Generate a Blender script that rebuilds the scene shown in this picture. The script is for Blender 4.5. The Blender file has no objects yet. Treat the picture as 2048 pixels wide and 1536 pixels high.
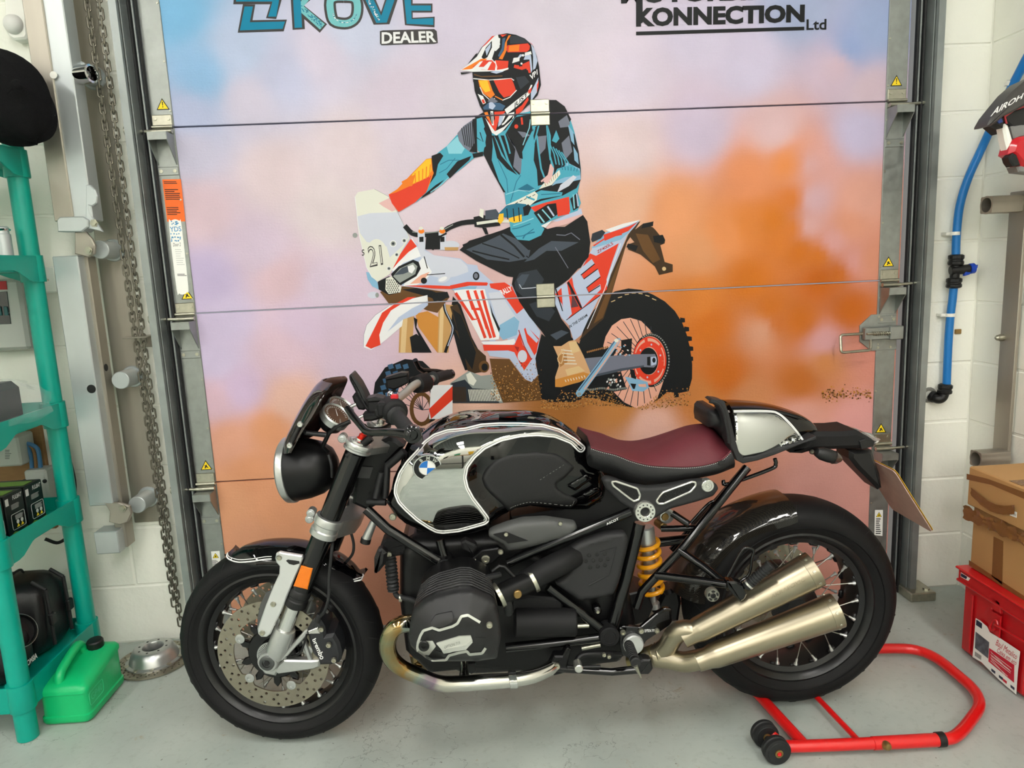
import bpy, bmesh, math, random
from mathutils import Vector, Matrix, Quaternion
from mathutils.geometry import delaunay_2d_cdt
random.seed(7)
sc = bpy.context.scene
col = sc.collection
V = Vector
PI = math.pi

# ---------------------------------------------------------------- camera
FPX, PITCH, YAW, ROLL, CAM_H, CAM_D = 1423.6, 0.1668, 0.0470, -0.0458, 1.3411, 2.5636
_F = V((math.sin(YAW)*math.cos(PITCH), math.cos(YAW)*math.cos(PITCH), -math.sin(PITCH)))
_r = V((math.cos(YAW), -math.sin(YAW), 0)); _u = _r.cross(_F)
_R = math.cos(ROLL)*_r + math.sin(ROLL)*_u
_U = -math.sin(ROLL)*_r + math.cos(ROLL)*_u
CAM = V((0, -CAM_D, CAM_H))
cd = bpy.data.cameras.new('camera'); cam = bpy.data.objects.new('camera', cd); col.objects.link(cam)
cd.sensor_fit = 'HORIZONTAL'; cd.sensor_width = 36; cd.lens = FPX*36/2048; cd.clip_start = 0.05
m = Matrix((( _R.x, _U.x, -_F.x, CAM.x), (_R.y, _U.y, -_F.y, CAM.y), (_R.z, _U.z, -_F.z, CAM.z), (0, 0, 0, 1)))
cam.matrix_world = m
sc.camera = cam

# ---------------------------------------------------------------- world, exposure
w = bpy.data.worlds.new('world'); sc.world = w; w.use_nodes = True
w.node_tree.nodes['Background'].inputs[0].default_value = (0.9, 0.95, 1.0, 1)
w.node_tree.nodes['Background'].inputs[1].default_value = 0.3
sc.view_settings.view_transform = 'Standard'; sc.view_settings.look = 'None'
sc.view_settings.exposure = 0.33; sc.view_settings.gamma = 1.0
sc.view_settings.use_curve_mapping = False

# ---------------------------------------------------------------- pixel to place
def ray(px, py): return _F*FPX + _R*(px-1024) - _U*(py-768)
def at(px, py, Y):                       # on the plane y = Y (parallel to the door)
    d = ray(px, py); return CAM + d*((Y-CAM.y)/d.y)
def atz(px, py, Z):                      # on the plane z = Z
    d = ray(px, py); return CAM + d*((Z-CAM.z)/d.z)
def atx(px, py, X):                      # on the plane x = X
    d = ray(px, py); return CAM + d*((X-CAM.x)/d.x)
def zz(o, pts):                          # coordinates measured in an enlarged crop -> photo pixels
    x0, y0, s = o; return [(x0+p[0]/s, y0+p[1]/s) for p in pts]
ZA = (340, 980, 2.954); ZB = (540, 720, 4.267); ZC = (760, 780, 4.452); ZD = (720, 1040, 4.267)
ZE = (1040, 940, 3.490); ZF = (1140, 780, 2.844); ZG = (1280, 1000, 3.657); ZH = (1480, 1100, 3.523)
ZI = (340, 1080, 3.657); ZJ = (540, 1180, 7.68); ZK = (640, 720, 7.314); ZL = (1340, 960, 3.34)
Z1 = (0, 0, 2.954); Z2 = (0, 480, 2.954); Z3 = (0, 960, 2.667); Z4 = (1640, 0, 2.953); Z5 = (1640, 480, 3.2)
Z6 = (1740, 860, 2.65); Z7 = (440, 0, 2.56); Z8 = (680, 360, 2.768)

# ---------------------------------------------------------------- materials
MAT = {}
def lin(c):
    return tuple((x/12.92 if x <= 0.04045 else ((x+0.055)/1.055)**2.4) for x in c)
def rgb(r, g, b): return lin((r/255, g/255, b/255))
def mat(name, c, rough=0.5, metal=0.0, noise=0.0, nscale=20, bump=0.0, bscale=200, coat=0.0, emit=0, spec=0.5,
        trans=0.0, ior=1.45, alpha=1.0, stretch=None, rnoise=0.0, aniso=0.0):
    if name in MAT: return MAT[name]
    m = bpy.data.materials.new(name); m.use_nodes = True; MAT[name] = m
    nt = m.node_tree; N = nt.nodes; L = nt.links; b = N['Principled BSDF']
    b.inputs['Base Color'].default_value = (*c, 1); b.inputs['Roughness'].default_value = rough
    b.inputs['Metallic'].default_value = metal; b.inputs['Coat Weight'].default_value = coat
    b.inputs['Coat Roughness'].default_value = 0.03
    b.inputs['Specular IOR Level'].default_value = spec; b.inputs['IOR'].default_value = ior
    b.inputs['Transmission Weight'].default_value = trans; b.inputs['Alpha'].default_value = alpha
    if emit:
        b.inputs['Emission Color'].default_value = (*c, 1); b.inputs['Emission Strength'].default_value = emit
    if noise or bump or rnoise:
        tc = N.new('ShaderNodeTexCoord'); vec = tc.outputs['Object']
        if stretch:
            mp = N.new('ShaderNodeMapping'); mp.inputs['Scale'].default_value = stretch
            L.new(vec, mp.inputs['Vector']); vec = mp.outputs['Vector']
    if noise or rnoise:
        n = N.new('ShaderNodeTexNoise'); n.inputs['Scale'].default_value = nscale; n.inputs['Detail'].default_value = 6
        L.new(vec, n.inputs['Vector'])
    if noise:
        mr = N.new('ShaderNodeMapRange'); mr.inputs[1].default_value = 0.25; mr.inputs[2].default_value = 0.75
        mr.inputs[3].default_value = 1-noise; mr.inputs[4].default_value = 1+noise
        L.new(n.outputs['Fac'], mr.inputs[0])
        mx = N.new('ShaderNodeMix'); mx.data_type = 'RGBA'; mx.blend_type = 'MULTIPLY'; mx.inputs[0].default_value = 1
        mx.inputs[6].default_value = (*c, 1); L.new(mr.outputs[0], mx.inputs[7]); L.new(mx.outputs[2], b.inputs['Base Color'])
    if rnoise:
        mr2 = N.new('ShaderNodeMapRange'); mr2.inputs[1].default_value = 0.3; mr2.inputs[2].default_value = 0.7
        mr2.inputs[3].default_value = max(0, rough-rnoise); mr2.inputs[4].default_value = min(1, rough+rnoise)
        L.new(n.outputs['Fac'], mr2.inputs[0]); L.new(mr2.outputs[0], b.inputs['Roughness'])
    if bump:
        n2 = N.new('ShaderNodeTexNoise'); n2.inputs['Scale'].default_value = bscale; n2.inputs['Detail'].default_value = 4
        L.new(vec, n2.inputs['Vector'])
        bp = N.new('ShaderNodeBump'); bp.inputs['Strength'].default_value = bump; bp.inputs['Distance'].default_value = 0.004
        L.new(n2.outputs['Fac'], bp.inputs['Height']); L.new(bp.outputs['Normal'], b.inputs['Normal'])
    return m

# ---------------------------------------------------------------- objects
WM = {}                                   # world matrix of every object built, by name
def _link(o, mw, parent):
    col.objects.link(o)
    if parent is not None:
        o.parent = parent; o.matrix_parent_inverse = WM[parent.name].inverted()
    o.matrix_basis = mw
    WM[o.name] = mw.copy()
    return o
def thing(name, label=None, cat=None, loc=(0, 0, 0), group=None, kind=None):
    o = bpy.data.objects.new(name, None); o.empty_display_size = 0.1
    _link(o, Matrix.Translation(V(loc)), None)
    return tag(o, label, cat, group, kind)
def tag(o, label=None, cat=None, group=None, kind=None):
    if label: o['label'] = label
    if cat: o['category'] = cat
    if group: o['group'] = group
    if kind: o['kind'] = kind
    return o
def inst(name, me, mw, parent):            # another object on the same mesh data
    return _link(bpy.data.objects.new(name, me), mw, parent)
def frame(o, zdir, up=(0, 0, 1)):          # matrix with local z along zdir
    z = V(zdir).normalized(); u = V(up)
    if abs(z.dot(u.normalized())) > 0.99: u = V((1, 0, 0))
    x = u.cross(z).normalized(); y = z.cross(x)
    return Matrix(((x.x, y.x, z.x, o[0]), (x.y, y.y, z.y, o[1]), (x.z, y.z, z.z, o[2]), (0, 0, 0, 1)))

def crv(pts, n=6, closed=False):           # smooth curve through points
    P = [V(p) for p in pts]; k = len(P); out = []
    rng = range(k) if closed else range(k-1)
    for i in rng:
        if closed: a, b, c, d = P[i-1], P[i], P[(i+1) % k], P[(i+2) % k]
        else:
            b, c = P[i], P[i+1]; a = P[i-1] if i else b*2-c; d = P[i+2] if i+2 < k else c*2-b
        for j in range(n):
            t = j/n
            out.append(0.5*((2*b)+(c-a)*t+(2*a-5*b+4*c-d)*t*t+(3*b-3*c+d-a)*t**3))
    if not closed: out.append(P[-1])
    return out
def crv2(pts, n=6, closed=True): return [(p.x, p.y) for p in crv([(a, b, 0) for a, b in pts], n, closed)]
def arcfillet(pts, r, n=5, closed=False):  # polyline with rounded corners
    P = [V(p) for p in pts]; k = len(P); out = []
    for i in range(k):
        if not closed and i in (0, k-1): out.append(P[i]); continue
        a, b, c = P[i-1], P[i], P[(i+1) % k]
        rr = r[i] if isinstance(r, (list, tuple)) else r
        d1 = min(rr, (a-b).length*0.49); d2 = min(rr, (c-b).length*0.49)
        p, q = b+(a-b).normalized()*d1, b+(c-b).normalized()*d2
        for j in range(n+1):
            t = j/n; out.append(p*(1-t)**2+b*2*t*(1-t)+q*t*t)
    return out
def fil2(pts, r, n=4): return [(p.x, p.y) for p in arcfillet([(a, b, 0) for a, b in pts], r, n, True)]
def area2(p): return 0.5*sum(p[i-1][0]*p[i][1]-p[i][0]*p[i-1][1] for i in range(len(p)))
def inset2(p, d):                          # shrink a 2d polygon
    if area2(p) < 0: return inset2(p[::-1], d)[::-1]
    out = []; k = len(p)
    for i in range(k):
        a, b, c = V((*p[i-1],)), V((*p[i],)), V((*p[(i+1) % k],))
        e1, e2 = (b-a), (c-b)
        if e1.length < 1e-9 or e2.length < 1e-9: out.append(p[i]); continue
        e1.normalize(); e2.normalize()
        n1, n2 = V((-e1.y, e1.x)), V((-e2.y, e2.x)); s = n1+n2
        den = max(1+n1.dot(n2), 0.35)
        q = b+s*(d/den); out.append((q.x, q.y))
    return out
def inpoly(x, y, p):
    r = False; j = len(p)-1
    for i in range(len(p)):
        if (p[i][1] > y) != (p[j][1] > y) and x < (p[j][0]-p[i][0])*(y-p[i][1])/(p[j][1]-p[i][1])+p[i][0]: r = not r
        j = i
    return r
def segd(x, y, p):                         # distance to a polygon's outline
    best = 1e9
    for i in range(len(p)):
        ax, ay = p[i-1]; bx, by = p[i]; dx, dy = bx-ax, by-ay; L = dx*dx+dy*dy
        t = 0 if L < 1e-12 else max(0, min(1, ((x-ax)*dx+(y-ay)*dy)/L))
        d = (x-ax-t*dx)**2+(y-ay-t*dy)**2
        if d < best: best = d
    return math.sqrt(best)
def dens2(p, s):                           # split long edges
    out = []
    for i in range(len(p)):
        a, b = p[i], p[(i+1) % len(p)]; n = max(1, int(math.hypot(b[0]-a[0], b[1]-a[1])/s))
        for j in range(n): out.append((a[0]+(b[0]-a[0])*j/n, a[1]+(b[1]-a[1])*j/n))
    return out
extra_line = []
def tri2(poly, step, extra=()):                      # triangulated fill of a polygon with inner points
    poly = dens2(poly, step)
    xs = [p[0] for p in poly]; ys = [p[1] for p in poly]; pts = [V(p) for p in poly]; n = len(poly)
    pts += [V(q) for q in extra]; row = 0; y = min(ys)+step*0.5
    while y < max(ys):
        x = min(xs)+(step*0.5 if row % 2 else step)
        while x < max(xs):
            if inpoly(x, y, poly) and segd(x, y, poly) > step*0.45 and not (extra and segd(x, y, extra_line) < .04): pts.append(V((x, y)))
            x += step
        y += step*0.87; row += 1
    r = delaunay_2d_cdt(pts, [(i, (i+1) % n) for i in range(n)], [], 1, 1e-7)
    vs = [(v.x, v.y) for v in r[0]]; fs = []
    for f in r[2]:
        cx = sum(vs[i][0] for i in f)/3; cy = sum(vs[i][1] for i in f)/3
        if inpoly(cx, cy, poly): fs.append(tuple(f))
    return vs, fs, poly

class G:
    def __init__(s): s.v = []; s.f = []; s.mi = []; s.cur = 0
    def add(s, vs, fs):
        o = len(s.v); s.v += [V(v) for v in vs]; s.f += [tuple(i+o for i in f) for f in fs]; s.mi += [s.cur]*len(fs); return s
    def box(s, c, size, rot=None):
        x, y, z = (a/2 for a in size); R = rot or Matrix.Identity(3)
        vs = [V(c)+R @ V((i*x, j*y, k*z)) for i in (-1, 1) for j in (-1, 1) for k in (-1, 1)]
        return s.add(vs, [(0, 1, 3, 2), (4, 6, 7, 5), (0, 4, 5, 1), (2, 3, 7, 6), (0, 2, 6, 4), (1, 5, 7, 3)])
    def bbox(s, c, size, b=0.004, rot=None):  # box with bevelled edges
        R = rot or Matrix.Identity(3); h = [a/2 for a in size]; b = min(b, min(h)*0.9); vs = []; idx = {}
        for sx in (-1, 1):
            for sy in (-1, 1):
                for sz in (-1, 1):
                    for ax in range(3):
                        p = [sx*(h[0]-b), sy*(h[1]-b), sz*(h[2]-b)]; p[ax] = (sx, sy, sz)[ax]*h[ax]
                        idx[(sx, sy, sz, ax)] = len(vs); vs.append(V(c)+R @ V(p))
        fs = []
        I = lambda a, b_, c_, ax: idx[(a, b_, c_, ax)]
        for q in (-1, 1):
            fs.append((I(q, -1, -1, 0), I(q, 1, -1, 0), I(q, 1, 1, 0), I(q, -1, 1, 0)))
            fs.append((I(-1, q, -1, 1), I(1, q, -1, 1), I(1, q, 1, 1), I(-1, q, 1, 1)))
            fs.append((I(-1, -1, q, 2), I(1, -1, q, 2), I(1, 1, q, 2), I(-1, 1, q, 2)))
            for r in (-1, 1):
                fs.append((I(q, r, -1, 0), I(q, r, 1, 0), I(q, r, 1, 1), I(q, r, -1, 1)))
                fs.append((I(q, -1, r, 0), I(q, 1, r, 0), I(q, 1, r, 2), I(q, -1, r, 2)))
                fs.append((I(-1, q, r, 1), I(1, q, r, 1), I(1, q, r, 2), I(-1, q, r, 2)))
                for t in (-1, 1): fs.append((I(q, r, t, 0), I(q, r, t, 1), I(q, r, t, 2)))
        return s.add(vs, fs)
    def tube(s, pts, r, seg=10, cap=True, closed=False, flat=None):
        P = [V(p) for p in pts]
        if closed and (P[0]-P[-1]).length < 1e-7: P.pop()
        k = len(P); rs = r if isinstance(r, (list, tuple)) else [r]*k
        T = []
        for i in range(k):
            a = P[i-1] if (i or closed) else P[i]; b = P[(i+1) % k] if (i < k-1 or closed) else P[i]
            T.append((b-a).normalized())
        n = T[0].orthogonal().normalized(); vs = []; fs = []
        if flat: n = (V(flat)-T[0]*V(flat).dot(T[0])).normalized()
        for i in range(k):
            n = (n-T[i]*n.dot(T[i])); n.normalize(); bn = T[i].cross(n)
            for j in range(seg):
                a = 2*PI*j/seg; vs.append(P[i]+n*(math.cos(a)*rs[i])+bn*(math.sin(a)*rs[i]))
        for i in range(k if closed else k-1):
            for j in range(seg):
                a, b = i*seg+j, i*seg+(j+1) % seg; c = ((i+1) % k)*seg
                fs.append((a, b, c+(j+1) % seg, c+j))
        if cap and not closed:
            fs.append(tuple(range(seg))[::-1]); fs.append(tuple((k-1)*seg+j for j in range(seg)))
        return s.add(vs, fs)
    def lathe(s, o, ax, prof, seg=32, a0=0, a1=2*PI, up=(0, 0, 1), cap=True):
        M = frame(o, ax, up); full = abs(a1-a0-2*PI) < 1e-6; n = seg if full else seg+1; vs = []; fs = []
        for (r, h) in prof:
            for j in range(n):
                a = a0+(a1-a0)*j/seg; vs.append(M @ V((r*math.cos(a), r*math.sin(a), h)))
        for i in range(len(prof)-1):
            for j in range(seg):
                a, b = i*n+j, i*n+(j+1) % n; fs.append((a, b, b+n, a+n))
        if full and cap:
            if prof[0][0] > 1e-6 and prof[0] != prof[-1]: fs.append(tuple(range(n))[::-1])
            if prof[-1][0] > 1e-6 and prof[0] != prof[-1]: fs.append(tuple((len(prof)-1)*n+j for j in range(n)))
        return s.add(vs, fs)
    def cyl(s, a, b, r, seg=20, bev=0.0, r2=None):
        a, b = V(a), V(b); h = (b-a).length; r2 = r if r2 is None else r2
        pr = [(r-bev, 0), (r, bev), (r2, h-bev), (r2-bev, h)] if bev else [(r, 0), (r2, h)]
        return s.lathe(a, b-a, pr, seg)
    def prism(s, poly, d, bev=0.0, fn=None):   # poly: 3d points of the front face; d: vector to the back
        P = [V(p) for p in poly]; d = V(d); n = -d.normalized(); k = len(P)
        if bev:
            u = (P[1]-P[0]).normalized(); u = (u-n*u.dot(n)).normalized(); w_ = n.cross(u); o = P[0]
            q = [((p-o).dot(u), (p-o).dot(w_)) for p in P]; q2 = inset2(q, bev)
            I = [P[i]+u*(q2[i][0]-q[i][0])+w_*(q2[i][1]-q[i][1]) for i in range(k)]
            rings = [I, [p+d.normalized()*bev for p in P], [p+d for p in P]]
        else: rings = [P, [p+d for p in P]]
        vs = [v for r in rings for v in r]; fs = [tuple(range(k)), tuple((len(rings)-1)*k+j for j in range(k))[::-1]]
        for i in range(len(rings)-1):
            for j in range(k): fs.append((i*k+j, (i+1)*k+j, (i+1)*k+(j+1) % k, i*k+(j+1) % k))
        return s.add(vs, fs)
    def ringplate(s, outer, holes, d):         # flat plate with holes, outer/holes are 2d + mapping done by caller
        pass
    def sheet(s, poly): return s.add(poly, [tuple(range(len(poly)))])
    def grid(s, rows, close_u=False, close_v=False):   # rows of points
        n = len(rows[0]); m_ = len(rows); vs = [p for r in rows for p in r]; fs = []
        for i in range(m_ if close_v else m_-1):
            for j in range(n if close_u else n-1):
                a = i*n+j; b = i*n+(j+1) % n; c = ((i+1) % m_)*n
                fs.append((a, b, c+(j+1) % n, c+j))
        return s.add(vs, fs)
    def patch(s, poly, step, fn, thick=0.0, back=None, skirt=None):
        # fill a 2d polygon, map every point through fn -> 3d; border drawn back by vector `skirt`
        vs, fs, _ = tri2(poly, step); P = [fn(x, y) for x, y in vs]; o = len(s.v); s.add(P, fs)
        if skirt is not None:
            cnt = {}
            for f in fs:
                for i in range(3):
                    e = (f[i], f[(i+1) % 3]); cnt[tuple(sorted(e))] = cnt.get(tuple(sorted(e)), 0)+1
            for f in fs:
                for i in range(3):
                    a, b = f[i], f[(i+1) % 3]
                    if cnt[tuple(sorted((a, b)))] == 1:
                        s.add([P[a], P[b], P[b]+V(skirt), P[a]+V(skirt)], [(0, 1, 2, 3)])
        return s
    def obj(s, name, m, parent=None, smooth=35, weld=False, origin=None):
        me = bpy.data.meshes.new(name)
        if not s.v: raise RuntimeError('empty '+name)
        xs = [v.x for v in s.v]; ys = [v.y for v in s.v]; zs = [v.z for v in s.v]
        c = V(origin) if origin is not None else V(((min(xs)+max(xs))/2, (min(ys)+max(ys))/2, (min(zs)+max(zs))/2))
        me.from_pydata([v-c for v in s.v], [], s.f)
        bm = bmesh.new(); bm.from_mesh(me)
        if weld: bmesh.ops.remove_doubles(bm, verts=bm.verts, dist=1e-6)
        for f, k in zip(bm.faces, s.mi): f.material_index = k
        if weld or True:
            try: bmesh.ops.recalc_face_normals(bm, faces=bm.faces)
            except Exception: pass
        bm.to_mesh(me); bm.free()
        for q in (m if isinstance(m, (list, tuple)) else [m]): me.materials.append(q)
        if smooth:
            me.polygons.foreach_set('use_smooth', [True]*len(me.polygons))
            if smooth < 180: me.set_sharp_from_angle(angle=math.radians(smooth))
        return _link(bpy.data.objects.new(name, me), Matrix.Translation(c), parent)

def textgeo(txt, size=1.0, shear=0.0, bold=0.0, extrude=0.0, space=1.0, align='CENTER'):
    # outline of a word as a mesh in its own xy plane
    cu = bpy.data.curves.new('lettering', 'FONT'); cu.body = txt; cu.size = size; cu.shear = shear; cu.offset = bold
    cu.extrude = extrude; cu.space_character = space; cu.align_x = align; cu.align_y = 'CENTER'; cu.resolution_u = 3
    o = bpy.data.objects.new('lettering', cu); col.objects.link(o)
    bpy.context.view_layer.update()
    me = bpy.data.meshes.new_from_object(o.evaluated_get(bpy.context.evaluated_depsgraph_get()))
    bpy.data.objects.remove(o); bpy.data.curves.remove(cu)
    vs = [v.co.copy() for v in me.vertices]; fs = [tuple(p.vertices) for p in me.polygons]
    bpy.data.meshes.remove(me)
    return vs, fs
def text_on(name, txt, m, parent, fn, size=1.0, **k):
    # lettering mapped by fn(x, y) where the word is centred on 0,0
    vs, fs = textgeo(txt, size, **k); g = G(); g.add([fn(v.x, v.y) if not k.get('extrude') else fn(v.x, v.y)+V((0, -v.z, 0)) for v in vs], fs)
    return g.obj(name, m, parent, smooth=0)
def text_fit(name, txt, m, parent, quad, Y, fn=None, **k):
    # lettering stretched into a photo-pixel quad tl,tr,br,bl on plane y = Y
    vs, fs = textgeo(txt, 1.0, **k)
    x0, x1 = min(v.x for v in vs), max(v.x for v in vs); y0, y1 = min(v.y for v in vs), max(v.y for v in vs)
    tl, tr, br, bl = [V((*q, 0)) for q in quad]; g = G(); P = []
    for v in vs:
        s_, t = (v.x-x0)/(x1-x0), (y1-v.y)/(y1-y0)
        q = (tl*(1-s_)+tr*s_)*(1-t)+(bl*(1-s_)+br*s_)*t
        P.append(fn(q.x, q.y) if fn else at(q.x, q.y, Y))
    g.add(P, fs); return g.obj(name, m, parent, smooth=0)
# ================================================================ materials of the room
M_wall = mat('painted_block', rgb(240, 240, 229), 0.6, bump=0.4, bscale=55, noise=0.03, nscale=5)
M_wallp = mat('painted_wall', rgb(240, 240, 230), 0.6, bump=0.3, bscale=60)
M_galv = mat('galvanised_steel', rgb(150, 154, 150), 0.42, 0.75, noise=0.16, nscale=30, rnoise=0.12)
M_galvd = mat('dull_galvanised_track', rgb(148, 154, 152), 0.4, 0.55, noise=0.15, nscale=14, rnoise=0.1)
M_zinc = mat('zinc_plated_steel', rgb(176, 174, 158), 0.3, 0.9, noise=0.12, nscale=60)
M_rubber = mat('black_rubber', rgb(26, 27, 28), 0.6, bump=0.05)
M_alu = mat('brushed_aluminium', rgb(190, 192, 190), 0.36, 0.85, noise=0.1, nscale=18, stretch=(1, 1, 0.15), rnoise=0.08)
M_white = mat('white_plastic', rgb(236, 236, 228), 0.4)
M_black = mat('black_plastic', rgb(17, 17, 18), 0.45)
M_blackm = mat('matt_black_plastic', rgb(22, 22, 23), 0.6, spec=.3, bump=0.1, bscale=900)
M_gloss = mat('gloss_black_metal', rgb(7, 7, 8), 0.16, spec=0.5, coat=0.2)
M_satin = mat('satin_black_metal', rgb(13, 13, 14), 0.38, spec=0.35)
M_yellow = mat('warning_yellow', rgb(246, 214, 30), 0.5)
M_ink = mat('black_ink', rgb(22, 22, 22), 0.5)
M_label = mat('white_label', rgb(238, 238, 232), 0.5)
M_orange = mat('orange_label', rgb(238, 106, 30), 0.5)
M_blueink = mat('blue_ink', rgb(60, 140, 190), 0.5)
M_red = mat('red_plastic', rgb(190, 30, 38), 0.4)

def floor_material():
    m = mat('grey_floor_paint', rgb(158, 163, 156), 0.42)
    nt = m.node_tree; N = nt.nodes; L = nt.links; b = N['Principled BSDF']
    geo = N.new('ShaderNodeNewGeometry')
    def noise(scale, detail, rough=0.6, dist=0):
        n = N.new('ShaderNodeTexNoise'); n.inputs['Scale'].default_value = scale; n.inputs['Detail'].default_value = detail
        n.inputs['Roughness'].default_value = rough; n.inputs['Distortion'].default_value = dist
        L.new(geo.outputs['Position'], n.inputs['Vector']); return n
    def ramp(src, a, c, va=0.0, vc=1.0):
        r = N.new('ShaderNodeMapRange'); r.inputs[1].default_value = a; r.inputs[2].default_value = c
        r.inputs[3].default_value = va; r.inputs[4].default_value = vc; L.new(src, r.inputs[0]); return r.outputs[0]
    def mix(fac, ca, cb, blend='MIX'):
        x = N.new('ShaderNodeMix'); x.data_type = 'RGBA'; x.blend_type = blend
        if isinstance(fac, float): x.inputs[0].default_value = fac
        else: L.new(fac, x.inputs[0])
        for i, c in ((6, ca), (7, cb)):
            if isinstance(c, tuple): x.inputs[i].default_value = (*c, 1)
            else: L.new(c, x.inputs[i])
        return x.outputs[2]
    c = mix(ramp(noise(2.2, 4).outputs['Fac'], .35, .65), rgb(158, 167, 161), rgb(176, 184, 177))
    c = mix(ramp(noise(35, 6, .7).outputs['Fac'], .52, .8, 0, .5), c, rgb(128, 130, 122))
    c = mix(ramp(noise(7, 8, .75, .6).outputs['Fac'], .635, .69, 0, .75), c, rgb(150, 135, 108))   # worn bare patches
    c = mix(ramp(noise(60, 3, .5).outputs['Fac'], .71, .75, 0, .8), c, rgb(92, 88, 80))            # specks
    vo = N.new('ShaderNodeTexVoronoi'); vo.feature = 'DISTANCE_TO_EDGE'; vo.inputs['Scale'].default_value = .55
    n2 = noise(3, 6, .6); ad = N.new('ShaderNodeVectorMath'); ad.operation = 'ADD'
    L.new(geo.outputs['Position'], ad.inputs[0]); L.new(n2.outputs['Color'], ad.inputs[1]); L.new(ad.outputs[0], vo.inputs['Vector'])
    c = mix(ramp(vo.outputs['Distance'], .0006, .0018, .4, 0), c, rgb(80, 80, 76))                 # hairline cracks
    L.new(c, b.inputs['Base Color'])
    L.new(ramp(noise(9, 5).outputs['Fac'], .3, .7, .34, .55), b.inputs['Roughness'])
    bp = N.new('ShaderNodeBump'); bp.inputs['Strength'].default_value = .12; bp.inputs['Distance'].default_value = .004
    L.new(noise(40, 6).outputs['Fac'], bp.inputs['Height']); L.new(bp.outputs['Normal'], b.inputs['Normal'])
    return m
M_floor = floor_material()

# ================================================================ shell
XL, XR, XC = -1.110, 1.640, 1.8605         # door track outer edges, corner of the right wall
ROOM = dict(x0=-4.2, x1=XC, y0=-9.5, h=4.3)
g = G(); g.box(((ROOM['x0']+XC)/2, -4.6, -0.05), (XC-ROOM['x0']+0.3, 10.4, 0.1)); floor = g.obj('floor', M_floor, smooth=0)
tag(floor, 'grey painted concrete floor', kind='structure')
M_roof = mat('grey_roof_sheet', rgb(120, 124, 126), 0.5, 0.2)
g = G()
for i in range(30):                         # profiled roof sheet
    x = ROOM['x0']-0.1+i*0.21; g.box((x, -4.6, 3.94), (0.2, 10.3, 0.06)); g.box((x+0.1, -4.6, 3.89), (0.05, 10.3, 0.06))
tag(g.obj('ceiling', M_roof, smooth=0), 'grey profiled sheet roof', kind='structure')
g = G()
g.box(((ROOM["x0"]+XL)/2, 0.1035, 2.15), (XL-ROOM['x0']+0.02, 0.2, 4.3)); g.box(((XR+XC+.2)/2-.005, 0.1035, 2.15), (XC+.2-XR+.01, 0.2, 4.3))
g.box((0.265, 0.11, 3.65), (XR-XL+.02, 0.2, 1.3))
wall_back = tag(g.obj('wall_back', M_wallp, smooth=0), 'white painted block wall around the door', kind='structure')
g = G(); g.box((XC+0.1035, -4.65, 2.15), (0.2, 9.7, 4.3)); wall_right = tag(g.obj('wall_right', M_wallp, smooth=0), 'white painted block wall on the right', kind='structure')
g = G(); g.box((ROOM['x0']-.1, -4.65, 2.15), (0.2, 9.7, 4.3)); tag(g.obj('wall_left', M_wallp, smooth=0), 'white painted wall on the left', kind='structure')
g = G(); g.box(((ROOM['x0']+XC)/2, ROOM['y0']-.1, 2.15), (XC-ROOM['x0']+.4, 0.2, 4.3)); tag(g.obj('wall_front', M_wallp, smooth=0), 'white painted wall behind the camera', kind='structure')

# concrete blocks, each its own piece, joints recessed
def block_mesh(w_, d_, h_, b=0.005):
    g = G(); g.bbox((0, 0, 0), (w_, d_, h_), b); o = g.obj('block', M_wall, None, smooth=0)
    me = o.data; bpy.data.objects.remove(o); return me
_bm = {}
def block(x0, x1, z0, z1, parent, side='back'):
    w_ = round(x1-x0, 3); h_ = round(z1-z0, 3); k = (w_, h_, side)
    if k not in _bm: _bm[k] = block_mesh(w_, 0.024, h_) if side == 'back' else block_mesh(0.024, w_, h_)
    j = random.uniform(-.0012, .0012)
    p = ((x0+x1)/2, 0.012+j, (z0+z1)/2) if side == 'back' else (XC+0.012+j, (x0+x1)/2, (z0+z1)/2)
    inst('block', _bm[k], Matrix.Translation(p), parent)
for k in range(12):
    z0 = k*0.225+0.002; z1 = z0+0.2215
    x = XL+0.02
    first = 0.225 if k % 2 else 0.45
    while x > -2.3:
        wd = first-0.0025; block(x-wd, x, z0, z1, wall_back); x -= first; first = 0.45
    block(XR-.02, XC-0.001, z0, z1, wall_back)
    y = -0.001; first = 0.225 if k % 2 else 0.45
    while y > -1.2:
        wd = first-0.0025; block(y-wd, y, z0, z1, wall_right, 'right'); y -= first; first = 0.45

# ================================================================ lights of the workshop
M_lamp = mat('lamp_diffuser', (1.0, 0.975, 0.93), 0.4, emit=26.0)
def strip_light(x, y, L_, label):
    t = thing('strip_light', label, 'ceiling light', (x, y, 3.5), 'strip lights under the roof')
    g = G(); g.bbox((x, y, 3.56), (0.34, L_+.06, 0.07), .01)
    for s in (-1, 1): g.cyl((x, y+s*L_*.35, 3.59), (x, y+s*L_*.35, 3.88), .006, 8)
    g.obj('housing', M_white, t, smooth=0)
    g = G(); g.bbox((x, y, 3.52), (0.28, L_, 0.03), .008); g.obj('diffuser', M_lamp, t, smooth=0)
for y, nm in ((-2.7, 'row nearest the door'), (-5.0, 'second row'), (-6.7, 'third row'), (-8.4, 'row at the far end')):
    for x, w_ in ((-2.7, 'left'), (-.6, 'middle'), (1.25, 'right')): strip_light(x, y, 1.3, 'white strip light under the roof, %s of the %s' % (w_, nm))

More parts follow.
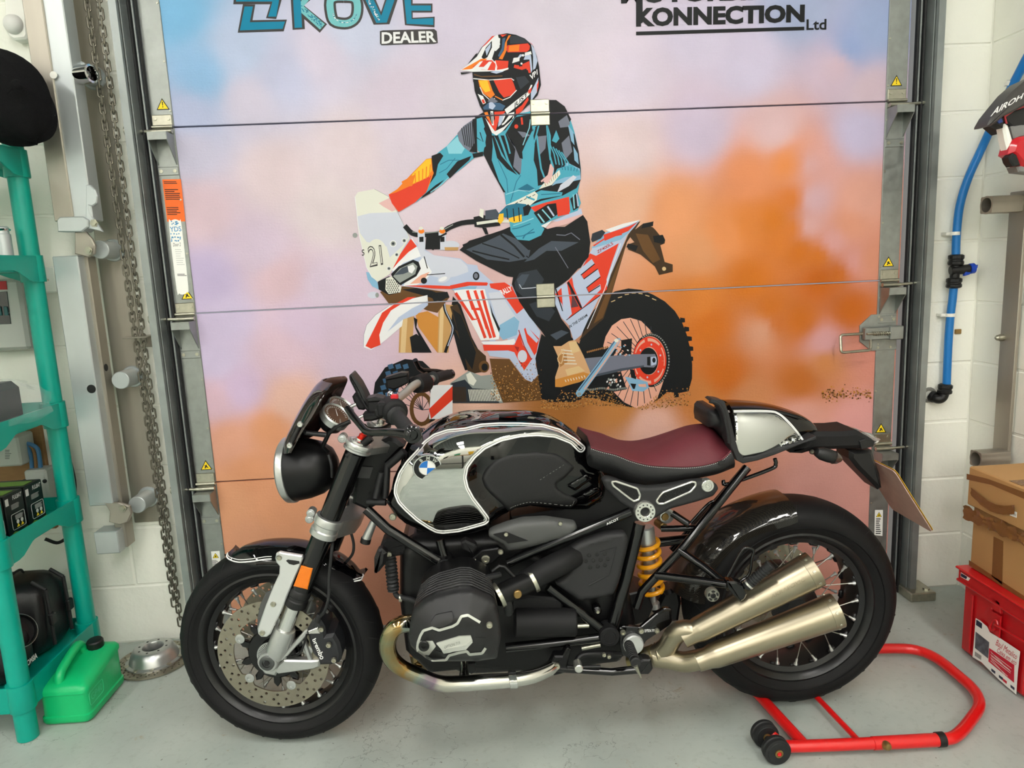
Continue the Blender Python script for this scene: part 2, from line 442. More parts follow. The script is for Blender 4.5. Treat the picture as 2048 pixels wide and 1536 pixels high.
# ================================================================ sectional door
SEAM = [-0.012, 0.6041, 1.2202, 1.8464, 2.4720, 3.0]
PRINT = [(350,20,130,190,228),(480,100,190,203,228),(700,60,205,210,230),(900,30,215,205,222),(1150,30,222,212,224),(1200,150,228,215,226),
 (1400,60,216,206,226),(1600,20,175,186,216),(1750,60,165,182,218),(1700,100,158,178,220),(400,150,150,192,228),(560,150,200,202,226),
 (650,110,216,206,222),(800,200,216,202,216),(1250,150,226,213,228),(1500,130,216,206,228),(1680,130,224,196,208),(1740,180,220,196,206),
 (380,230,188,196,224),(500,200,214,206,222),(900,230,216,206,216),(380,300,205,200,218),(550,350,226,206,208),(700,300,226,209,212),
 (820,280,222,208,218),(1250,300,228,206,206),(1400,260,212,196,216),(1550,260,226,190,190),(1720,260,206,196,222),(400,420,222,195,202),
 (520,500,216,196,212),(650,420,226,211,211),(1250,400,233,182,150),(1350,420,236,160,108),(1500,350,236,150,100),(1600,330,236,146,82),
 (1720,400,231,170,150),(420,560,202,186,216),(560,560,222,190,196),(650,580,220,200,216),(1400,500,231,160,108),(1450,470,236,150,88),
 (1560,480,226,130,48),(1700,450,231,160,130),(1500,560,216,120,28),(1640,560,206,105,18),(1740,520,222,150,120),(450,640,216,200,226),
 (600,640,220,196,216),(430,720,216,200,226),(560,700,226,195,206),(700,740,220,196,211),(1420,650,211,115,28),(1550,650,202,110,38),
 (1700,620,202,105,24),(1740,700,226,150,130),(1650,720,216,140,80),(430,800,226,190,201),(480,780,216,190,216),(580,800,236,190,170),
 (1450,750,206,110,28),(1600,760,202,115,44),(1300,770,205,125,45),(460,880,233,170,140),(540,860,236,165,120),(500,950,236,165,120),
 (1300,850,236,186,166),(1600,840,231,168,150),(1720,850,235,168,160),(460,1000,236,170,126),(550,1020,236,166,122),(1650,950,222,162,150),
 (500,1080,232,166,126),(750,1200,218,152,122),(1300,1000,214,150,130),(900,850,236,190,165),(1000,300,220,206,214),(1000,600,222,185,180),
 (1575,330,236,146,80),(1585,400,228,130,50),(1590,455,220,124,36),(1640,510,214,118,26),(1680,545,208,110,20),(1610,330,222,180,184),(1625,400,224,182,186),(1615,450,226,176,172),(1665,485,226,166,160),(1705,525,226,160,150),(1530,660,222,162,130),(1650,690,224,166,166),(1540,620,206,114,30),(1600,640,206,112,30),(1550,440,224,128,34),(1500,450,228,136,60),(1240,815,196,130,66),(1130,800,170,110,50),(1400,800,206,130,66),(1500,800,212,140,90),(1600,500,214,118,26),(1400,600,220,130,50)]
_pc = []
for px, py, r_, g_, b_ in PRINT:
    q = at(px, py, 0); _pc.append((q.x, q.z, rgb(r_, g_, b_)))
def print_colour(x, z):
    sw = 0; c = [0, 0, 0]
    for (a, b, cc) in _pc:
        d = (x-a)**2+(z-b)**2+0.0007; w_ = d**-2.1; sw += w_
        for i in range(3): c[i] += w_*cc[i]
    return [v/sw*k for v, k in zip(c, (.81, .81, .86))]   # ink is a little darker than it photographs
def print_material():
    m = mat('printed_door_skin', (1, 1, 1), 0.42, spec=.25); nt = m.node_tree; N = nt.nodes; L = nt.links; b = N['Principled BSDF']
    a = N.new('ShaderNodeAttribute'); a.attribute_name = 'print'
    geo = N.new('ShaderNodeNewGeometry'); n = N.new('ShaderNodeTexNoise'); n.inputs['Scale'].default_value = 5; n.inputs['Detail'].default_value = 5
    L.new(geo.outputs['Position'], n.inputs['Vector'])
    mr = N.new('ShaderNodeMapRange'); mr.inputs[1].default_value = .3; mr.inputs[2].default_value = .7; mr.inputs[3].default_value = .93; mr.inputs[4].default_value = 1.06
    L.new(n.outputs['Fac'], mr.inputs[0]); mx = N.new('ShaderNodeMix'); mx.data_type = 'RGBA'; mx.blend_type = 'MULTIPLY'; mx.inputs[0].default_value = 1
    L.new(a.outputs['Color'], mx.inputs[6]); L.new(mr.outputs[0], mx.inputs[7]); L.new(mx.outputs[2], b.inputs['Base Color'])
    mp = N.new('ShaderNodeMapping'); mp.inputs['Scale'].default_value = (8, 8, 60); L.new(geo.outputs['Position'], mp.inputs[0])
    n2 = N.new('ShaderNodeTexNoise'); n2.inputs['Scale'].default_value = 3; n2.inputs['Detail'].default_value = 4; L.new(mp.outputs[0], n2.inputs['Vector'])
    n3 = N.new('ShaderNodeTexNoise'); n3.inputs['Scale'].default_value = 130; L.new(geo.outputs['Position'], n3.inputs['Vector'])
    ad = N.new('ShaderNodeMath'); ad.operation = 'ADD'; L.new(n2.outputs['Fac'], ad.inputs[0]); L.new(n3.outputs['Fac'], ad.inputs[1])
    bp = N.new('ShaderNodeBump'); bp.inputs['Strength'].default_value = .22; bp.inputs['Distance'].default_value = .004
    L.new(ad.outputs[0], bp.inputs['Height']); L.new(bp.outputs['Normal'], b.inputs['Normal'])
    return m
M_print = print_material()
door = thing('door_1', 'printed sectional garage door with galvanised side stiles', None, (0.265, 0, 0), kind='structure')
DX0, DX1 = -0.976, 1.482                   # edges of the print
for i in range(5):
    z0, z1 = SEAM[i]+(0.0018 if i else 0), SEAM[i+1]-0.0018; n = 110; k = 34; r = .004
    rows = []
    for j in range(k+1):
        z = z0+(z1-z0)*j/k; rows.append([V((DX0-.06+(DX1-DX0+.14)*q/n, 0, z)) for q in range(n+1)])
    rows = [[p+V((0, .006, 0)) for p in rows[0]]]+[[p+V((0, .0, r*.4)) for p in rows[0]]]+rows[1:-1]+[[p-V((0, 0, r*.4)) for p in rows[-1]]]+[[p+V((0, .006, 0)) for p in rows[-1]]]
    g = G(); g.grid(rows)
    g.box(((DX0+DX1)/2, .03, (z0+z1)/2), (DX1-DX0+.12, .044, z1-z0-.004))
    nb = len(g.v)
    o = g.obj('door_section', M_print, door, smooth=30); me = o.data
    ca = me.color_attributes.new('print', 'FLOAT_COLOR', 'POINT'); c0 = WM[o.name].translation
    for vi, v in enumerate(me.vertices): ca.data[vi].color = (*print_colour(v.co.x+c0.x, v.co.z+c0.z), 1)
    for (xa, xb) in ((-1.046, DX0), (DX1, 1.556)):
        g = G(); g.bbox(((xa+xb)/2, -.002, (z0+z1)/2), (xb-xa, .006, z1-z0), .0015)
        st = g.obj('end_stile', M_galv, door, smooth=0)
        bo = G()
        for zf in (.08, .33, .62, .9): bo.lathe((xb-.006 if xa < 0 else xa+.006, -.005, z0+(z1-z0)*zf), (0, -1, 0), [(.0036, 0), (.003, .0018), (0, .002)], 10)
        bo.obj('rivets', M_zinc, st)

def bolt_geo(g, p, r=.008, d=(0, -1, 0), h=.005, hexa=True):
    if hexa: g.lathe(p, d, [(r*1.25, 0), (r*1.25, h*.25), (r*.85, h*.25), (r*.85, h), (0, h*1.05)], 6)
    else: g.lathe(p, d, [(r, 0), (r, h*.5), (r*.8, h), (r*.45, h), (r*.4, h*.35), (0, h*.35)], 14)
g = G(); bolt_geo(g, (0, 0, 0), .0075); o = g.obj('bolt', M_zinc); BOLT = o.data; bpy.data.objects.remove(o)
def bolt(p, parent, s=1.0, d=None): 
    mw = Matrix.Translation(p) if d is None else frame(p, d) @ Matrix.Rotation(PI/2, 4, 'X') 
    inst('bolt', BOLT, mw @ Matrix.Scale(s, 4), parent)

def roller_bracket(sx, z):
    xm = (-1.046+DX0)/2 if sx < 0 else (DX1+1.556)/2
    g = G(); g.bbox((xm, -.007, z+.021), (.066, .006, .036), .002)           # upper leaf
    g.cyl((xm-.034, -.012, z), (xm+.034, -.012, z), .006, 12)                # knuckle
    g.cyl((xm-.032, -.022, z-.016), (xm+.034, -.022, z-.016), .0075, 12)
    g.bbox((xm, -.01, z-.016), (.06, .012, .014), .002)
    g.cyl((xm+sx*.03, -.022, z-.016), (xm+sx*.112, -.022, z-.012), .0055, 10) # roller stem
    g.cyl((xm+sx*.1, -.022, z-.012), (xm+sx*.118, -.022, z-.012), .016, 14)
    b = g.obj('roller_bracket', M_zinc, door)
    g = G()                                                                    # tapering sheet metal guard
    a = xm-.030; c = xm+.030; zt = z-.026
    side = [(-.066, zt), (-.066, zt-.024), (-.004, zt-.098), (-.004, zt)]
    for xx in (a, c): g.prism([(xx-.0015, y, q) for y, q in side], (.003, 0, 0))
    g.box((xm, -.066, zt-.012), (.06, .003, .024)); g.box((xm, -.035, zt), (.06, .062, .003))
    g.obj('finger_guard', M_galv, b, smooth=0)
    g = G(); g.bbox((xm, -.006, z-.143), (.068, .004, .028), .004); lp = g.obj('lower_plate', M_galv, b, smooth=0)
    for s in (-1, 1):
        bolt((xm+s*.022, -.0095, z+.026), b); bolt((xm+s*.023, -.008, z-.143), b)
for z in SEAM[1:5]:
    for sx in (-1, 1): roller_bracket(sx, z)

for (px, py, dz) in ((1080, 225, 0), (1091, 591, 0)):                          # hinges in the middle
    p = at(px, py, 0); z = min(SEAM, key=lambda s: abs(s-p.z))
    g = G(); g.bbox((p.x, -.004, z+.025), (.066, .005, .044), .003); g.bbox((p.x, -.004, z-.021), (.066, .005, .036), .003)
    g.cyl((p.x-.032, -.009, z), (p.x+.032, -.009, z), .0065, 12); h = g.obj('hinge', M_zinc, door)
    for s in (-1, 1): bolt((p.x+s*.022, -.0065, z+.034), h, .8); bolt((p.x+s*.022, -.0065, z-.026), h, .8)

def pxsheet(name, pts, m, parent, Y, thick=.0006):
    g = G(); g.prism([at(x, y, Y) for x, y in pts], (0, thick, 0)); return g.obj(name, m, parent, smooth=0)
def warn(px, py, s, parent=door, Y=-.0058, hand=True):                         # yellow warning triangle
    c = at(px, py, Y); h = s
    def P(x, z, d=0): return V((c.x+x*h, Y-d, c.z+z*h))
    g = G(); g.prism([P(-.58, -.5), P(.58, -.5), P(0, .5)], (0, .0006, 0)); o = g.obj('warning_sticker', M_ink, parent, smooth=0)
    g = G(); g.prism([P(-.46, -.43, .0003), P(.46, -.43, .0003), P(0, .36, .0003)], (0, .0003, 0)); g.obj('yellow_field', M_yellow, o, smooth=0)
    g = G()
    if hand:
        g.prism([P(x, z, .0006) for x, z in ((-.2, -.3), (-.05, -.34), (.0, -.22), (.2, -.3), (.22, -.24), (.06, -.1), (.1, .0), (-.02, .04), (-.05, -.06), (-.14, 0), (-.16, -.06), (-.08, -.16))], (0, .0003, 0))
    else:
        g.prism([P(-.05, .2, .0006), P(.05, .2, .0006), P(.03, -.14, .0006), P(-.03, -.14, .0006)], (0, .0003, 0))
        g.prism([P(.05*math.cos(a*PI/4), -.25+.05*math.sin(a*PI/4), .0006) for a in range(8)], (0, .0003, 0))
    g.obj('symbol', M_ink, o, smooth=0)
for px, py, hd in ((325, 208, 0), (1793, 161, 0), (374, 588, 1), (1777, 523, 1), (412, 930, 1), (1762, 856, 1)): warn(px, py, .037, hand=bool(hd))
def linesheet(name, parent, x0, x1, y0, y1, n, Y, m=None, slant=0.0, frac=.45):     # rows of tiny print
    g = G()
    for i in range(n):
        ya = y0+(y1-y0)*i/n; yb = ya+(y1-y0)/n*frac; xb = x0+(x1-x0)*random.uniform(.6, 1); dx = slant*(ya-y0)
        g.sheet([at(x0+dx, ya, Y), at(xb+dx, ya, Y), at(xb+dx, yb, Y), at(x0+dx, yb, Y)])
    return g.obj(name, m or M_ink, parent, smooth=0)
def small_label(quad, tri, parent=door):
    o = pxsheet('safety_label', quad, M_label, parent, -.0058)
    warn(tri[0], tri[1], .02, o, -.0062)
    (x0, y0), (x1, _), (_, y2) = quad[0], quad[1], quad[2]
    linesheet('small_print', o, x0+2, x1-3, y0+17, y2-2, 8, -.0063, slant=(quad[3][0]-x0)/(quad[3][1]-y0))
small_label([(422, 1103), (439, 1102), (442, 1136), (426, 1138)], (431, 1111))
small_label([(1750, 1020), (1766, 1020), (1765, 1072), (1749, 1070)], (1758, 1029))
# orange maker's label and white inspection tag on the left stile
o = pxsheet('maker_label', zz(Z1, [(958, 1060), (1068, 1058), (1095, 1308), (988, 1310)]), M_orange, door, -.0060)
for (y0, y1, n) in ((1072, 1090, 2), (1118, 1185, 6), (1224, 1275, 5)):
    a = zz(Z1, [(966+(y0-1060)*.11, y0), (1058+(y0-1060)*.11, y1)]); linesheet('small_print', o, a[0][0], a[1][0], a[0][1], a[1][1], n, -.0064, slant=.115)
tagp = zz(Z1, [(998, 1330), (1010, 1305), (1035, 1296), (1060, 1305), (1072, 1328), (1112, 1690), (1104, 1726), (1082, 1740), (1058, 1734), (1043, 1708)])
o = pxsheet('inspection_tag', crv2(tagp, 3), M_label, door, -.0062, .001)
text_fit('tag_lettering', 'YDS', MAT['blue_ink'], o, zz(Z1, [(1002, 1340), (1068, 1336), (1073, 1366), (1006, 1370)]), -.0067, bold=.01)
g = G()
for i in range(34):
    a, b = zz(Z1, [(1006+random.random()*62, random.choice((1308, 1316, 1324, 1380, 1390, 1400, 1410, 1420))+random.random()*4)])[0]
    if b < 448 and not 1012/2.954 < a < 1062/2.954: continue
    g.sheet([at(a+x, b+y, -.0066) for x, y in ((-1, -1.2), (1.2, -1.2), (1, 1.2), (-1.2, 1.2))])
g.obj('tag_dots', MAT['blue_ink'], o, smooth=0)
linesheet('small_print', o, 350, 366, 499, 533, 8, -.0066, mat('grey_ink', rgb(120, 120, 118), .5), slant=.12, frac=.12)
linesheet('small_print', o, 354.5, 374, 548, 553, 2, -.0066, slant=.12)
text_fit('handwriting', 'Door 2', M_ink, o, [(345.5, 486), (361, 485), (362, 492), (346.5, 493)], -.0066, shear=.3)

# spring latch with pull handle
g = G(); g.prism([at(x, y, -.006) for x, y in zz(Z5, [(255, 548), (330, 478), (492, 470), (490, 700), (330, 710), (255, 650)])], (0, .004, 0), .001)
la = g.obj('latch', M_galv, door, smooth=0)
q = lambda x, y, Y: at(*zz(Z5, [(x, y)])[0], Y)
g = G(); a, b = q(280, 600, -.02), q(510, 590, -.02)
g.bbox(((a+b)/2), ((b-a).length, .024, .046), .003); g.bbox(q(480, 592, -.028), (.05, .03, .05), .003); g.obj('bolt_case', M_galv, la, smooth=0)
g = G(); pts = []
for i in range(100): t = i/99; c = q(335+t*115, 600-t*4, -.038); pts.append(c+V((0, .007*math.cos(t*50), .007*math.sin(t*50))))
g.tube(pts, .0013, 6); g.tube([q(300, 602, -.038), q(460, 596, -.038)], .004, 8); g.obj('spring', M_zinc, la)
g = G(); g.tube(arcfillet([q(270, 600, -.03), q(130, 608, -.045), q(135, 722, -.06), q(325, 705, -.05), q(322, 640, -.03)], .012), .0052, 10); g.obj('pull_handle', M_zinc, la)
for x, y in ((378, 492), (458, 490), (370, 688), (450, 684)): bolt(q(x, y, -.006), la, .8)

# vertical guide tracks
def track(sx, label):
    xo = XL if sx < 0 else XR; t = thing('door_track', label, 'door track', (xo, -.03, 0)); s = -sx     # s: towards the door
    g = G(); g.box((xo+s*.0015, -.035, 1.5), (.003, .07, 3.0)); g.box((xo+s*.012, -.07, 1.5), (.024, .003, 3.0)); g.box((xo+s*.0225, -.06, 1.5), (.003, .02, 3.0))
    g.obj('guide_angle', M_galvd, t, smooth=0)
    g = G(); g.box((xo+s*.03, -.006, 1.5), (.02, .004, 3.0)); g.box((xo+s*.028, -.03, 1.5), (.003, .05, 3.0)); g.obj('roller_channel', M_galvd, t, smooth=0)
    g = G()
    for i, (dx, w_) in enumerate(((.041, .008), (.061, .007))): g.bbox((xo+s*dx, -.008-.005*(2-i), 1.5), (w_, .02, 3.0), .003)
    g.obj('rubber_seal', M_rubber, t, smooth=0)
    g = G(); g.bbox((xo+s*.0505, -.010, 1.5), (.006, .016, 3.0), .001); g.obj('guide_lip', M_galvd, t, smooth=0)
    if sx < 0: g = G(); g.bbox((xo+.012, -.03, .012), (.02, .06, .024), .003)
    else: g = G(); g.bbox((xo+s*.012-s*.02, -.05, .018), (.1, .12, .036), .004); f = g.obj('floor_bracket', M_zinc, t, smooth=0)
    if sx > 0: g = G(); g.lathe((xo-s*.035, -.08, .036), (0, 0, 1), [(.012, 0), (.012, .005), (0, .006)], 6); g.obj('anchor_bolt', M_zinc, f)
    for z in (.28, 1.0, 1.47, 1.95):
        if sx < 0:
            g = G(); g.bbox((xo-.012, -.003, z), (.03, .004, .035), .006); b = g.obj('wall_tab', M_white, t, smooth=0); bolt((xo-.016, -.005, z), b, .6)
track(-1, 'galvanised vertical door track at the left of the printed door')
track(1, 'galvanised vertical door track at the right of the printed door')
# ================================================================ motorcycle
BY = -0.605                                 # centre plane of the motorcycle
def Q(px, py, n): return at(px, py, BY-n)
def qs(o, pts, n): return [Q(x, y, n) for x, y in zz(o, pts)]
def q1(o, x, y, n): return Q(*zz(o, [(x, y)])[0], n)
def mpp(n): return (CAM_D+BY-n)/FPX         # metres per photo pixel at offset n (about)
DEL = -0.12
FAX = V((-math.sin(DEL), math.cos(DEL), 0))  # axle of the slightly turned front wheel, pointing away
FC = V((-0.606, -0.617, 0.295)); RC = V((0.890, -0.602, 0.316))

M_tyre = mat('tyre_rubber', rgb(18, 18, 19), 0.6, spec=0.25, noise=0.1, nscale=60)
M_rim = mat('black_rim', rgb(20, 20, 21), 0.33, spec=0.5)
M_spoke = mat('spoke_steel', rgb(150, 148, 140), 0.3, 0.9)
M_silver = mat('silver_casting', rgb(186, 188, 186), 0.32, 0.8, noise=0.05, nscale=60)
M_bright = mat('bright_silver_paint', rgb(206, 208, 206), 0.3, 0.55)
M_chrome = mat('chrome', rgb(222, 222, 220), 0.035, 1.0)
M_chromet = mat('polished_tank_chrome', rgb(178, 179, 176), 0.025, 1.0)
M_disc = mat('brake_disc_steel', rgb(150, 144, 128), 0.38, 0.85, noise=0.1, nscale=50)
M_paint = mat('gloss_black_paint', rgb(5, 5, 6), 0.15, spec=0.0, coat=1.0)
M_pin = mat('white_pinstripe', rgb(232, 232, 230), 0.3)
M_grey = mat('dark_grey_panel', rgb(74, 75, 74), 0.42, spec=0.4, bump=.06, bscale=700)
M_panel = mat('black_side_panel', rgb(42, 42, 43), 0.5, spec=0.3, bump=.1, bscale=800)
M_pad = mat('black_knee_pad', rgb(24, 24, 25), 0.6)
M_leather = mat('burgundy_leather', rgb(96, 38, 46), 0.5, spec=0.4, bump=.25, bscale=500, noise=.06, nscale=30)
M_vinyl = mat('black_vinyl', rgb(28, 28, 29), 0.48, spec=0.4, bump=.15, bscale=500)
M_spring = mat('yellow_spring', rgb(226, 152, 16), 0.28, coat=.4)
M_ti = mat('brushed_titanium', rgb(158, 149, 128), 0.31, 0.97)
M_tid = mat('heat_tinted_collector', rgb(150, 138, 98), 0.3, 0.9, noise=.2, nscale=18)
M_orefl = mat('amber_reflector', rgb(226, 118, 12), 0.35, bump=.6, bscale=500)
M_alupin = mat('machined_aluminium', rgb(206, 206, 200), 0.24, 0.85)
M_screen = mat('smoked_screen', rgb(30, 17, 15), 0.06, spec=.6, coat=.6)
M_clear = mat('clear_lens', rgb(225, 222, 220), 0.05, trans=.85, ior=1.35)
M_gauge = mat('gauge_face', rgb(96, 72, 58), 0.12, coat=.7)
M_bronze = mat('bronze_cap', rgb(150, 122, 74), .35, .8)
M_blue = mat('roundel_blue', rgb(24, 110, 196), 0.25, coat=.6)
M_plate = mat('plate_back', rgb(168, 140, 128), .5, noise=.12, nscale=30)
M_plateY = mat('plate_yellow', rgb(226, 176, 40), .45)

bike = thing('motorcycle', 'black and chrome roadster motorcycle with burgundy seat and twin silencers', 'motorcycle', (0.14, BY, 0))

def header_material():
    m = mat('heat_blued_chrome', rgb(205, 203, 196), 0.07, 1.0); nt = m.node_tree; N = nt.nodes; L = nt.links; b = N['Principled BSDF']
    geo = N.new('ShaderNodeNewGeometry'); sx = N.new('ShaderNodeSeparateXYZ'); L.new(geo.outputs['Position'], sx.inputs[0])
    n = N.new('ShaderNodeTexNoise'); n.inputs['Scale'].default_value = 22; n.inputs['Detail'].default_value = 5; L.new(geo.outputs['Position'], n.inputs['Vector'])
    a = N.new('ShaderNodeMath'); a.operation = 'MULTIPLY_ADD'; a.inputs[1].default_value = .10; L.new(n.outputs['Fac'], a.inputs[0]); L.new(sx.outputs['X'], a.inputs[2])
    mr = N.new('ShaderNodeMapRange'); mr.inputs[1].default_value = -.27; mr.inputs[2].default_value = -.02; L.new(a.outputs[0], mr.inputs[0])
    cr = N.new('ShaderNodeValToRGB'); L.new(mr.outputs[0], cr.inputs[0]); e = cr.color_ramp.elements
    e[0].position = 0; e[0].color = (*rgb(160, 140, 96), 1); e[1].position = 1; e[1].color = (*rgb(214, 212, 206), 1)
    for p, c in ((.22, (150, 150, 120)), (.4, (168, 132, 76)), (.5, (150, 160, 150)), (.62, (150, 130, 150)), (.74, (205, 200, 190))):
        k = e.new(p); k.color = (*rgb(*c), 1)
    L.new(cr.outputs[0], b.inputs['Base Color']); b.inputs['Roughness'].default_value = .14
    return m
M_header = header_material()
def weave_material():
    m = mat('carbon_weave', rgb(22, 22, 23), 0.3, coat=.8, spec=.1); nt = m.node_tree; N = nt.nodes; L = nt.links; b = N['Principled BSDF']
    tc = N.new('ShaderNodeTexCoord'); mp = N.new('ShaderNodeMapping'); mp.inputs['Scale'].default_value = (330, 330, 330); L.new(tc.outputs['Object'], mp.inputs[0])
    ch = N.new('ShaderNodeTexChecker'); ch.inputs['Scale'].default_value = 1.0; L.new(mp.outputs[0], ch.inputs['Vector'])
    ch.inputs['Color1'].default_value = (*rgb(13, 13, 14), 1); ch.inputs['Color2'].default_value = (*rgb(42, 39, 34), 1)
    L.new(ch.outputs['Color'], b.inputs['Base Color']); return m
M_carbon = weave_material()

# ---------------------------------------------------------------- wheels
def holed_ring(g, M, r0, r1, holes, t, seg=72, lobes=None):
    # flat ring in the local xy plane with round holes; lobes: extra inner outline
    out = [(r1*math.cos(2*PI*i/seg), r1*math.sin(2*PI*i/seg)) for i in range(seg)]
    inn = lobes or [(r0*math.cos(2*PI*i/seg), r0*math.sin(2*PI*i/seg)) for i in range(seg)]
    loops = [out, inn]+[[(hx+hr*math.cos(2*PI*i/8), hy+hr*math.sin(2*PI*i/8)) for i in range(8)] for hx, hy, hr in holes]
    pts = []; ed = []
    for lp in loops:
        o = len(pts); pts += [V(p) for p in lp]; ed += [(o+i, o+(i+1) % len(lp)) for i in range(len(lp))]
    r = delaunay_2d_cdt(pts, ed, [], 1, 1e-8); vs = [(v.x, v.y) for v in r[0]]; fs = []
    for f in r[2]:
        cx = sum(vs[i][0] for i in f)/3; cy = sum(vs[i][1] for i in f)/3
        if inpoly(cx, cy, inn) or not inpoly(cx, cy, out): continue
        if any((cx-h[0])**2+(cy-h[1])**2 < (h[2]*.93)**2 for h in holes): continue
        fs.append(tuple(f))
    n = len(vs); g.add([M @ V((x, y, -t/2)) for x, y in vs]+[M @ V((x, y, t/2)) for x, y in vs], fs+[tuple(i+n for i in f)[::-1] for f in fs])
    for lp in loops:
        k = len(lp); g.add([M @ V((x, y, -t/2)) for x, y in lp]+[M @ V((x, y, t/2)) for x, y in lp], [(i, (i+1) % k, (i+1) % k+k, i+k) for i in range(k)])

def wheel(name, C, ax, R, hw, rimr, rimhw, label, phase=0.0, nl=20):
    # ax points to the far side; profile heights run along it
    M = frame(C, ax); near = -1
    g = G(); rl = rimr
    prof = [(rl, -rimhw), (rl+.002, -rimhw-.004), (rl-.004, -rimhw-.006), (rl-.016, -rimhw+.002), (rl-.020, -rimhw+.012), (rl-.034, -rimhw+.018),
            (rl-.036, -rimhw*.45), (rl-.042, 0), (rl-.036, rimhw*.45), (rl-.034, rimhw-.018), (rl-.020, rimhw-.012), (rl-.016, rimhw-.002), (rl-.004, rimhw+.006), (rl+.002, rimhw+.004), (rl, rimhw)]
    g.lathe(C, ax, prof+[(rl-.02, rimhw-.02), (rl-.02, -rimhw+.02), (rl, -rimhw)], 96)
    for i in range(nl*2):                    # spoke lugs standing in from the rim well
        a = 2*PI*(i+.5)/(nl*2)+phase; s = -1 if i % 2 else 1; c = M @ V(((rl-.036)*math.cos(a), (rl-.036)*math.sin(a), s*(rimhw-.026)))
        g.bbox(c, (.026, .012, .014), .004, M.to_3x3() @ Matrix.Rotation(a+PI/2, 3, 'Z'))
    wob = g.obj(name, M_rim, bike, smooth=40); wob['label'] = label
    g = G(); tp = []                          # tyre
    for t in range(25):
        s = -1+2*t/24; y = hw*math.sin(s*PI/2*.98)*1.0
        rr = R-(R-rl)*0.55*(1-math.cos(s*PI/2*.98))
        tp.append((rr, y))
    edge = tp[0][0]
    side = [(rl-.003, -rimhw-.002), (rl+.006, -rimhw-.006), (rl+.014, -(rimhw+hw)/2-.004), (edge-.012, -hw-.001)]
    g.lathe(C, ax, side+tp+[(r_, -h) for r_, h in side[::-1]]+[side[0]], 160); ty = g.obj('tyre', M_tyre, wob, smooth=60)
    g = G()                                   # moulded sidewall rings and tread cuts
    for s in (-1, 1):
        g.lathe(C, ax, [(rl+.022, s*(hw*.985)), (rl+.0235, s*(hw+.002)), (rl+.025, s*(hw*.99))], 96, cap=False)
    g.obj('sidewall_ring', M_tyre, wob)
    g = G()
    cut = mat('tread_cut', rgb(14, 14, 14), .8)
    for i in range(26):
        a = 2*PI*i/26+phase
        for s in (-1, 1):
            pts = []
            for k in range(5):
                u = .82-.13*k-(.04 if i % 2 else 0); y = s*hw*math.sin(u*PI/2*.98); rr = R-(R-rl)*0.55*(1-math.cos(u*PI/2*.98))+.0002
                b = a+.030*k*(1 if i % 2 else .7)+(.05 if i % 2 else 0); pts.append(M @ V((rr*math.cos(b), rr*math.sin(b), y)))
            g.tube(pts, [.0004, .0014, .0017, .0014, .0004], 5)
    o = g.obj('tread_grooves', cut, wob); o['kind'] = 'stuff'
    return wob, M
def spokes(wob, M, rl, rimhw, rh, hubw, nl=20, phase=0.0):
    for i in range(nl*2):
        s = -1 if i % 2 else 1; a = 2*PI*(i+.5)/(nl*2)+phase
        d = .42*(1 if (i//2) % 2 else -1)
        p = M @ V(((rl-.048)*math.cos(a), (rl-.048)*math.sin(a), s*(rimhw-.012))); q = M @ V((rh*math.cos(a+d*1.6), rh*math.sin(a+d*1.6), s*hubw))
        g = G(); g.tube([q, p], .0016, 6); g.obj('spoke', M_spoke, wob)
        if i == 0 or True:
            g = G(); dd = (p-q).normalized(); g.lathe(p-dd*.006, dd, [(.0024, -.008), (.0034, -.004), (.0036, .004), (.0062, .008), (.0062, .012), (0, .013)], 8); g.obj('spoke_nipple', M_silver, wob)

fw, FM = wheel('front_wheel', FC, FAX, .295, .060, .2285, .046, 'black wire-spoked front wheel', .09)
spokes(fw, FM, .2285, .046, .062, .035, 20, .09)
g = G(); g.lathe(FC, FAX, [(.02, -.075), (.03, -.07), (.032, -.05), (.066, -.042), (.068, -.036), (.040, -.03), (.034, 0), (.040, .03), (.068, .036), (.066, .042), (.03, .06), (.02, .075)], 40); g.obj('hub', M_satin, fw)
g = G()                                        # disc carrier
for i in range(10):
    a = 2*PI*i/10+.3; b = a+.3
    g.prism([FM @ V((r_*math.cos(t), r_*math.sin(t), -.066)) for r_, t in ((.045, a-.17), (.092, a-.09), (.104, a+.02), (.092, a+.13), (.045, a+.2))], FAX*.010, .002)
g.lathe(FC, FAX, [(.040, -.062), (.04, -.068), (.072, -.068), (.076, -.064), (.076, -.058), (.04, -.056), (.04, -.062)], 48); g.obj('disc_carrier', M_gloss, fw)
holes = []
for i in range(24):
    a = 2*PI*i/24
    for r_, da in ((.123, 0), (.138, .09), (.151, .0)): holes.append((r_*math.cos(a+da), r_*math.sin(a+da), .0042))
lob = []
for i in range(150):
    a = 2*PI*i/150; k = (a*5/(2*PI)) % 1; k = abs(k-.5)*2; lob.append(((.1135-.021*max(0, (k-.72)/.28)**.6)*math.cos(a+.5), (.1135-.021*max(0, (k-.72)/.28)**.6)*math.sin(a+.5)))
for s in (-1, 1):
    g = G(); Md = FM @ Matrix.Translation((0, 0, s*.071)); holed_ring(g, Md, .11, .160, holes, .0045, 96, lob); dk = g.obj('brake_disc', M_disc, fw, smooth=30)
    for i in range(5):
        g = G(); a = 2*PI*i/5+.5; p = Md @ V((.102*math.cos(a), .102*math.sin(a), s*.002)); g.lathe(p, FAX*s, [(.0135, 0), (.0135, .003), (.010, .004), (.006, .004), (.006, .002), (0, .002)], 18)
        g.obj('disc_button', M_silver, fw)
g = G(); N_ = 44                               # slotted ABS ring
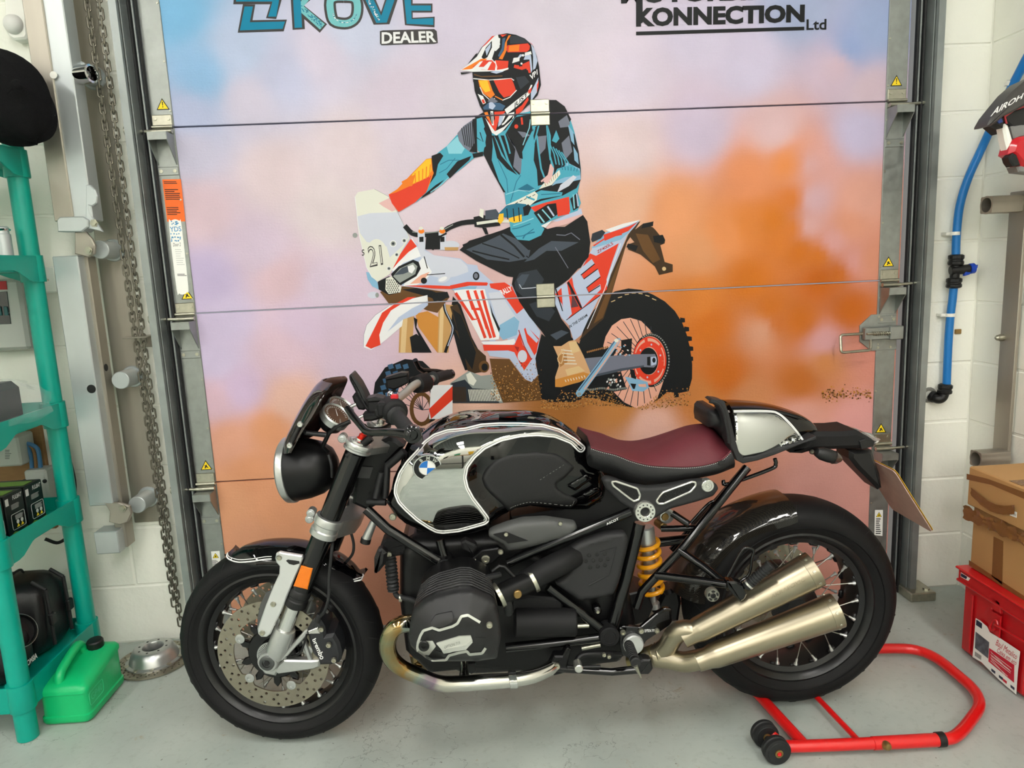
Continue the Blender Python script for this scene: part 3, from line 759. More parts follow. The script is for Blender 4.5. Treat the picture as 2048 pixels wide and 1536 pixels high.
for i in range(N_):
    a = 2*PI*i/N_; g.prism([FM @ V((r_*math.cos(a+t), r_*math.sin(a+t), -.083)) for r_, t in ((.026, -.035), (.026, .035), (.040, .045), (.040, -.045))], FAX*.002)
g.lathe(FC, FAX, [(.040, -.083), (.0425, -.083), (.0425, -.081), (.04, -.081), (.04, -.083)], 48); g.lathe(FC, FAX, [(.02, -.083), (.026, -.083), (.026, -.081), (.02, -.081), (.02, -.083)], 48)
g.obj('abs_ring', M_silver, fw)

rw, RM = wheel('rear_wheel', RC, V((0, 1, 0)), .316, .090, .2285, .072, 'wide black wire-spoked rear wheel', .05)
spokes(rw, RM, .2285, .072, .062, .05, 20, .05)
g = G(); g.lathe(RC, (0, 1, 0), [(.0, -.075), (.03, -.075), (.05, -.06), (.07, -.055), (.07, -.045), (.045, -.03), (.045, .05), (.075, .055), (.08, .1), (.075, .14), (.05, .16), (0, .165)], 40); g.obj('hub', M_satin, rw)
g = G(); holes = [(r_*math.cos(2*PI*i/20+d), r_*math.sin(2*PI*i/20+d), .0034) for i in range(20) for r_, d in ((.1, 0), (.113, .12), (.126, .05))]
holed_ring(g, RM @ Matrix.Translation((0, 0, .085)), .085, .1325, holes, .0045, 72); g.obj('brake_disc', M_disc, rw, smooth=30)

# ---------------------------------------------------------------- fenders
def sstep(t): t = max(0, min(1, t)); return t*t*(3-2*t)
def interp(tab, a):
    tab = sorted(tab)
    if a <= tab[0][0]: return tab[0][1]
    for i in range(len(tab)-1):
        if a <= tab[i+1][0]: t = (a-tab[i][0])/(tab[i+1][0]-tab[i][0]+1e-9); return tab[i][1]*(1-t)+tab[i+1][1]*t
    return tab[-1][1]
def polar(C, p): d = p-C; return (math.atan2(d.z, -d.x), math.hypot(d.x, d.z))   # angle from the front, over the top
class Fender:
    def __init__(s, C, edge, ne, crown, ax=V((0, 1, 0)), pw=2.2, rmin=0, taper=False):
        s.taper = taper
        s.C = C; s.ax = ax; s.ne = ne; s.te = [polar(C, p) for p in edge]; s.tc = [(a, max(r, rmin)) for a, r in (polar(C, p) for p in crown)]; s.pw = pw
        s.a0 = min(t[0] for t in s.te); s.a1 = max(t[0] for t in s.te)
    def pt(s, a, u, off=0.0):               # u: -1 near edge .. 0 crown .. 1 far edge
        re, rc = interp(s.te, a), interp(s.tc, a); k = abs(u)**s.pw
        rc = re+(rc-re)*min(1, math.sqrt(max(0, min(a-s.a0, s.a1-a))/.2+.4)) if s.taper else rc
        r = rc-(rc-re)*(1-(1-min(k, 1))**.8)+off; y = s.ne*(1-(.45*(1-sstep(min(a-s.a0, s.a1-a)/.3)) if s.taper else 0))*math.copysign(min(1, 1.15*abs(u)-.15*u*u), u)
        side = 0.0
        return s.C+V((-r*math.cos(a), 0, r*math.sin(a)))+s.ax*y
    def build(s, name, m, label=None, na=48, nu=24):
        g = G(); rows = [[s.pt(s.a0+(s.a1-s.a0)*i/na, -1+2*j/nu) for j in range(nu+1)] for i in range(na+1)]
        inn = [[p+(s.C+s.ax*((p-s.C).dot(s.ax))-p).normalized()*.004 for p in r] for r in rows]
        full = [r+q[::-1] for r, q in zip(rows, inn)]; g.grid(full, close_u=True); n = len(full[0])
        g.add(full[0], [tuple(range(n))]); g.add(full[-1], [tuple(range(n))]); o = g.obj(name, m, bike, smooth=50)
        if label: o['label'] = label
        return o
fe = [Q(*p, .062) for p in zz(ZA, [(318, 393), (345, 428), (400, 442), (500, 434), (620, 428), (720, 436), (890, 480), (980, 520), (1075, 553), (1135, 545), (1157, 520)])]
fc = [Q(*p, 0) for p in zz(ZA, [(345, 368), (420, 335), (520, 308), (640, 297), (740, 300), (830, 316), (960, 372), (1050, 420), (1150, 505)])]
FF = Fender(FC, fe, .064, fc, FAX, 2.6, .307, True); ff = FF.build('front_fender', M_paint, 'gloss black front mudguard with double white pinstripe')
def cast_line(ob, name, m, o, pts, r_, parent, lift=.0008, sm=6):
    B = [WM[ob.name] @ v.co for v in ob.data.vertices]; from mathutils.bvhtree import BVHTree
    T_ = BVHTree.FromPolygons(B, [tuple(q.vertices) for q in ob.data.polygons]); P = []
    for q in crv([(*a, 0) for a in zz(o, pts)], sm):
        h = T_.ray_cast(CAM, ray(q.x, q.y).normalized())
        if h[0] is not None and (h[0]-CAM).length < 2.35: P.append(h[0]-ray(q.x, q.y).normalized()*lift)
    if len(P) > 2: g = G(); g.tube(P, r_, 6); g.obj(name, m, parent)
for dy, r_ in ((0, .0019), (-15, .0011)):
    cast_line(ff, 'pinstripe', M_pin, ZA, [(340, 372+dy*.2), (335+abs(dy)*.5, 392+dy*.5), (355, 412+dy), (405, 426+dy), (480, 422+dy), (560, 410+dy), (600, 408+dy)], r_, ff)
    cast_line(ff, 'pinstripe', M_pin, ZA, [(890, 470+dy), (980, 510+dy), (1030, 535+dy), (1070, 545+dy), (1125, 532+dy), (1146-abs(dy)*.4, 515+dy*.6), (1140, 500+dy*.3)], r_, ff)
he = [Q(*p, .098) for p in zz(ZG, [(430, 760), (430, 700), (455, 600), (510, 490), (590, 390), (680, 310), (780, 245), (880, 205), (1000, 170), (1090, 145), (1155, 118)])]
hc = [Q(*p, 0) for p in zz(ZG, [(235, 560), (260, 480), (330, 370), (400, 280), (500, 180), (620, 110), (760, 55), (900, 15), (1050, -15), (1195, -25)])]
HF = Fender(RC, he, .100, hc, V((0, 1, 0)), 2.4, .328); hf = HF.build('rear_hugger', M_carbon, 'glossy carbon fibre rear mudguard')
g = G(); g.grid([[HF.pt(HF.a0+(HF.a1-HF.a0)*i/40, -1, .0)+V((0, -.001, 0)) for i in range(41)], [HF.pt(HF.a0+(HF.a1-HF.a0)*i/40, -1, .0)+V((0, -.006, 0))+(HF.pt(HF.a0+(HF.a1-HF.a0)*i/40, -1)-RC).normalized()*-.02 for i in range(41)]])
g.obj('edge_flange', M_carbon, hf)

# ---------------------------------------------------------------- front fork
def fork_axis(py): return (714.6-.401*(py-898), py)
NF = .105
OFF = FAX*.21
def fk(py, side=0): return Q(*fork_axis(py), NF)+OFF*side
for side in (0, 1):
    g = G(); g.tube([fk(905, side), fk(1188, side)], .0285, 28); ft = g.obj('fork_tube', M_gloss, bike)
    g = G(); a, b = fk(1176, side), fk(1212, side); g.lathe(a, b-a, [(.0285, 0), (.031, .004), (.031, .02), (.029, .022), (.029, .03), (.0315, .033), (.0315, (b-a).length*.9), (.024, (b-a).length)], 28); g.obj('dust_seal', M_black, ft)
    g = G(); g.tube([fk(1205, side), fk(1275, side)], .0218, 24); g.obj('stanchion', M_chrome, ft)
    g = G(); a, b = fk(1256, side), fk(1312, side); g.lathe(a, b-a, [(.0215, 0), (.028, .001), (.029, .01), (.0295, .06), (.026, (b-a).length)], 28)
    g.lathe(FC+FAX*(-.116 if not side else .075), FAX, [(.012, 0), (.026, 0), (.028, .003), (.028, .024), (.012, .025)], 28)
    def zi(pts, n): return [Q(*p, n)+(OFF*.9 if side else V((0, 0, 0))) for p in zz(ZI, pts)]
    nn = NF+.012
    g.prism(zi([(745, 700), (900, 700), (895, 765), (985, 690), (1010, 655), (1012, 690), (860, 850), (845, 880), (800, 895), (795, 950), (770, 1000), (690, 985), (665, 950), (668, 880), (700, 845), (735, 815)], nn-.01), (0, .03, 0), .005)
    g.prism(zi([(830, 880), (1030, 885), (1095, 880), (1092, 930), (1050, 948), (790, 985), (760, 960), (790, 915)], nn-.006), (0, .022, 0), .004)
    g.prism(zi([(960, 745), (990, 730), (1045, 890), (1010, 895)], nn-.01), (0, .014, 0), .003)
    g.prism(zi([(985, 665), (1010, 655), (1010, 690), (860, 850), (800, 880), (840, 830)], nn), (0, .012, 0), .003)
    g.obj('fork_bottom', M_silver, ft, smooth=30)
g = G(); c = FC-FAX*.117; g.lathe(c, -FAX, [(.021, -.004), (.021, .002), (.017, .004), (.012, .004), (.011, 0), (0, 0)], 24); g.obj('axle_bolt', mat('dark_axle', rgb(96, 98, 98), .3, .9), bike)
g = G(); g.lathe(c-FAX*.0005, -FAX, [(.0085, .0), (.0085, .001), (0, .001)], 6); g.obj('axle_socket', M_black, bike)

def zi(pts, n): return [Q(*p, n) for p in zz(ZI, pts)]
bo = [(768, 135), (775, 102), (800, 90), (830, 97), (965, 118), (972, 140), (940, 220), (895, 320), (850, 430), (812, 530), (770, 610), (735, 690), (705, 712), (665, 712), (643, 690), (638, 655), (700, 480), (760, 330), (798, 250), (800, 195), (775, 165)]
g = G(); g.prism(zi(bo, .128), (0, .012, 0), .003); br = g.obj('fender_bracket', M_bright, bike, smooth=25); br['label'] = 'bright silver mudguard bracket'
g = G(); g.prism(zi([(640, 560), (660, 470), (700, 390), (740, 370), (775, 345), (735, 470), (690, 580), (650, 690), (636, 650)], .118), (0, .01, 0), .002); g.obj('bracket_cover', M_grey, br)
g = G(); g.prism(zi([(848, 152), (862, 143), (945, 155), (948, 172), (905, 184), (872, 176)], .1285), (0, .002, 0)); g.obj('bracket_opening', M_black, br, smooth=0)
def stud(p, parent, r=.0075, h=.005, m=None, d=(0, -1, 0)):
    g = G(); bolt_geo(g, p, r, d, h, False); return g.obj('screw', m or M_zinc, parent)
for x, y in ((798, 130), (755, 470), (675, 680)): stud(q1(ZI, x, y, .129), br)
g = G(); g.prism(zi([(958, 190), (1042, 212), (1005, 365), (902, 340)], .137), (0, .006, 0), .002); re = g.obj('side_reflector', M_orefl, bike, smooth=0); re['label'] = 'amber rectangular reflector'
# caliper
g = G(); g.prism(zi([(1000, 660), (1050, 585), (1075, 565), (1105, 600), (1130, 640), (1140, 700), (1200, 690), (1240, 760), (1255, 830), (1250, 880), (1230, 905), (1180, 918), (1095, 922), (1085, 880), (1045, 840), (1020, 760)], .128), (0, .10, 0), .008)
ca = g.obj('front_caliper', mat('black_caliper', rgb(32, 33, 36), .45, bump=.1, bscale=500), bike, smooth=30); ca['label'] = 'black radial brake caliper with white lettering'
g = G(); g.prism(zi([(1010, 668), (1080, 640), (1098, 688), (1012, 690)], .130), (0, .01, 0), .002); g.obj('caliper_edge', M_alupin, ca, smooth=0)
for x, y in ((1108, 650), (1200, 875), (1162, 765)): stud(q1(ZI, x, y, .131), ca, .008, .007)
text_fit('caliper_lettering', 'brembo', M_pin, ca, zz(ZI, [(1066, 716), (1137, 862), (1100, 878), (1040, 730)]), BY-.1292, bold=.02)
g = G(); g.tube(crv([q1(ZI, 1085, 570, .125), q1(ZI, 1130, 520, .14), q1(ZI, 1160, 420, .14), q1(ZI, 1165, 260, .13), q1(ZI, 1185, 60, .12), Q(665, 1075, .08), Q(664, 1050, .05)]), .0045, 8)
g.lathe(q1(ZI, 1085, 570, .125), (-.4, 0, -1), [(.007, -.012), (.008, -.008), (.008, .008), (.007, .012)], 10); g.obj('brake_hose', M_rubber, bike)
g = G(); g.tube(crv([q1(ZI, 1000, 690, .12), q1(ZI, 970, 790, .12), q1(ZI, 940, 835, .11), q1(ZI, 890, 850, .105)]), .003, 6); bolt_geo(g, q1(ZI, 862, 832, .105), .009, (0, -1, 0), .004, False); g.bbox(q1(ZI, 880, 830, .098), (.03, .012, .02), .003); g.obj('abs_sensor', M_black, bike)
# yokes
def yoke(name, y0, y1, m, rin, nm):
    g = G()
    for side in (0, 1):
        a, b = fk(y0, side), fk(y1, side); h = (b-a).length
        g.lathe(a, b-a, [(rin, 0), (rin+.008, .001), (rin+.010, .006), (rin+.010, h*.35), (rin+.006, h*.42), (rin+.006, h*.62), (rin+.009, h*.68), (rin+.009, h-.004), (rin, h)], 32)
    a, b = (fk(y0)+fk(y1))/2, (fk(y0, 1)+fk(y1, 1))/2; d = (fk(y1)-fk(y0)).normalized(); f = V((d.z, 0, -d.x))*-1
    f = f if f.x > 0 else -f                # backwards
    hh = (fk(y1)-fk(y0)).length*.42
    out = [a+f*.0, a+f*.035, (a+b)/2+f*.068+FAX*-.03, (a+b)/2+f*.068+FAX*.03, b+f*.035, b-f*.005, (a+b)/2+f*.012]
    g.prism([p-d*hh for p in out], d*hh*2, .004)
    o = g.obj(name, m, bike, smooth=35); o['label'] = nm; return o
ly = yoke('lower_yoke', 1033, 1072, M_silver, .0285, 'silver lower fork clamp')
uy = yoke('upper_yoke', 884, 903, M_silver, .0285, 'silver upper fork clamp')
for p, par in ((q1(ZA, 830, 140, .108), ly), (q1(ZA, 822, 175, .108), ly), (q1(ZK, 320, 1155, .12), uy)):
    g = G(); g.cyl(p+V((0, .03, 0)), p, .0115, 16, .002); bolt_geo(g, p+V((0, -.0002, 0)), .007, (0, -1, 0), .002, False); g.obj('clamp_bolt', M_silver, par)
a = fk(886); d = (fk(884)-fk(900)).normalized()
g = G(); g.lathe(a, d, [(.028, 0), (.028, .006), (.024, .008), (.015, .009), (.015, .013)], 28); g.obj('fork_cap', M_alupin, uy)
g = G(); g.lathe(a+d*.009, d, [(.0125, 0), (.0125, .006), (.010, .007), (.010, .016), (.006, .017), (.006, .024), (0, .025)], 14); g.obj('preload_adjuster', mat('red_anodised', rgb(196, 40, 24), .3, .6), uy)
b = fk(886, 1)
g = G(); g.lathe(b, d, [(.028, 0), (.028, .006), (.012, .009), (.012, .02), (0, .021)], 24); g.obj('fork_cap', M_alupin, uy)
# ---------------------------------------------------------------- surfaces bulging out of the side view
def xz(o, pts, n):
    return [(p.x, p.z) for p in (Q(*q, n) for q in zz(o, pts))]
def lined(x, z, pl):                        # distance to an open line
    best = 1e9
    for i in range(1, len(pl)):
        ax, ay = pl[i-1]; bx, by = pl[i]; dx, dy = bx-ax, by-ay; L = dx*dx+dy*dy
        t = 0 if L < 1e-12 else max(0, min(1, ((x-ax)*dx+(z-ay)*dy)/L)); d = (x-ax-t*dx)**2+(z-ay-t*dy)**2
        best = min(best, d)
    return math.sqrt(best)
def qd(t): t = max(0, min(1, t)); return math.sqrt(max(0, 1-(1-t)**2))
def sstep(t): t = max(0, min(1, t)); return t*t*(3-2*t)
def solve(px, py, fn, lift=0.0, n0=.15):
    n = n0
    for _ in range(14): p = Q(px, py, n); n = .35*n+.65*(fn(p.x, p.z)+lift)
    return Q(px, py, n)
def puff(name, px, ne, H, R, m, parent=bike, step=.008, thick=.02, label=None, o=None, fil=0):
    # panel traced in the photo, edge at offset ne, bulging H towards the camera over width R
    pts = zz(o, px) if o else px
    poly = [(p.x, p.z) for p in (Q(*q, ne) for q in pts)]
    if fil: poly = fil2(poly, fil)
    g = G()
    def fn(x, z): return V((x, BY-ne-H*qd(segd(x, z, poly)/R), z))
    g.patch(poly, step, fn, skirt=(0, thick, 0)); ob = g.obj(name, m, parent, smooth=55, weld=True)
    if label: ob['label'] = label
    return ob
def plate(name, o, px, n, t, m, parent=bike, bev=.002, fil=0, label=None, smooth=30):
    pts = zz(o, px) if o else px
    if fil: pts = fil2(pts, fil)
    g = G(); g.prism([Q(*p, n) for p in pts], (0, t, 0), bev); ob = g.obj(name, m, parent, smooth=smooth)
    if label: ob['label'] = label
    return ob
def rod(name, pts, r, m, parent=bike, sm=0, seg=12, label=None):   # pts: photo px, py, offset n
    P = [Q(*p) for p in pts]
    if sm:
        if isinstance(r, (list, tuple)): r = [r[i]*(1-j/sm)+r[i+1]*j/sm for i in range(len(r)-1) for j in range(sm)]+[r[-1]]
        P = crv(P, sm)
    g = G(); g.tube(P, r, seg); ob = g.obj(name, m, parent)
    if label: ob['label'] = label
    return ob
def screw(o, x, y, n, r=.007, m=None, parent=bike, h=.005, hexa=False):
    g = G(); bolt_geo(g, q1(o, x, y, n), r, (0, -1, 0), h, hexa); return g.obj('screw', m or M_zinc, parent)

# ---------------------------------------------------------------- tank
T_top = [(375, 385), (450, 325), (540, 275), (650, 235), (800, 208), (1000, 203), (1200, 203), (1350, 207), (1500, 235), (1640, 305), (1760, 395), (1885, 525)]
T_right = [(1880, 560), (1930, 640), (2010, 760), (2060, 900), (2065, 1030)]
T_bot = [(1890, 1150), (1700, 1130), (1480, 1095), (1350, 1070), (1220, 1085), (1090, 1150), (960, 1240), (800, 1285), (620, 1300), (460, 1290), (330, 1240), (220, 1190), (130, 1110), (55, 1000)]
T_front = [(75, 940), (110, 860), (130, 760), (170, 670), (230, 570), (300, 460)]
tt = [(p.x, p.y) for p in crv([(a, b, 0) for a, b in xz(ZC, T_top, 0)], 5)]
tr_ = xz(ZC, T_right, .10); tb = xz(ZC, T_bot, .12); tf = xz(ZC, T_front, .10)
T_out = tt+tr_+tb+tf
T_side = [tt[-1]]+tr_+tb+tf+[tt[0]]
kp = [(1830, 520), (1700, 440), (1560, 405), (1400, 395), (1250, 405), (1080, 450), (930, 520), (840, 600), (775, 690), (755, 780), (775, 870), (830, 970), (900, 1060), (960, 1140)]
K_line = [(p.x, p.y) for p in crv([(a, b, 0) for a, b in xz(ZC, kp, .17)], 4)]
K_poly = K_line+xz(ZC, [(1000, 1400), (2300, 1500), (2300, 500)], .17)
_c = Q(930, 990, .19)
def tank_w(x, z):
    W = .172-.50*(x-_c.x)**2-1.5*(z-_c.z)**2*(1 if z < _c.z else .45)
    d = lined(x, z, tt); w_ = W*math.sqrt(max(0, 1-(1-min(d/.068, 1))**3))
    ds = lined(x, z, T_side); w_ *= .80+.20*qd(ds/.045)
    dk = lined(x, z, K_line); s_ = sstep((dk if inpoly(x, z, K_poly) else -dk)/.05+.12)
    w_ -= .034*s_*qd(d/.068)
    return max(w_, 0)
ex = []; extra_line[:] = tt+[(a, b-.5) for a, b in tt[::-1]]
for d_ in (.0005, .002, .0045, .008, .0125, .018, .025, .033):
    L = crv([(a, b, 0) for a, b in tt], 2)
    for i in range(1, len(L)-1):
        t_ = (L[i+1]-L[i-1]).normalized(); q = (L[i].x+t_.y*d_, L[i].y-t_.x*d_)
        if inpoly(*q, T_out) and segd(*q, T_out) > d_*.9: ex.append(q)
extra_line[:] = tt
vs, fs, _b = tri2(T_out, .0095, ex)
g = G()
for s in (-1, 1): g.add([V((x, BY+s*tank_w(x, z), z)) for x, z in vs], [f if s > 0 else f[::-1] for f in fs])
tank = g.obj('fuel_tank', M_paint, bike, smooth=70, weld=True); tank['label'] = 'fuel tank with chrome side panel, badge and white pinstripes'
def tk(lift): return lambda px, py: solve(px, py, tank_w, lift)
chrome_px = [(330, 545), (240, 640), (175, 740), (138, 850), (133, 920), (165, 1000), (230, 1070), (330, 1160), (430, 1225), (500, 1262), (560, 1270), (700, 1255), (850, 1215), (935, 1190), (965, 1165), (960, 1135),
             (900, 1055), (830, 965), (778, 870), (758, 780), (775, 690), (840, 600), (930, 520), (1080, 448), (1250, 410), (1400, 400), (1560, 415), (1700, 470), (1775, 545), (1800, 548), (1825, 515), (1740, 440), (1600, 355), (1450, 312), (1250, 300), (1050, 300), (900, 310), (760, 345), (600, 360), (480, 400), (400, 460)]
cp = [(p.x, p.y) for p in arcfillet([(*q, 0) for q in zz(ZC, chrome_px)], 4, 3, True)]
g = G(); g.patch(cp, 3.2, tk(.0015), skirt=(0, .003, 0)); ch = g.obj('chrome_panel', M_chromet, tank, smooth=80, weld=True); ch['label'] = 'mirror chrome side panel of the tank'
for ins, r_ in ((-1.0, .0021), (3.2, .0011)):
    g = G(); g.tube([solve(x, y, tank_w, .002) for x, y in inset2(dens2(cp, 4), ins)], r_, 6, closed=True); g.obj('pinstripe', M_pin, tank)
# knee pad
pad = [(905, 790), (930, 720), (1000, 640), (1090, 585), (1200, 555), (1400, 545), (1560, 565), (1640, 610), (1735, 690), (1640, 790), (1570, 830), (1580, 880), (1640, 920), (1755, 970), (1760, 1000), (1700, 1050), (1480, 1030), (1330, 1020), (1220, 1045), (1150, 1085), (1080, 1010), (990, 930), (930, 860)]
pp = fil2(zz(ZC, pad), 5); 
g = G()
def padfn(px, py):
    d = segd(px, py, pp); return solve(px, py, tank_w, .001+.0075*qd(d/7))
g.patch(pp, 4, padfn, skirt=(0, .006, 0)); kn = g.obj('knee_pad', M_pad, tank, smooth=60, weld=True); kn['label'] = 'ribbed black rubber knee pad'
pin = inset2(pp, 11); g = G()                 # ribs of the pad
for i in range(-40, 90):
    seg = []
    for k in range(120):
        px = 940+k*2.2; py = 880+i*2.9+(k*2.2)*-.35
        if inpoly(px, py, pin): seg.append((px, py))
        elif len(seg) > 2: break
        else: seg = []
    if len(seg) > 3: g.tube([solve(x, y, tank_w, .0088) for x, y in seg[::2]+[seg[-1]]], .0005, 4, cap=False)
o = g.obj('pad_ribs', M_pad, kn, smooth=60); o['kind'] = 'stuff'
g = G(); st = zz(ZC, [(1160, 1052), (1210, 1030), (1330, 1000), (1480, 1010), (1690, 1030), (1730, 990)])
st = crv([(*q, 0) for q in st], 9); st2 = crv([(*q, 0) for q in zz(ZC, [(1425, 800), (1650, 658)])], 16)
for S in (st, st2):
    for i in range(0, len(S)-1, 2): g.tube([solve(S[i].x, S[i].y, tank_w, .0086), solve(S[i+1].x, S[i+1].y, tank_w, .0086)], .0005, 4)
o = g.obj('stitching', mat('pale_thread', rgb(150, 150, 146), .7), kn); o['kind'] = 'stuff'
# embossed bars behind the pad
for q in ([(1655, 850), (1840, 740), (1890, 790), (1740, 900)], [(1800, 930), (1935, 855), (1985, 900), (1850, 980)], [(1925, 1000), (2030, 945), (2050, 985), (1960, 1040)]):
    pq = fil2(zz(ZC, q), 3); g = G(); g.patch(pq, 4, lambda a, b: solve(a, b, tank_w, .0005+.004*qd(segd(a, b, pq)/4)), skirt=(0, .004, 0)); g.obj('tank_rib', M_paint, tank, smooth=60, weld=True)
# roundel badge
bc = zz(ZC, [(420, 690)])[0]; pc = solve(*bc, tank_w, .005)
e = .01; nrm = V(((tank_w(pc.x+e, pc.z)-tank_w(pc.x-e, pc.z))/(2*e), 1, (tank_w(pc.x, pc.z+e)-tank_w(pc.x, pc.z-e))/(2*e)))
nrm = V((-nrm.x, -1, -nrm.z)).normalized(); nrm = -V((-(tank_w(pc.x+e, pc.z)-tank_w(pc.x-e, pc.z))/(2*e), 1, -(tank_w(pc.x, pc.z+e)-tank_w(pc.x, pc.z-e))/(2*e))).normalized()
BM_ = frame(pc, nrm, (0.12, 0, 1)); RB = .038
g = G(); g.lathe(pc-nrm*.006, nrm, [(RB, 0), (RB, .007), (RB-.001, .0085), (RB-.0035, .0085), (RB-.0045, .0075), (0, .0075)], 48); bd = g.obj('round_badge', M_chrome, tank); bd['label'] = 'round badge with blue and white quarters'
g = G(); g.lathe(pc+nrm*.0017, nrm, [(RB-.0042, 0), (RB-.0042, .0005), (RB*.56, .0006), (RB*.56, 0)], 48); g.obj('badge_ring', M_paint, bd)
g = G(); g.lathe(pc+nrm*.0018, nrm, [(RB*.58, 0), (RB*.58, .0012), (RB*.54, .0014), (RB*.54, 0)], 48, cap=False); g.obj('badge_inner_ring', M_alupin, bd)
for k in range(4):
    g = G(); g.prism([BM_ @ V((0, 0, .0022))]+[BM_ @ V((RB*.54*math.cos(PI/2*k+PI/2*i/10), RB*.54*math.sin(PI/2*k+PI/2*i/10), .0022)) for i in range(11)], -nrm*.001); g.obj('badge_quarter', M_blue if k % 2 == 1 else M_pin, bd, smooth=0)
for t, a in (('B', 40), ('M', 0), ('W', -40)):
    vsx, fsx = textgeo(t, .0125, bold=.0006); Rz = Matrix.Rotation(math.radians(a), 4, 'Z'); g = G()
    # x runs to the left in the badge frame seen from outside, so mirror as needed
    g.add([BM_ @ (Rz @ V((v.x, v.y+RB*.72, .0026))) for v in vsx], fsx); g.obj('badge_letter', M_alupin, bd, smooth=0)
# filler cap and front top dress
pcap = q1(ZC, 745, 252, .03); up = V((-.16, -.12, 1)).normalized()
g = G(); g.lathe(pcap, up, [(.050, -.02), (.050, .0), (.047, .003), (.040, .003), (.038, .0015), (.014, .0015), (.013, .004), (0, .004)], 40); fcap = g.obj('filler_cap', M_alupin, tank); fcap['label'] = 'brushed silver filler cap'
g = G()
for i in range(6):
    a = i*PI/3; u1 = up.orthogonal().normalized(); v1 = up.cross(u1); g.lathe(pcap+(u1*math.cos(a)+v1*math.sin(a))*.044+up*.003, up, [(.003, 0), (.003, .001), (0, .001)], 8)
g.obj('cap_screws', M_black, fcap)
g = G(); g.bbox(pcap+up*.006, (.02, .005, .005), .0015); g.obj('key_slot', M_zinc, fcap)
pl = q1(ZC, 1140, 222, .05); g = G(); g.bbox(pl, (.05, .02, .006), .002); g.obj('tank_vent', M_black, tank)

# ---------------------------------------------------------------- seat
S_top = [(105, 290), (120, 285), (200, 300), (310, 315), (420, 312), (520, 280), (620, 240), (700, 210), (760, 200), (800, 205), (850, 260), (910, 300)]
S_seam = [(118, 325), (180, 345), (260, 365), (350, 400), (450, 425), (560, 433), (660, 435), (760, 425), (860, 395), (915, 345)]
sp_up = xz(ZF, S_top, 0); sp_low = xz(ZF, S_seam, .125)
SB = [(90, 390), (100, 420), (150, 450), (250, 490), (330, 535), (420, 552), (520, 545), (640, 525), (740, 500), (840, 480), (930, 430), (920, 360)]
# upper (burgundy) shell: from centre line out to the seam
upc = crv([Q(*p, 0) for p in zz(ZF, S_top)], 5); lwc = crv([Q(*p, .120) for p in zz(ZF, S_seam)], 5); n = 60
def res(P, n):
    L = [0]
    for i in range(1, len(P)): L.append(L[-1]+(P[i]-P[i-1]).length)
    out = []; j = 0
    for i in range(n+1):
        t = L[-1]*i/n
        while j < len(L)-2 and L[j+1] < t: j += 1
        k = (t-L[j])/(L[j+1]-L[j]+1e-9); out.append(P[j]*(1-k)+P[j+1]*k)
    return out
U, W_ = res(upc, n), res(lwc, n)
def seat_pt(i, u):                           # u -1 near seam .. 1 far seam
    a, b = U[i], W_[i]; k = abs(u); t = k**2.4; p = V((a.x*(1-k**1.5)+b.x*k**1.5, 0, a.z*(1-t)+b.z*t)); p.y = BY+(b.y-BY)*(-math.sin(u*PI/2)) if False else BY+u*abs(b.y-BY)*(1.08-.08*k)
    return p
g = G(); g.grid([[seat_pt(i, -1+2*j/24) for j in range(25)] for i in range(n+1)]); seat = g.obj('seat', M_leather, bike, smooth=80); seat['label'] = 'burgundy leather seat with black sides'
low = res(crv([Q(*p, .095) for p in zz(ZF, [(92, 385), (105, 430), (160, 455), (250, 490), (330, 535), (420, 552), (520, 545), (640, 525), (740, 500), (840, 478), (935, 440)])], 5), n)
for s in (-1, 1):
    rows = []
    for i in range(n+1):
        a, b = W_[i], low[i]; r = []
        for j in range(9):
            t = j/8; p = a*(1-t)+b*t; p.y = BY+s*(abs(a.y-BY)*(1-t)+abs(b.y-BY)*t+.016*math.sin(t*PI)); r.append(p)
        rows.append(r)
    g = G(); g.grid(rows); g.add([rows[0][j] for j in range(9)]+[V((p.x+.01, BY, p.z)) for p in rows[0]], [(j, j+1, j+10, j+9) for j in range(8)])
    so = g.obj('seat_side', M_vinyl, seat, smooth=70)
for s in (-1, 1):
    g = G(); P = [V((p.x, BY+s*(abs(p.y-BY)+.001), p.z)) for p in W_]; g.tube(P, .0022, 6); g.obj('seat_piping', M_leather, seat)
g = G(); P = res([p+V((0, -.0026, -.004)) for p in W_], 150)
for i in range(0, 149, 2): g.tube([P[i], P[i+1]], .0007, 4)
o = g.obj('seat_stitching', mat('white_thread', rgb(205, 200, 195), .7), seat); o['kind'] = 'stuff'
plate('seat_tag', ZF, [(845, 405), (885, 400), (880, 420), (848, 425)], .131, .002, M_black, seat, .0005)

# ---------------------------------------------------------------- tail hump
H_top = [(880, 62), (960, 62), (1080, 72), (1180, 92), (1280, 125), (1350, 165), (1395, 215), (1405, 245)]
H_low = [(935, 365), (975, 405), (1060, 395), (1150, 365), (1250, 320), (1340, 290), (1390, 270), (1405, 250)]
ut = res(crv([Q(*p, 0) for p in zz(ZF, H_top)], 6), 40); ul = res(crv([Q(*p, .105) for p in zz(ZF, [(900, 290)]+H_low[1:])], 6), 40)
ub = res(crv([Q(*p, .105) for p in zz(ZF, [(935, 380), (960, 400), (1060, 385), (1150, 355), (1250, 312), (1340, 285), (1390, 262), (1405, 250)])], 6), 40)
def hump_pt(i, u, off=0):
    a, b = ut[i], ub[i]; k = abs(u); wv = abs(b.y-BY)*(1-.55*(i/40)**3)+off
    h = 1-(1-k)**.0 if False else k
    z = a.z-(a.z-b.z)*k**2.3; x = a.x*(1-k**2)+b.x*k**2
    return V((x, BY+math.copysign(wv*math.sin(k*PI/2)**.85, u), z+off*(1-k)))
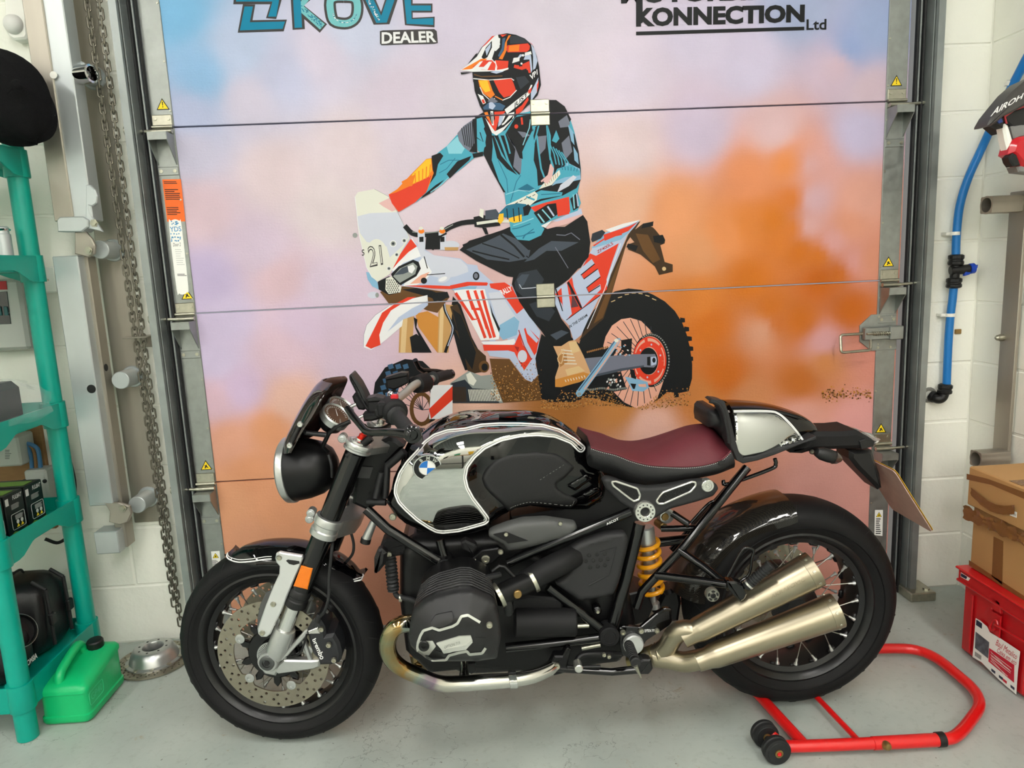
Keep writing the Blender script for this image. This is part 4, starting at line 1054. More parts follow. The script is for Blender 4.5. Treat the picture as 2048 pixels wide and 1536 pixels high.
g = G(); g.grid([[hump_pt(i, -1+2*j/36) for j in range(37)] for i in range(41)]); g.add([hump_pt(0, -1+2*j/36) for j in range(37)], [tuple(range(37))])
hump = g.obj('tail_hump', M_paint, bike, smooth=60); hump['label'] = 'gloss black single-seat tail hump with chrome side panel'
from mathutils.bvhtree import BVHTree
def bvh(o):
    c = WM[o.name]; return BVHTree.FromPolygons([c @ v.co for v in o.data.vertices], [tuple(p.vertices) for p in o.data.polygons])
def caster(o, lift=.001, nfall=.1):
    B = bvh(o)
    def f(px, py):
        h = B.ray_cast(CAM, ray(px, py).normalized())
        if h[0] is None: return Q(px, py, nfall)
        nn = h[1] if h[1].dot(ray(px, py)) < 0 else -h[1]
        return h[0]+nn*lift
    return f
hc_ = caster(hump, .0012)
cpn = fil2(zz(ZF, [(895, 130), (1120, 132), (1180, 145), (1235, 190), (1290, 245), (1318, 285), (1150, 340), (985, 373), (960, 355)]), 6)
def flatq(px, py): p = Q(px, py, .1065); return p
B_h = bvh(hump)
g = G(); g.patch(cpn, 5, hc_, skirt=(0, .002, 0)); tp = g.obj('chrome_tail_panel', M_chromet, hump, smooth=80, weld=True)
for offp in (0, 7):
    g = G(); P = crv([(*q, 0) for q in zz(ZF, [(893, 126-offp), (1120, 126-offp), (1185+offp*.5, 140-offp*.6), (1240+offp, 188-offp*.4), (1290+offp, 243), (1322+offp*.8, 285)])], 6); g.tube([hc_(p.x, p.y) for p in P], .0016, 6); g.obj('pinstripe', M_pin, hump)
plate('hump_surround', ZF, [(880, 66), (905, 130), (960, 355), (990, 385), (1060, 375), (1330, 292), (1400, 262), (1405, 285), (1330, 305), (1160, 372), (1070, 402), (985, 420), (945, 400), (905, 300), (860, 110), (800, 60), (815, 52), (860, 58)], .113, .05, M_panel, hump, .003)
# back pad
bpd = [(750, 105), (765, 88), (800, 85), (835, 115), (860, 165), (880, 230), (888, 275), (865, 275), (800, 200), (752, 190), (746, 150)]
g = G(); P = [Q(*p, .02) for p in zz(ZF, bpd)]; poly = [(p.x, p.z) for p in P]
g.patch(poly, .007, lambda x, z: V((x, BY-.06-.03*qd(segd(x, z, poly)/.03), z)), skirt=(0, .11, 0)); g.patch(poly, .007, lambda x, z: V((x, BY+.05+.02*qd(segd(x, z, poly)/.03), z)))
o = g.obj('back_pad', M_vinyl, hump, smooth=60, weld=True); o['label'] = 'padded black bum stop'
g = G(); g.tube(crv([q1(ZF, x, y, .115) for x, y in ((795, 62), (840, 75), (870, 120), (885, 180), (898, 250), (905, 300))]), .006, 10); g.obj('hump_trim', M_vinyl, hump)

# ---------------------------------------------------------------- tail light, indicator, plate
plate('tail_unit', ZF, [(1390, 240), (1560, 240), (1640, 232), (1700, 262), (1735, 285), (1730, 320), (1700, 335), (1400, 345), (1330, 365), (1260, 362), (1260, 335), (1340, 300)], .06, .12, M_blackm, bike, .012, label='matt black tail unit with rear light')
plate('tail_lens', ZF, [(1642, 236), (1700, 250), (1778, 285), (1740, 320), (1716, 330), (1735, 295), (1700, 262)], .05, .10, M_clear, bike, .01)
plate('tail_cheek', ZF, [(1645, 290), (1700, 275), (1736, 292), (1728, 322), (1660, 340)], .064, .006, M_black, bike, .002)
screw(ZF, 1375, 350, .075, .006)
rod('indicator_stem', [(*zz(ZF, [(1375, 350)])[0], .05), (*zz(ZF, [(1430, 355)])[0], .10)], .008, M_black)
g = G(); c = q1(ZF, 1465, 372, .115); d = V((.9, 0, -.33)).normalized(); g.lathe(c-d*.04, d, [(0, 0), (.012, .006), (.018, .022), (.019, .045), (.016, .066), (.008, .078), (0, .08)], 20); o = g.obj('rear_indicator', M_black, bike)
g = G(); g.lathe(c+d*.018, d, [(.0192, 0), (.0165, .010), (.008, .022), (0, .0235)], 20); g.obj('indicator_lens', mat('smoked_lens', rgb(60, 50, 46), .08, coat=.6), o)
hang = plate('plate_hanger', ZF, [(1595, 350), (1620, 345), (1725, 345), (1740, 400), (1770, 480), (1782, 560), (1760, 572), (1690, 500), (1640, 450), (1596, 395)], .045, .08, M_black, bike, .01, label='black number plate hanger')
g = G()                                        # number plate seen edge-on from its back
a, b, c_, d_ = q1(ZF, 1735, 400, .10), q1(ZF, 1800, 450, .13), q1(ZF, 1955, 740, .13), q1(ZF, 1800, 620, .13)
pla = [q1(ZF, 1690, 420, .07), q1(ZF, 1790, 440, .07), q1(ZF, 1956, 735, .07), q1(ZF, 1945, 745, .07), q1(ZF, 1800, 650, .07)]
up_ = (q1(ZF, 1955, 738, 0)-q1(ZF, 1720, 400, 0)); 
P0 = q1(ZF, 1735, 405, 0); P1 = q1(ZF, 1945, 738, 0)
hw_ = .10
quad = [P0+V((0, -hw_, 0)), P0+V((0, hw_, 0)), P1+V((0, hw_, 0)), P1+V((0, -hw_, 0))]
nn = (quad[1]-quad[0]).cross(quad[2]-quad[0]).normalized()
g.prism(arcfillet(quad, .015, 3, True), nn*.003); npl = g.obj('number_plate', M_plate, bike, smooth=0); npl['label'] = 'dirty number plate seen from behind'
g = G(); k = -1 if nn.x < 0 else 1; g.prism([p+V((.0032, 0, .0016)) for p in arcfillet(quad, .015, 3, True)], nn*.001); g.obj('plate_face', M_plateY, npl, smooth=0)
# ---------------------------------------------------------------- headlight, screen, clocks
hax = V((-1, .12, -.06)).normalized()
hcn = q1(ZB, 235, 930, .0)
g = G(); g.lathe(hcn, hax, [(.0, -.115), (.030, -.112), (.055, -.098), (.074, -.07), (.084, -.035), (.088, 0), (.088, .012)], 48); hl = g.obj('headlight', M_satin, bike); hl['label'] = 'black round headlight with silver rim'
g = G(); g.lathe(hcn, hax, [(.0885, .008), (.0925, .009), (.0935, .014), (.0925, .026), (.086, .032), (.080, .030), (.080, .02)], 48, cap=False); g.obj('headlight_rim', M_silver, hl)
g = G(); g.lathe(hcn, hax, [(.081, .026), (.06, .034), (.03, .038), (0, .039)], 40, cap=False); g.obj('headlight_lens', M_clear, hl)
sc_c = [(122, 775), (150, 655), (195, 555), (250, 445), (320, 320), (395, 210), (445, 165)]
sc_e = [(205, 790), (262, 690), (320, 590), (400, 470), (455, 360), (505, 270), (545, 195)]
cc = res(crv([Q(*p, 0) for p in zz(ZB, sc_c)], 5), 24); ce = res(crv([Q(*p, w_) for p, w_ in zip(zz(ZB, sc_e), (.10, .115, .12, .12, .115, .10, .06))], 5), 24)
rows = []
for i in range(25):
    r = []
    for j in range(21):
        u = -1+j/10; k = abs(u); a, b = cc[i], ce[i]; h = abs(b.y-BY); y = BY+u*h
        t = k**2.0; r.append(V((a.x*(1-t)+b.x*t+FAX.x*u*h*.9, y, a.z*(1-t)+b.z*t)))
    rows.append(r)
g = G(); th = V((.003, 0, -.001)); full = [r+[p+th for p in r[::-1]] for r in rows]; g.grid(full, close_u=True); k = len(full[0])
g.add(full[0], [tuple(range(k))]); g.add(full[-1], [tuple(range(k))]); scn = g.obj('fly_screen', M_screen, bike, smooth=60); scn['label'] = 'smoked dark fly screen'
for x, y in ((170, 728), (258, 548)): stud(q1(ZB, x, y, .118), scn, .008, .006, M_alupin)
rod('screen_bracket', [(*zz(ZB, [(170, 728)])[0], .11), (*zz(ZB, [(250, 560)])[0], .11), (*zz(ZB, [(300, 620)])[0], .09), (*zz(ZB, [(480, 640)])[0], .08)], .007, M_black)
for (x, y, nn, tag_) in ((245, 800, .055, 'near'), (310, 690, -.045, 'far')):
    c = q1(ZK, x, y, nn); ax = V((.62, -.32, .71)).normalized(); R_ = .041
    g = G(); g.lathe(c-ax*.05, ax, [(.0, 0), (.024, .0), (.034, .012), (.0365, .036), (.0365, .046)], 36, cap=False); gz = g.obj('instrument', M_satin, bike)
    g = G(); g.lathe(c-ax*.05, ax, [(.0368, .030), (R_, .031), (R_+.001, .05), (R_-.002, .054), (R_-.005, .050), (R_-.005, .046)], 36, cap=False); g.obj('bezel', M_silver, gz)
    gz['label'] = 'silver-rimmed round instrument'
    g = G(); g.lathe(c-ax*.002, ax, [(R_-.004, 0), (R_-.0045, .0008), (0, .001)], 36); gf = g.obj('dial', M_gauge, gz)
    g = G(); Mx = frame(c-ax*.0008, ax)
    for i in range(22):
        a = -2.2+4.4*i/21+PI/2; g.prism([Mx @ V((r_*math.cos(a+t), r_*math.sin(a+t), .0006)) for r_, t in ((.026, -.015), (.031, -.015), (.031, .015), (.026, .015))], -ax*.0004)
    g.prism([Mx @ V(p) for p in ((-.001, -.004, .0007), (.001, -.004, .0007), (.0145, .018, .0007), (.0135, .0185, .0007))], -ax*.0004); o = g.obj('dial_marks', M_pin, gz, smooth=0); o['kind'] = 'stuff'
rod('instrument_bracket', [(*zz(ZK, [(440, 900)])[0], .09), (*zz(ZK, [(230, 990)])[0], .09), (*zz(ZK, [(130, 1070)])[0], .08), (*zz(ZK, [(40, 1260)])[0], .06), (*zz(ZK, [(120, 1340)])[0], .05)], .006, M_satin)
g = G(); g.prism(qs(ZK, [(225, 985), (400, 900), (440, 925), (250, 1020)], .095), (0, .02, 0), .002); g.obj('bracket_plate', mat('grey_bracket', rgb(120, 124, 122), .4, .5), bike)
# handlebar
def K(x, y, n): return (*zz(ZK, [(x, y)])[0], n)
rod('handlebar', [K(1890, 210, -.43), K(1640, 275, -.30), K(1400, 355, -.20), K(1250, 480, -.14), K(1090, 610, -.07), K(960, 740, -.02), K(930, 780, .06), K(985, 740, .15), K(1080, 790, .28), K(1330, 1080, .42)], .0125, mat('silver_bar', rgb(196, 196, 188), .34, .75), sm=6, label='silver tapered handlebar')
def grip(pa, pb, pc, side):
    a, b = Q(*pa), Q(*pb); d = (b-a).normalized(); L = (b-a).length
    g = G(); pr = [(.0125, 0), (.022, .002), (.023, .012), (.019, .016), (.0165, .02)]
    for i in range(14): h = .022+(L-.03)*i/14; pr += [(.0172, h), (.0165, h+(L-.03)/28)]
    pr += [(.0175, L-.004), (.015, L)]
    g.lathe(a, d, pr, 24); o = g.obj('grip', M_rubber, bike)
    g = G(); g.lathe(b, d, [(.010, 0), (.016, .001), (.0165, .018), (.012, .022), (.006, .022), (.006, .018), (0, .018)], 24); g.obj('bar_end', M_gloss, o)
    return a, b, d
ga = grip(K(1110, 800, .29), K(1325, 1065, .425), None, 0)
gb = grip(K(1640, 275, -.30), K(1880, 212, -.42), None, 1)
# switch housings
for (x, y, nn, d, lab) in ((1070, 720, .255, ga[2], 'near'), (1480, 345, -.245, gb[2], 'far')):
    c = Q(*K(x, y, nn)); g = G(); g.lathe(c-d*.035, d, [(.016, 0), (.026, .003), (.028, .02), (.030, .04), (.0305, .06), (.026, .066), (.02, .068)], 24)
    g.bbox(c+V((-.022, 0, .004)), (.03, .05, .034), .006); sw = g.obj('switch_housing', M_blackm, bike)
    g = G(); g.bbox(c+V((.006, -.004 if lab == 'near' else -.02, .031 if lab == 'near' else .006)) if lab == 'near' else Q(*K(1630, 320, -.27)), (.018, .02, .012) if lab == 'near' else (.012, .016, .026), .003); g.obj('switch_button', M_red, sw)
    g = G(); g.bbox(c+V((-.034, -.012, -.004)), (.016, .018, .02), .004); g.obj('switch_rocker', M_black, sw)
# lever guards (flat black bars round the grip ends) and levers
rod('lever_guard', [K(1345, 1098, .44), K(1180, 1070, .43), K(1000, 1055, .40), K(740, 1062, .36), K(665, 1035, .35), K(600, 960, .33), K(490, 830, .30), K(395, 700, .28)], [.011, .010, .009, .0088, .0088, .0085, .0085, .008], M_gloss, label='black lever guard on the near bar end')
g = G(); c = Q(*K(1355, 1095, .445)); g.lathe(c+V((0, .02, 0)), (0, -1, 0), [(.014, 0), (.0195, .002), (.0195, .02), (.017, .022), (.012, .022), (.012, .016), (.008, .016), (.008, .02), (0, .02)], 28); g.obj('bar_end_weight', M_gloss, bike)
rod('lever_guard', [K(1880, 195, -.43), K(1700, 165, -.40), K(1500, 155, -.36), K(1440, 110, -.35), K(1390, 0, -.33)], .0085, M_gloss)
rod('clutch_lever', [K(1010, 960, .25), K(900, 1010, .28), K(700, 1010, .32), K(640, 960, .33)], .006, M_satin, sm=4)
rod('brake_lever', [K(1420, 330, -.22), K(1480, 250, -.26), K(1560, 200, -.33)], .006, M_satin)
def reservoir(pts, n, t, lid):
    g = G(); g.prism(qs(ZK, pts, n), (0, t, 0), .005); o = g.obj('fluid_reservoir', M_blackm, bike, smooth=25)
    g = G(); g.prism(qs(ZK, lid, n+.002), (0, t+.004, 0), .003); g.obj('reservoir_lid', M_black, o, smooth=25)
reservoir([(958, 290), (1285, 225), (1290, 340), (1180, 400), (1080, 440), (1000, 420), (970, 380)], -.19, .04, [(950, 262), (1180, 190), (1280, 195), (1286, 235), (960, 300)])
reservoir([(690, 610), (930, 600), (900, 700), (880, 780), (700, 800), (690, 700)], .09, .05, [(670, 570), (800, 540), (930, 570), (925, 605), (700, 620)])
g = G(); g.prism(qs(ZK, [(620, 800), (700, 790), (880, 780), (940, 700), (1000, 690), (1020, 760), (900, 860), (760, 900), (640, 905)], .12), (0, .05, 0), .006); g.obj('clutch_master_cylinder', M_satin, bike)
g = G(); a = Q(*K(1030, 495, -.06)); g.lathe(a, (-.1, -1, .2), [(0, -.008), (.0085, -.006), (.009, 0), (.006, .005), (0, .006)], 16); g.tube([a, Q(*K(975, 590, -.05))], .0045, 8); g.obj('mirror_mount_bolt', M_chrome, bike)
# phone mount seen edge-on
pm = fil2(zz(ZK, [(418, 235), (450, 200), (500, 260), (570, 350), (650, 500), (720, 660), (758, 775), (700, 770), (640, 700), (560, 560), (480, 400), (430, 300)]), 3)
g = G(); g.prism([Q(*p, .035) for p in pm], (0, .07, 0), .006); ph = g.obj('phone_mount', mat('mount_black', rgb(36, 37, 38), .45), bike, smooth=30); ph['label'] = 'black phone mount seen edge-on'
g = G(); g.prism(qs(ZK, [(465, 540), (510, 480), (560, 520), (690, 700), (640, 740), (560, 730), (500, 640)], .03), (0, .055, 0), .006); g.obj('mount_head', M_blackm, ph)
g = G()
for i in range(6): x, y = 445+i*26, 275+i*52; g.prism(qs(ZK, [(x, y), (x+30, y+14), (x+36, y+40), (x+8, y+18)], .0356), (0, .004, 0), .001)
o = g.obj('mount_ribs', M_gloss, ph, smooth=0); o['kind'] = 'stuff'
rod('mount_arm', [K(430, 690, .03), K(530, 645, .03)], .005, M_alupin); rod('mount_arm', [K(560, 850, .05), K(660, 800, .05)], .004, M_alupin)
rod('riser_arm', [K(745, 1135, .12), K(560, 1290, .12), K(400, 1410, .12)], .011, M_satin, sm=3, label='black clip-on stay under the upper clamp')
g = G(); g.prism(qs(ZB, [(760, 780), (1010, 660), (1080, 680), (1150, 740), (1010, 880), (1000, 1190), (830, 1290), (700, 1230), (730, 960)], .03), (0, .06, 0), .01); g.obj('steering_head', M_satin, bike)
plate('frame_sticker', ZB, [(745, 910), (880, 915), (850, 1010), (720, 1005)], .0345, .001, mat('faint_print', rgb(52, 52, 52), .5), bike, 0)
rod('ignition_cable', [(*zz(ZB, [(500, 810)])[0], .08), (*zz(ZB, [(525, 900)])[0], .09), (*zz(ZB, [(530, 1000)])[0], .08)], .004, M_rubber, sm=4)
rod('front_brake_line', [(664, 1050, .02), (694, 1055, .02), (706, 1080, .03), (706, 1105, .03), (694, 1122, .02), (682, 1130, .0)], .004, M_rubber, sm=5)
for (a, b, r_) in (((1000, 880), (985, 1180), .008), ((1010, 900), (1150, 780), .011), ((830, 1210), (990, 1215), .009), ((950, 960), (900, 1180), .010), ((640, 1180), (640, 1240), .012)):
    rod('wiring_loom', [(*zz(ZB, [a])[0], .06), (*zz(ZB, [b])[0], .07)], r_, M_rubber)

# ---------------------------------------------------------------- frame tubes
def E(x, y, n): return (*zz(ZE, [(x, y)])[0], n)
def D(x, y, n): return (*zz(ZD, [(x, y)])[0], n)
def GG(x, y, n): return (*zz(ZG, [(x, y)])[0], n)
def FF_(x, y, n): return (*zz(ZF, [(x, y)])[0], n)
def Bz(x, y, n): return (*zz(ZB, [(x, y)])[0], n)
for nm, pts, r_ in (('frame_tube', [Bz(820, 1270, .13), D(240, 80, .14), D(690, 360, .15)], .0135),
                    ('frame_tube', [D(240, 70, -.12), D(640, 330, -.12)], .013),
                    ('frame_tube', [D(1260, 370, .15), E(0, 610, .15), E(400, 440, .15), E(770, 290, .145)], .0125),
                    ('frame_tube', [D(680, 170, .13), D(720, 330, .14)], .012),
                    ('frame_tube', [E(835, 370, .13), E(740, 760, .135), E(640, 1110, .14)], .0165),
                    ('frame_tube', [E(195, 815, .14), E(620, 1150, .15)], .0135),
                    ('frame_tube', [E(-100, 1240, .17), E(300, 1200, .165), E(600, 1165, .155)], .0125),
                    ('subframe_tube', [FF_(1010, 440, .10), E(1466, 130, .11), E(1150, 530, .12), E(850, 850, .125), E(815, 960, .125)], .0120),
                    ('subframe_tube', [FF_(1000, 440, -.10), E(1390, 200, -.11), E(1060, 560, -.12)], .011),
                    ('peg_bracket_tube', [E(1110, 560, .12), GG(470, 490, .17), GG(655, 640, .245)], .0115),
                    ('peg_bracket_tube', [E(950, 735, .125), GG(320, 575, .17), GG(640, 620, .245)], .0115),
                    ('subframe_brace', [E(1060, 300, .06), E(1180, 380, .08)], .010), ('subframe_brace', [E(985, 410, .05), E(1240, 405, .08)], .009),
                    ('subframe_brace', [E(960, 505, .02), E(1190, 480, .03)], .014)):
    rod(nm, pts, r_, M_gloss, seg=14)
rod('grab_loop', [FF_(870, 515, .07), FF_(900, 535, .08), FF_(1140, 450, .09), FF_(1170, 420, .09), FF_(1165, 390, .09)], .0055, M_gloss, sm=5)
rod('luggage_loop', [E(1190, 370, .10), E(1300, 250, .10), E(1345, 220, .10), E(1345, 240, .10), E(1225, 385, .10)], .0042, M_gloss, sm=3)
rod('passenger_peg_loop', [*[GG(x, y, .25) for x, y in ((640, 560), (740, 380), (780, 350), (830, 370), (820, 420), (800, 540), (740, 590), (710, 610))]], .004, M_gloss, sm=5)
text_fit('frame_lettering', 'ASCOT', M_pin, bike, zz(ZE, [(600, 372), (685, 332), (690, 348), (606, 386)]), BY-.1645, bold=.01)
# pivot boss
c = q1(ZE, 875, 295, .165); g = G(); g.lathe(c+V((0, .05, 0)), (0, -1, 0), [(.026, 0), (.0285, .002), (.0285, .048), (.0265, .051), (.0145, .051), (.0125, .049), (.0125, .02), (0, .02)], 40); bs = g.obj('pivot_boss', M_alupin, bike); bs['label'] = 'machined silver round boss with drilled ring'
g = G()
for i in range(12): a = 2*PI*i/12+.26; g.lathe(c+V((.0205*math.cos(a), -.0008, .0205*math.sin(a))), (0, -1, 0), [(.0021, 0), (.0021, .0006), (0, .0006)], 8)
o = g.obj('boss_holes', M_ink, bs); o['kind'] = 'stuff'
g = G(); g.lathe(c+V((0, .03, 0)), (0, -1, 0), [(.0123, 0), (.0123, .003), (0, .003)], 20); g.obj('boss_bore', M_ink, bs)
# boomerang side cover
bm_ = puff('seat_bracket', [(572, 70), (600, 50), (640, 55), (760, 100), (880, 120), (1000, 112), (1200, 75), (1290, 70), (1370, 95), (1385, 130), (1350, 180), (1250, 215), (1050, 270), (950, 330), (870, 370), (800, 300), (770, 270), (700, 230), (600, 130)], .145, .006, .008, M_panel, label='black side bracket with two silver-edged mesh inserts', o=ZE, fil=.006, step=.007)
for pts in ([(640, 82), (665, 78), (820, 130), (838, 175), (830, 205), (795, 218), (760, 195), (650, 110)], [(952, 215), (980, 175), (1000, 155), (1200, 82), (1225, 85), (1225, 110), (1190, 150), (1000, 235), (965, 235)]):
    pz = fil2(zz(ZE, pts), 2.5); P = [Q(*p, .154) for p in dens2(pz, 3)]
    g = G(); g.tube(P, .0032, 8, closed=True); ir = g.obj('insert_rim', M_alupin, bm_)
    g = G(); g.prism([Q(*p, .1525) for p in inset2(pz, 1)], (0, .002, 0)); g.obj('insert_mesh', M_ink, bm_, smooth=0)
    inn_ = inset2(pz, 3); g = G(); x0, x1 = min(p[0] for p in inn_), max(p[0] for p in inn_); y0, y1 = min(p[1] for p in inn_), max(p[1] for p in inn_); y = y0; row = 0
    while y < y1:
        x = x0+(2.6 if row % 2 else 0)
        while x < x1:
            if inpoly(x, y, inn_): g.lathe(Q(x, y, .153), (0, -1, 0), [(.0026, 0), (.0026, .0012), (.0019, .0012), (.0019, 0)], 6, cap=False)
            x += 5.2
        y += 4.5; row += 1
    o = g.obj('insert_honeycomb', M_blackm, bm_); o['kind'] = 'stuff'
c = q1(ZE, 1310, 110, .156); g = G(); g.lathe(c+V((0, .02, 0)), (0, -1, 0), [(.017, 0), (.017, .022), (.015, .024), (.011, .024), (.010, .0215), (.007, .0215), (.006, .024), (.003, .024), (.0025, .02), (0, .02)], 28); g.obj('bracket_bolt', M_alupin, bm_)

# ---------------------------------------------------------------- side covers, intake, engine
puff('airbox_cover', [(965, 1260), (1020, 1230), (1130, 1190), (1270, 1150), (1480, 1140), (1740, 1180), (1760, 1230), (1700, 1300), (1450, 1370), (1250, 1420), (1130, 1430), (1110, 1380), (970, 1310)], .150, .014, .035, M_grey, label='dark grey angular airbox cover', o=ZC, fil=.008, step=.009)
for x, y in ((1122, 1285), (1605, 1188)): stud(q1(ZC, x, y, .166), bike, .006, .004)
plate('airbox_facet', ZC, [(1005, 1285), (1120, 1262), (1320, 1342), (1140, 1368), (1115, 1345)], .1652, .002, M_blackm, bike, .0005)  # facet's darker tone is put into the colour of a flat patch
bc_ = puff('battery_cover', [(290, 580), (420, 500), (600, 440), (730, 430), (755, 470), (745, 560), (690, 780), (650, 870), (560, 890), (420, 915), (370, 880), (240, 790), (335, 720), (360, 640)], .150, .010, .015, M_panel, label='black side cover with embossed lettering and dimples', o=ZE, fil=.01, step=.009)
for i, (x, y) in enumerate(((483, 596), (537, 590), (590, 585), (458, 636), (512, 632), (563, 628), (614, 622), (490, 680), (542, 672), (592, 665))):
    g = G(); g.lathe(q1(ZE, x, y, .1605), (0, -1, 0), [(.0056, 0), (.0056, .0007), (.0048, .0009), (.0035, -.001), (0, -.0015)], 16); g.obj('dimple', M_ink, bc_)  # dark ink colour stands in for the shade inside each dimple
text_fit('cover_lettering', 'nineT', M_ink, bc_, zz(ZE, [(485, 505), (690, 470), (670, 505), (470, 540)]), BY-.1606, shear=.35)
g = G(); g.tube([q1(ZE, x, y, .160) for x, y in ((555, 575), (670, 535), (620, 730), (480, 805))], .0025, 6); g.obj('cover_crease', M_panel, bc_)
rod('intake_pipe', [D(1400, 540, .19), D(1500, 480, .185), E(180, 700, .18), E(300, 640, .165), E(380, 600, .14)], [.030, .031, .0325, .0325, .031], M_blackm, sm=4, seg=24, label='ribbed black intake pipe')
rod('throttle_body', [D(1170, 650, .24), D(1300, 590, .215), D(1480, 510, .187)], [.027, .028, .0285], M_satin, seg=24)
for (x, y, nn, d) in ((1475, 512, .188, (1, .22, .40)), (1185, 640, .238, (1, .3, .4))):
    c = q1(ZD, x, y, nn); dv = V(d).normalized(); g = G(); g.lathe(c-dv*.006, dv, [(.030, 0), (.0335, .001), (.0335, .011), (.030, .012)], 32, cap=False); g.obj('hose_clamp', M_zinc, bike)
c = q1(ZD, 1345, 635, .245); g = G(); g.lathe(c, (0.1, -1, 0), [(.0, -.01), (.011, -.01), (.011, .002), (.009, .004), (0, .004)], 20); g.obj('throttle_cap', M_bronze, bike)
rod('injector_hose', [D(985, 520, .26), D(1090, 490, .25), D(1190, 470, .22)], .008, M_rubber)
rod('throttle_cable', [D(1130, 440, .2), D(1190, 390, .2), D(1230, 400, .2), D(1340, 510, .2)], .005, M_black)
rod('fuel_line', [D(800, 365, .17), D(990, 350, .17)], .006, M_zinc)
rod('wiring_loom', [D(1180, 690, .22), D(1250, 700, .24), D(1270, 790, .22)], .012, M_rubber, sm=4)
plate('coil_cover', ZD, [(860, 200), (900, 175), (985, 215), (1000, 240), (960, 300), (880, 260)], .165, .03, M_blackm, bike, .005, 2)
plate('engine_bracket', ZD, [(960, 330), (1040, 260), (1180, 240), (1230, 280), (1130, 370), (1010, 400)], .15, .02, M_satin, bike, .003)
for x, y, r_ in ((1072, 335, .012), (1200, 270, .008)):
    stud(q1(ZD, x, y, .151), bike, r_, .006)
c = q1(ZD, 725, 410, .17); g = G(); g.lathe(c+V((0, .06, 0)), (0, -1, 0), [(.02, 0), (.0235, .003), (.0235, .058), (.021, .061), (.010, .061), (.009, .058), (0, .058)], 28); g.obj('frame_mount', M_satin, bike)
puff('engine_block', [(800, 1095), (830, 1070), (1000, 1060), (1120, 1120), (1260, 1190), (1275, 1270), (1240, 1320), (1100, 1345), (960, 1335), (860, 1345), (812, 1300), (800, 1200)], .085, .03, .03, M_satin, step=.015, thick=.20)
plate('front_engine_cover', ZD, [(400, 160), (480, 110), (620, 120), (640, 400), (620, 600), (560, 900), (420, 780), (385, 470), (395, 300)], .07, .15, M_satin, bike, .008)
plate('under_tank_frame', ZD, [(480, 90), (700, 130), (1100, 60), (1280, 40), (1280, 250), (1000, 420), (660, 400), (500, 330)], .075, .14, M_black, bike, .004)
plate('inner_frame_cover', ZE, [(-60, 330), (300, 270), (520, 60), (640, 60), (830, 150), (830, 380), (790, 440), (760, 640), (600, 900), (300, 900), (-60, 700)], .05, .10, M_black, bike, .004)
plate('rear_frame_plate', ZE, [(700, 880), (830, 850), (900, 880), (930, 960), (890, 1060), (760, 1100), (690, 1010)], .06, .12, M_black, bike, .004)
plate('gearbox', ZE, [(60, 880), (300, 900), (520, 930), (680, 1000), (700, 1120), (600, 1240), (300, 1300), (60, 1290)], .10, .18, M_satin, bike, .01)
for (a, b) in (((1480, 120), (1480, 200)),): pass
# starter / alternator covers
g = G(); a, b = q1(ZE, -40, 1065, .16), q1(ZE, 390, 1060, .16); g.lathe(a, b-a, [(.030, 0), (.038, .004), (.038, (b-a).length-.004), (.034, (b-a).length)], 32); g.obj('starter_cover', M_blackm, bike)
plate('starter_housing', ZE, [(-60, 900), (60, 880), (300, 900), (300, 990), (-60, 1000)], .15, .05, M_blackm, bike, .006)
rod('oil_line', [E(390, 1090, .15), E(480, 1085, .15)], .007, M_zinc)
c = q1(ZE, 540, 985, .155); g = G(); g.lathe(c+V((0, .03, 0)), (0, -1, 0), [(.01, 0), (.0125, .004), (.009, .01), (.0125, .016), (.009, .022), (.012, .026), (.012, .03), (.006, .036), (0, .038)], 20); g.obj('rubber_grommet', M_gloss, bike)
stud(q1(ZE, 543, 990, .194), bike, .005, .003)
c = q1(ZE, 627, 1170, .175); g = G(); g.lathe(c+V((0, .05, 0)), (0, -1, 0), [(.024, 0), (.028, .003), (.028, .047), (.025, .051), (.018, .051), (.017, .0495), (0, .0495)], 32); g.obj('swingarm_cap', M_blackm, bike)

# cylinder, fins, head cover
HEAD = [(412, 1010), (430, 870), (455, 790), (540, 715), (640, 665), (850, 610), (950, 612), (1120, 690), (1160, 730), (1195, 880), (1205, 1000), (1170, 1190), (1000, 1215), (740, 1215), (620, 1205), (500, 1150), (430, 1085)]
hp = fil2(zz(ZD, HEAD), 4)
cyl_ = [Q(*p, .40) for p in hp]; ctr = sum(cyl_, V())/len(cyl_)
head = None
M_fin = mat('fin_black', rgb(34, 34, 35), .38, .3)
puffpoly = [(p.x, p.z) for p in cyl_]
g = G(); g.patch(puffpoly, .008, lambda x, z: V((x, BY-.395-.030*sstep(segd(x, z, puffpoly)/.055)-.006*qd(segd(x, z, puffpoly)/.006), z)), skirt=(0, .03, 0)); head = g.obj('head_cover', mat('black_head_cover', rgb(30, 30, 31), .42, spec=.45), bike, smooth=50, weld=True); head['label'] = 'black cylinder head cover with silver inlays'
for i in range(9):
    n = .375-.0155*i; s_ = 1.0-.006*i if i < 5 else .965-.012*(i-5)
    g = G(); g.prism([V((ctr.x+(p.x-ctr.x)*s_, BY-n, ctr.z+(p.z-ctr.z)*s_)) for p in cyl_], (0, .0075 if i < 4 else .005, 0), .002); g.obj('cooling_fin', M_fin, bike, smooth=25)
g = G(); g.prism([V((ctr.x+(p.x-ctr.x)*.9, BY-.37, ctr.z+(p.z-ctr.z)*.86)) for p in cyl_], (0, .2, 0), .002); g.obj('cylinder_barrel', M_satin, bike, smooth=25)
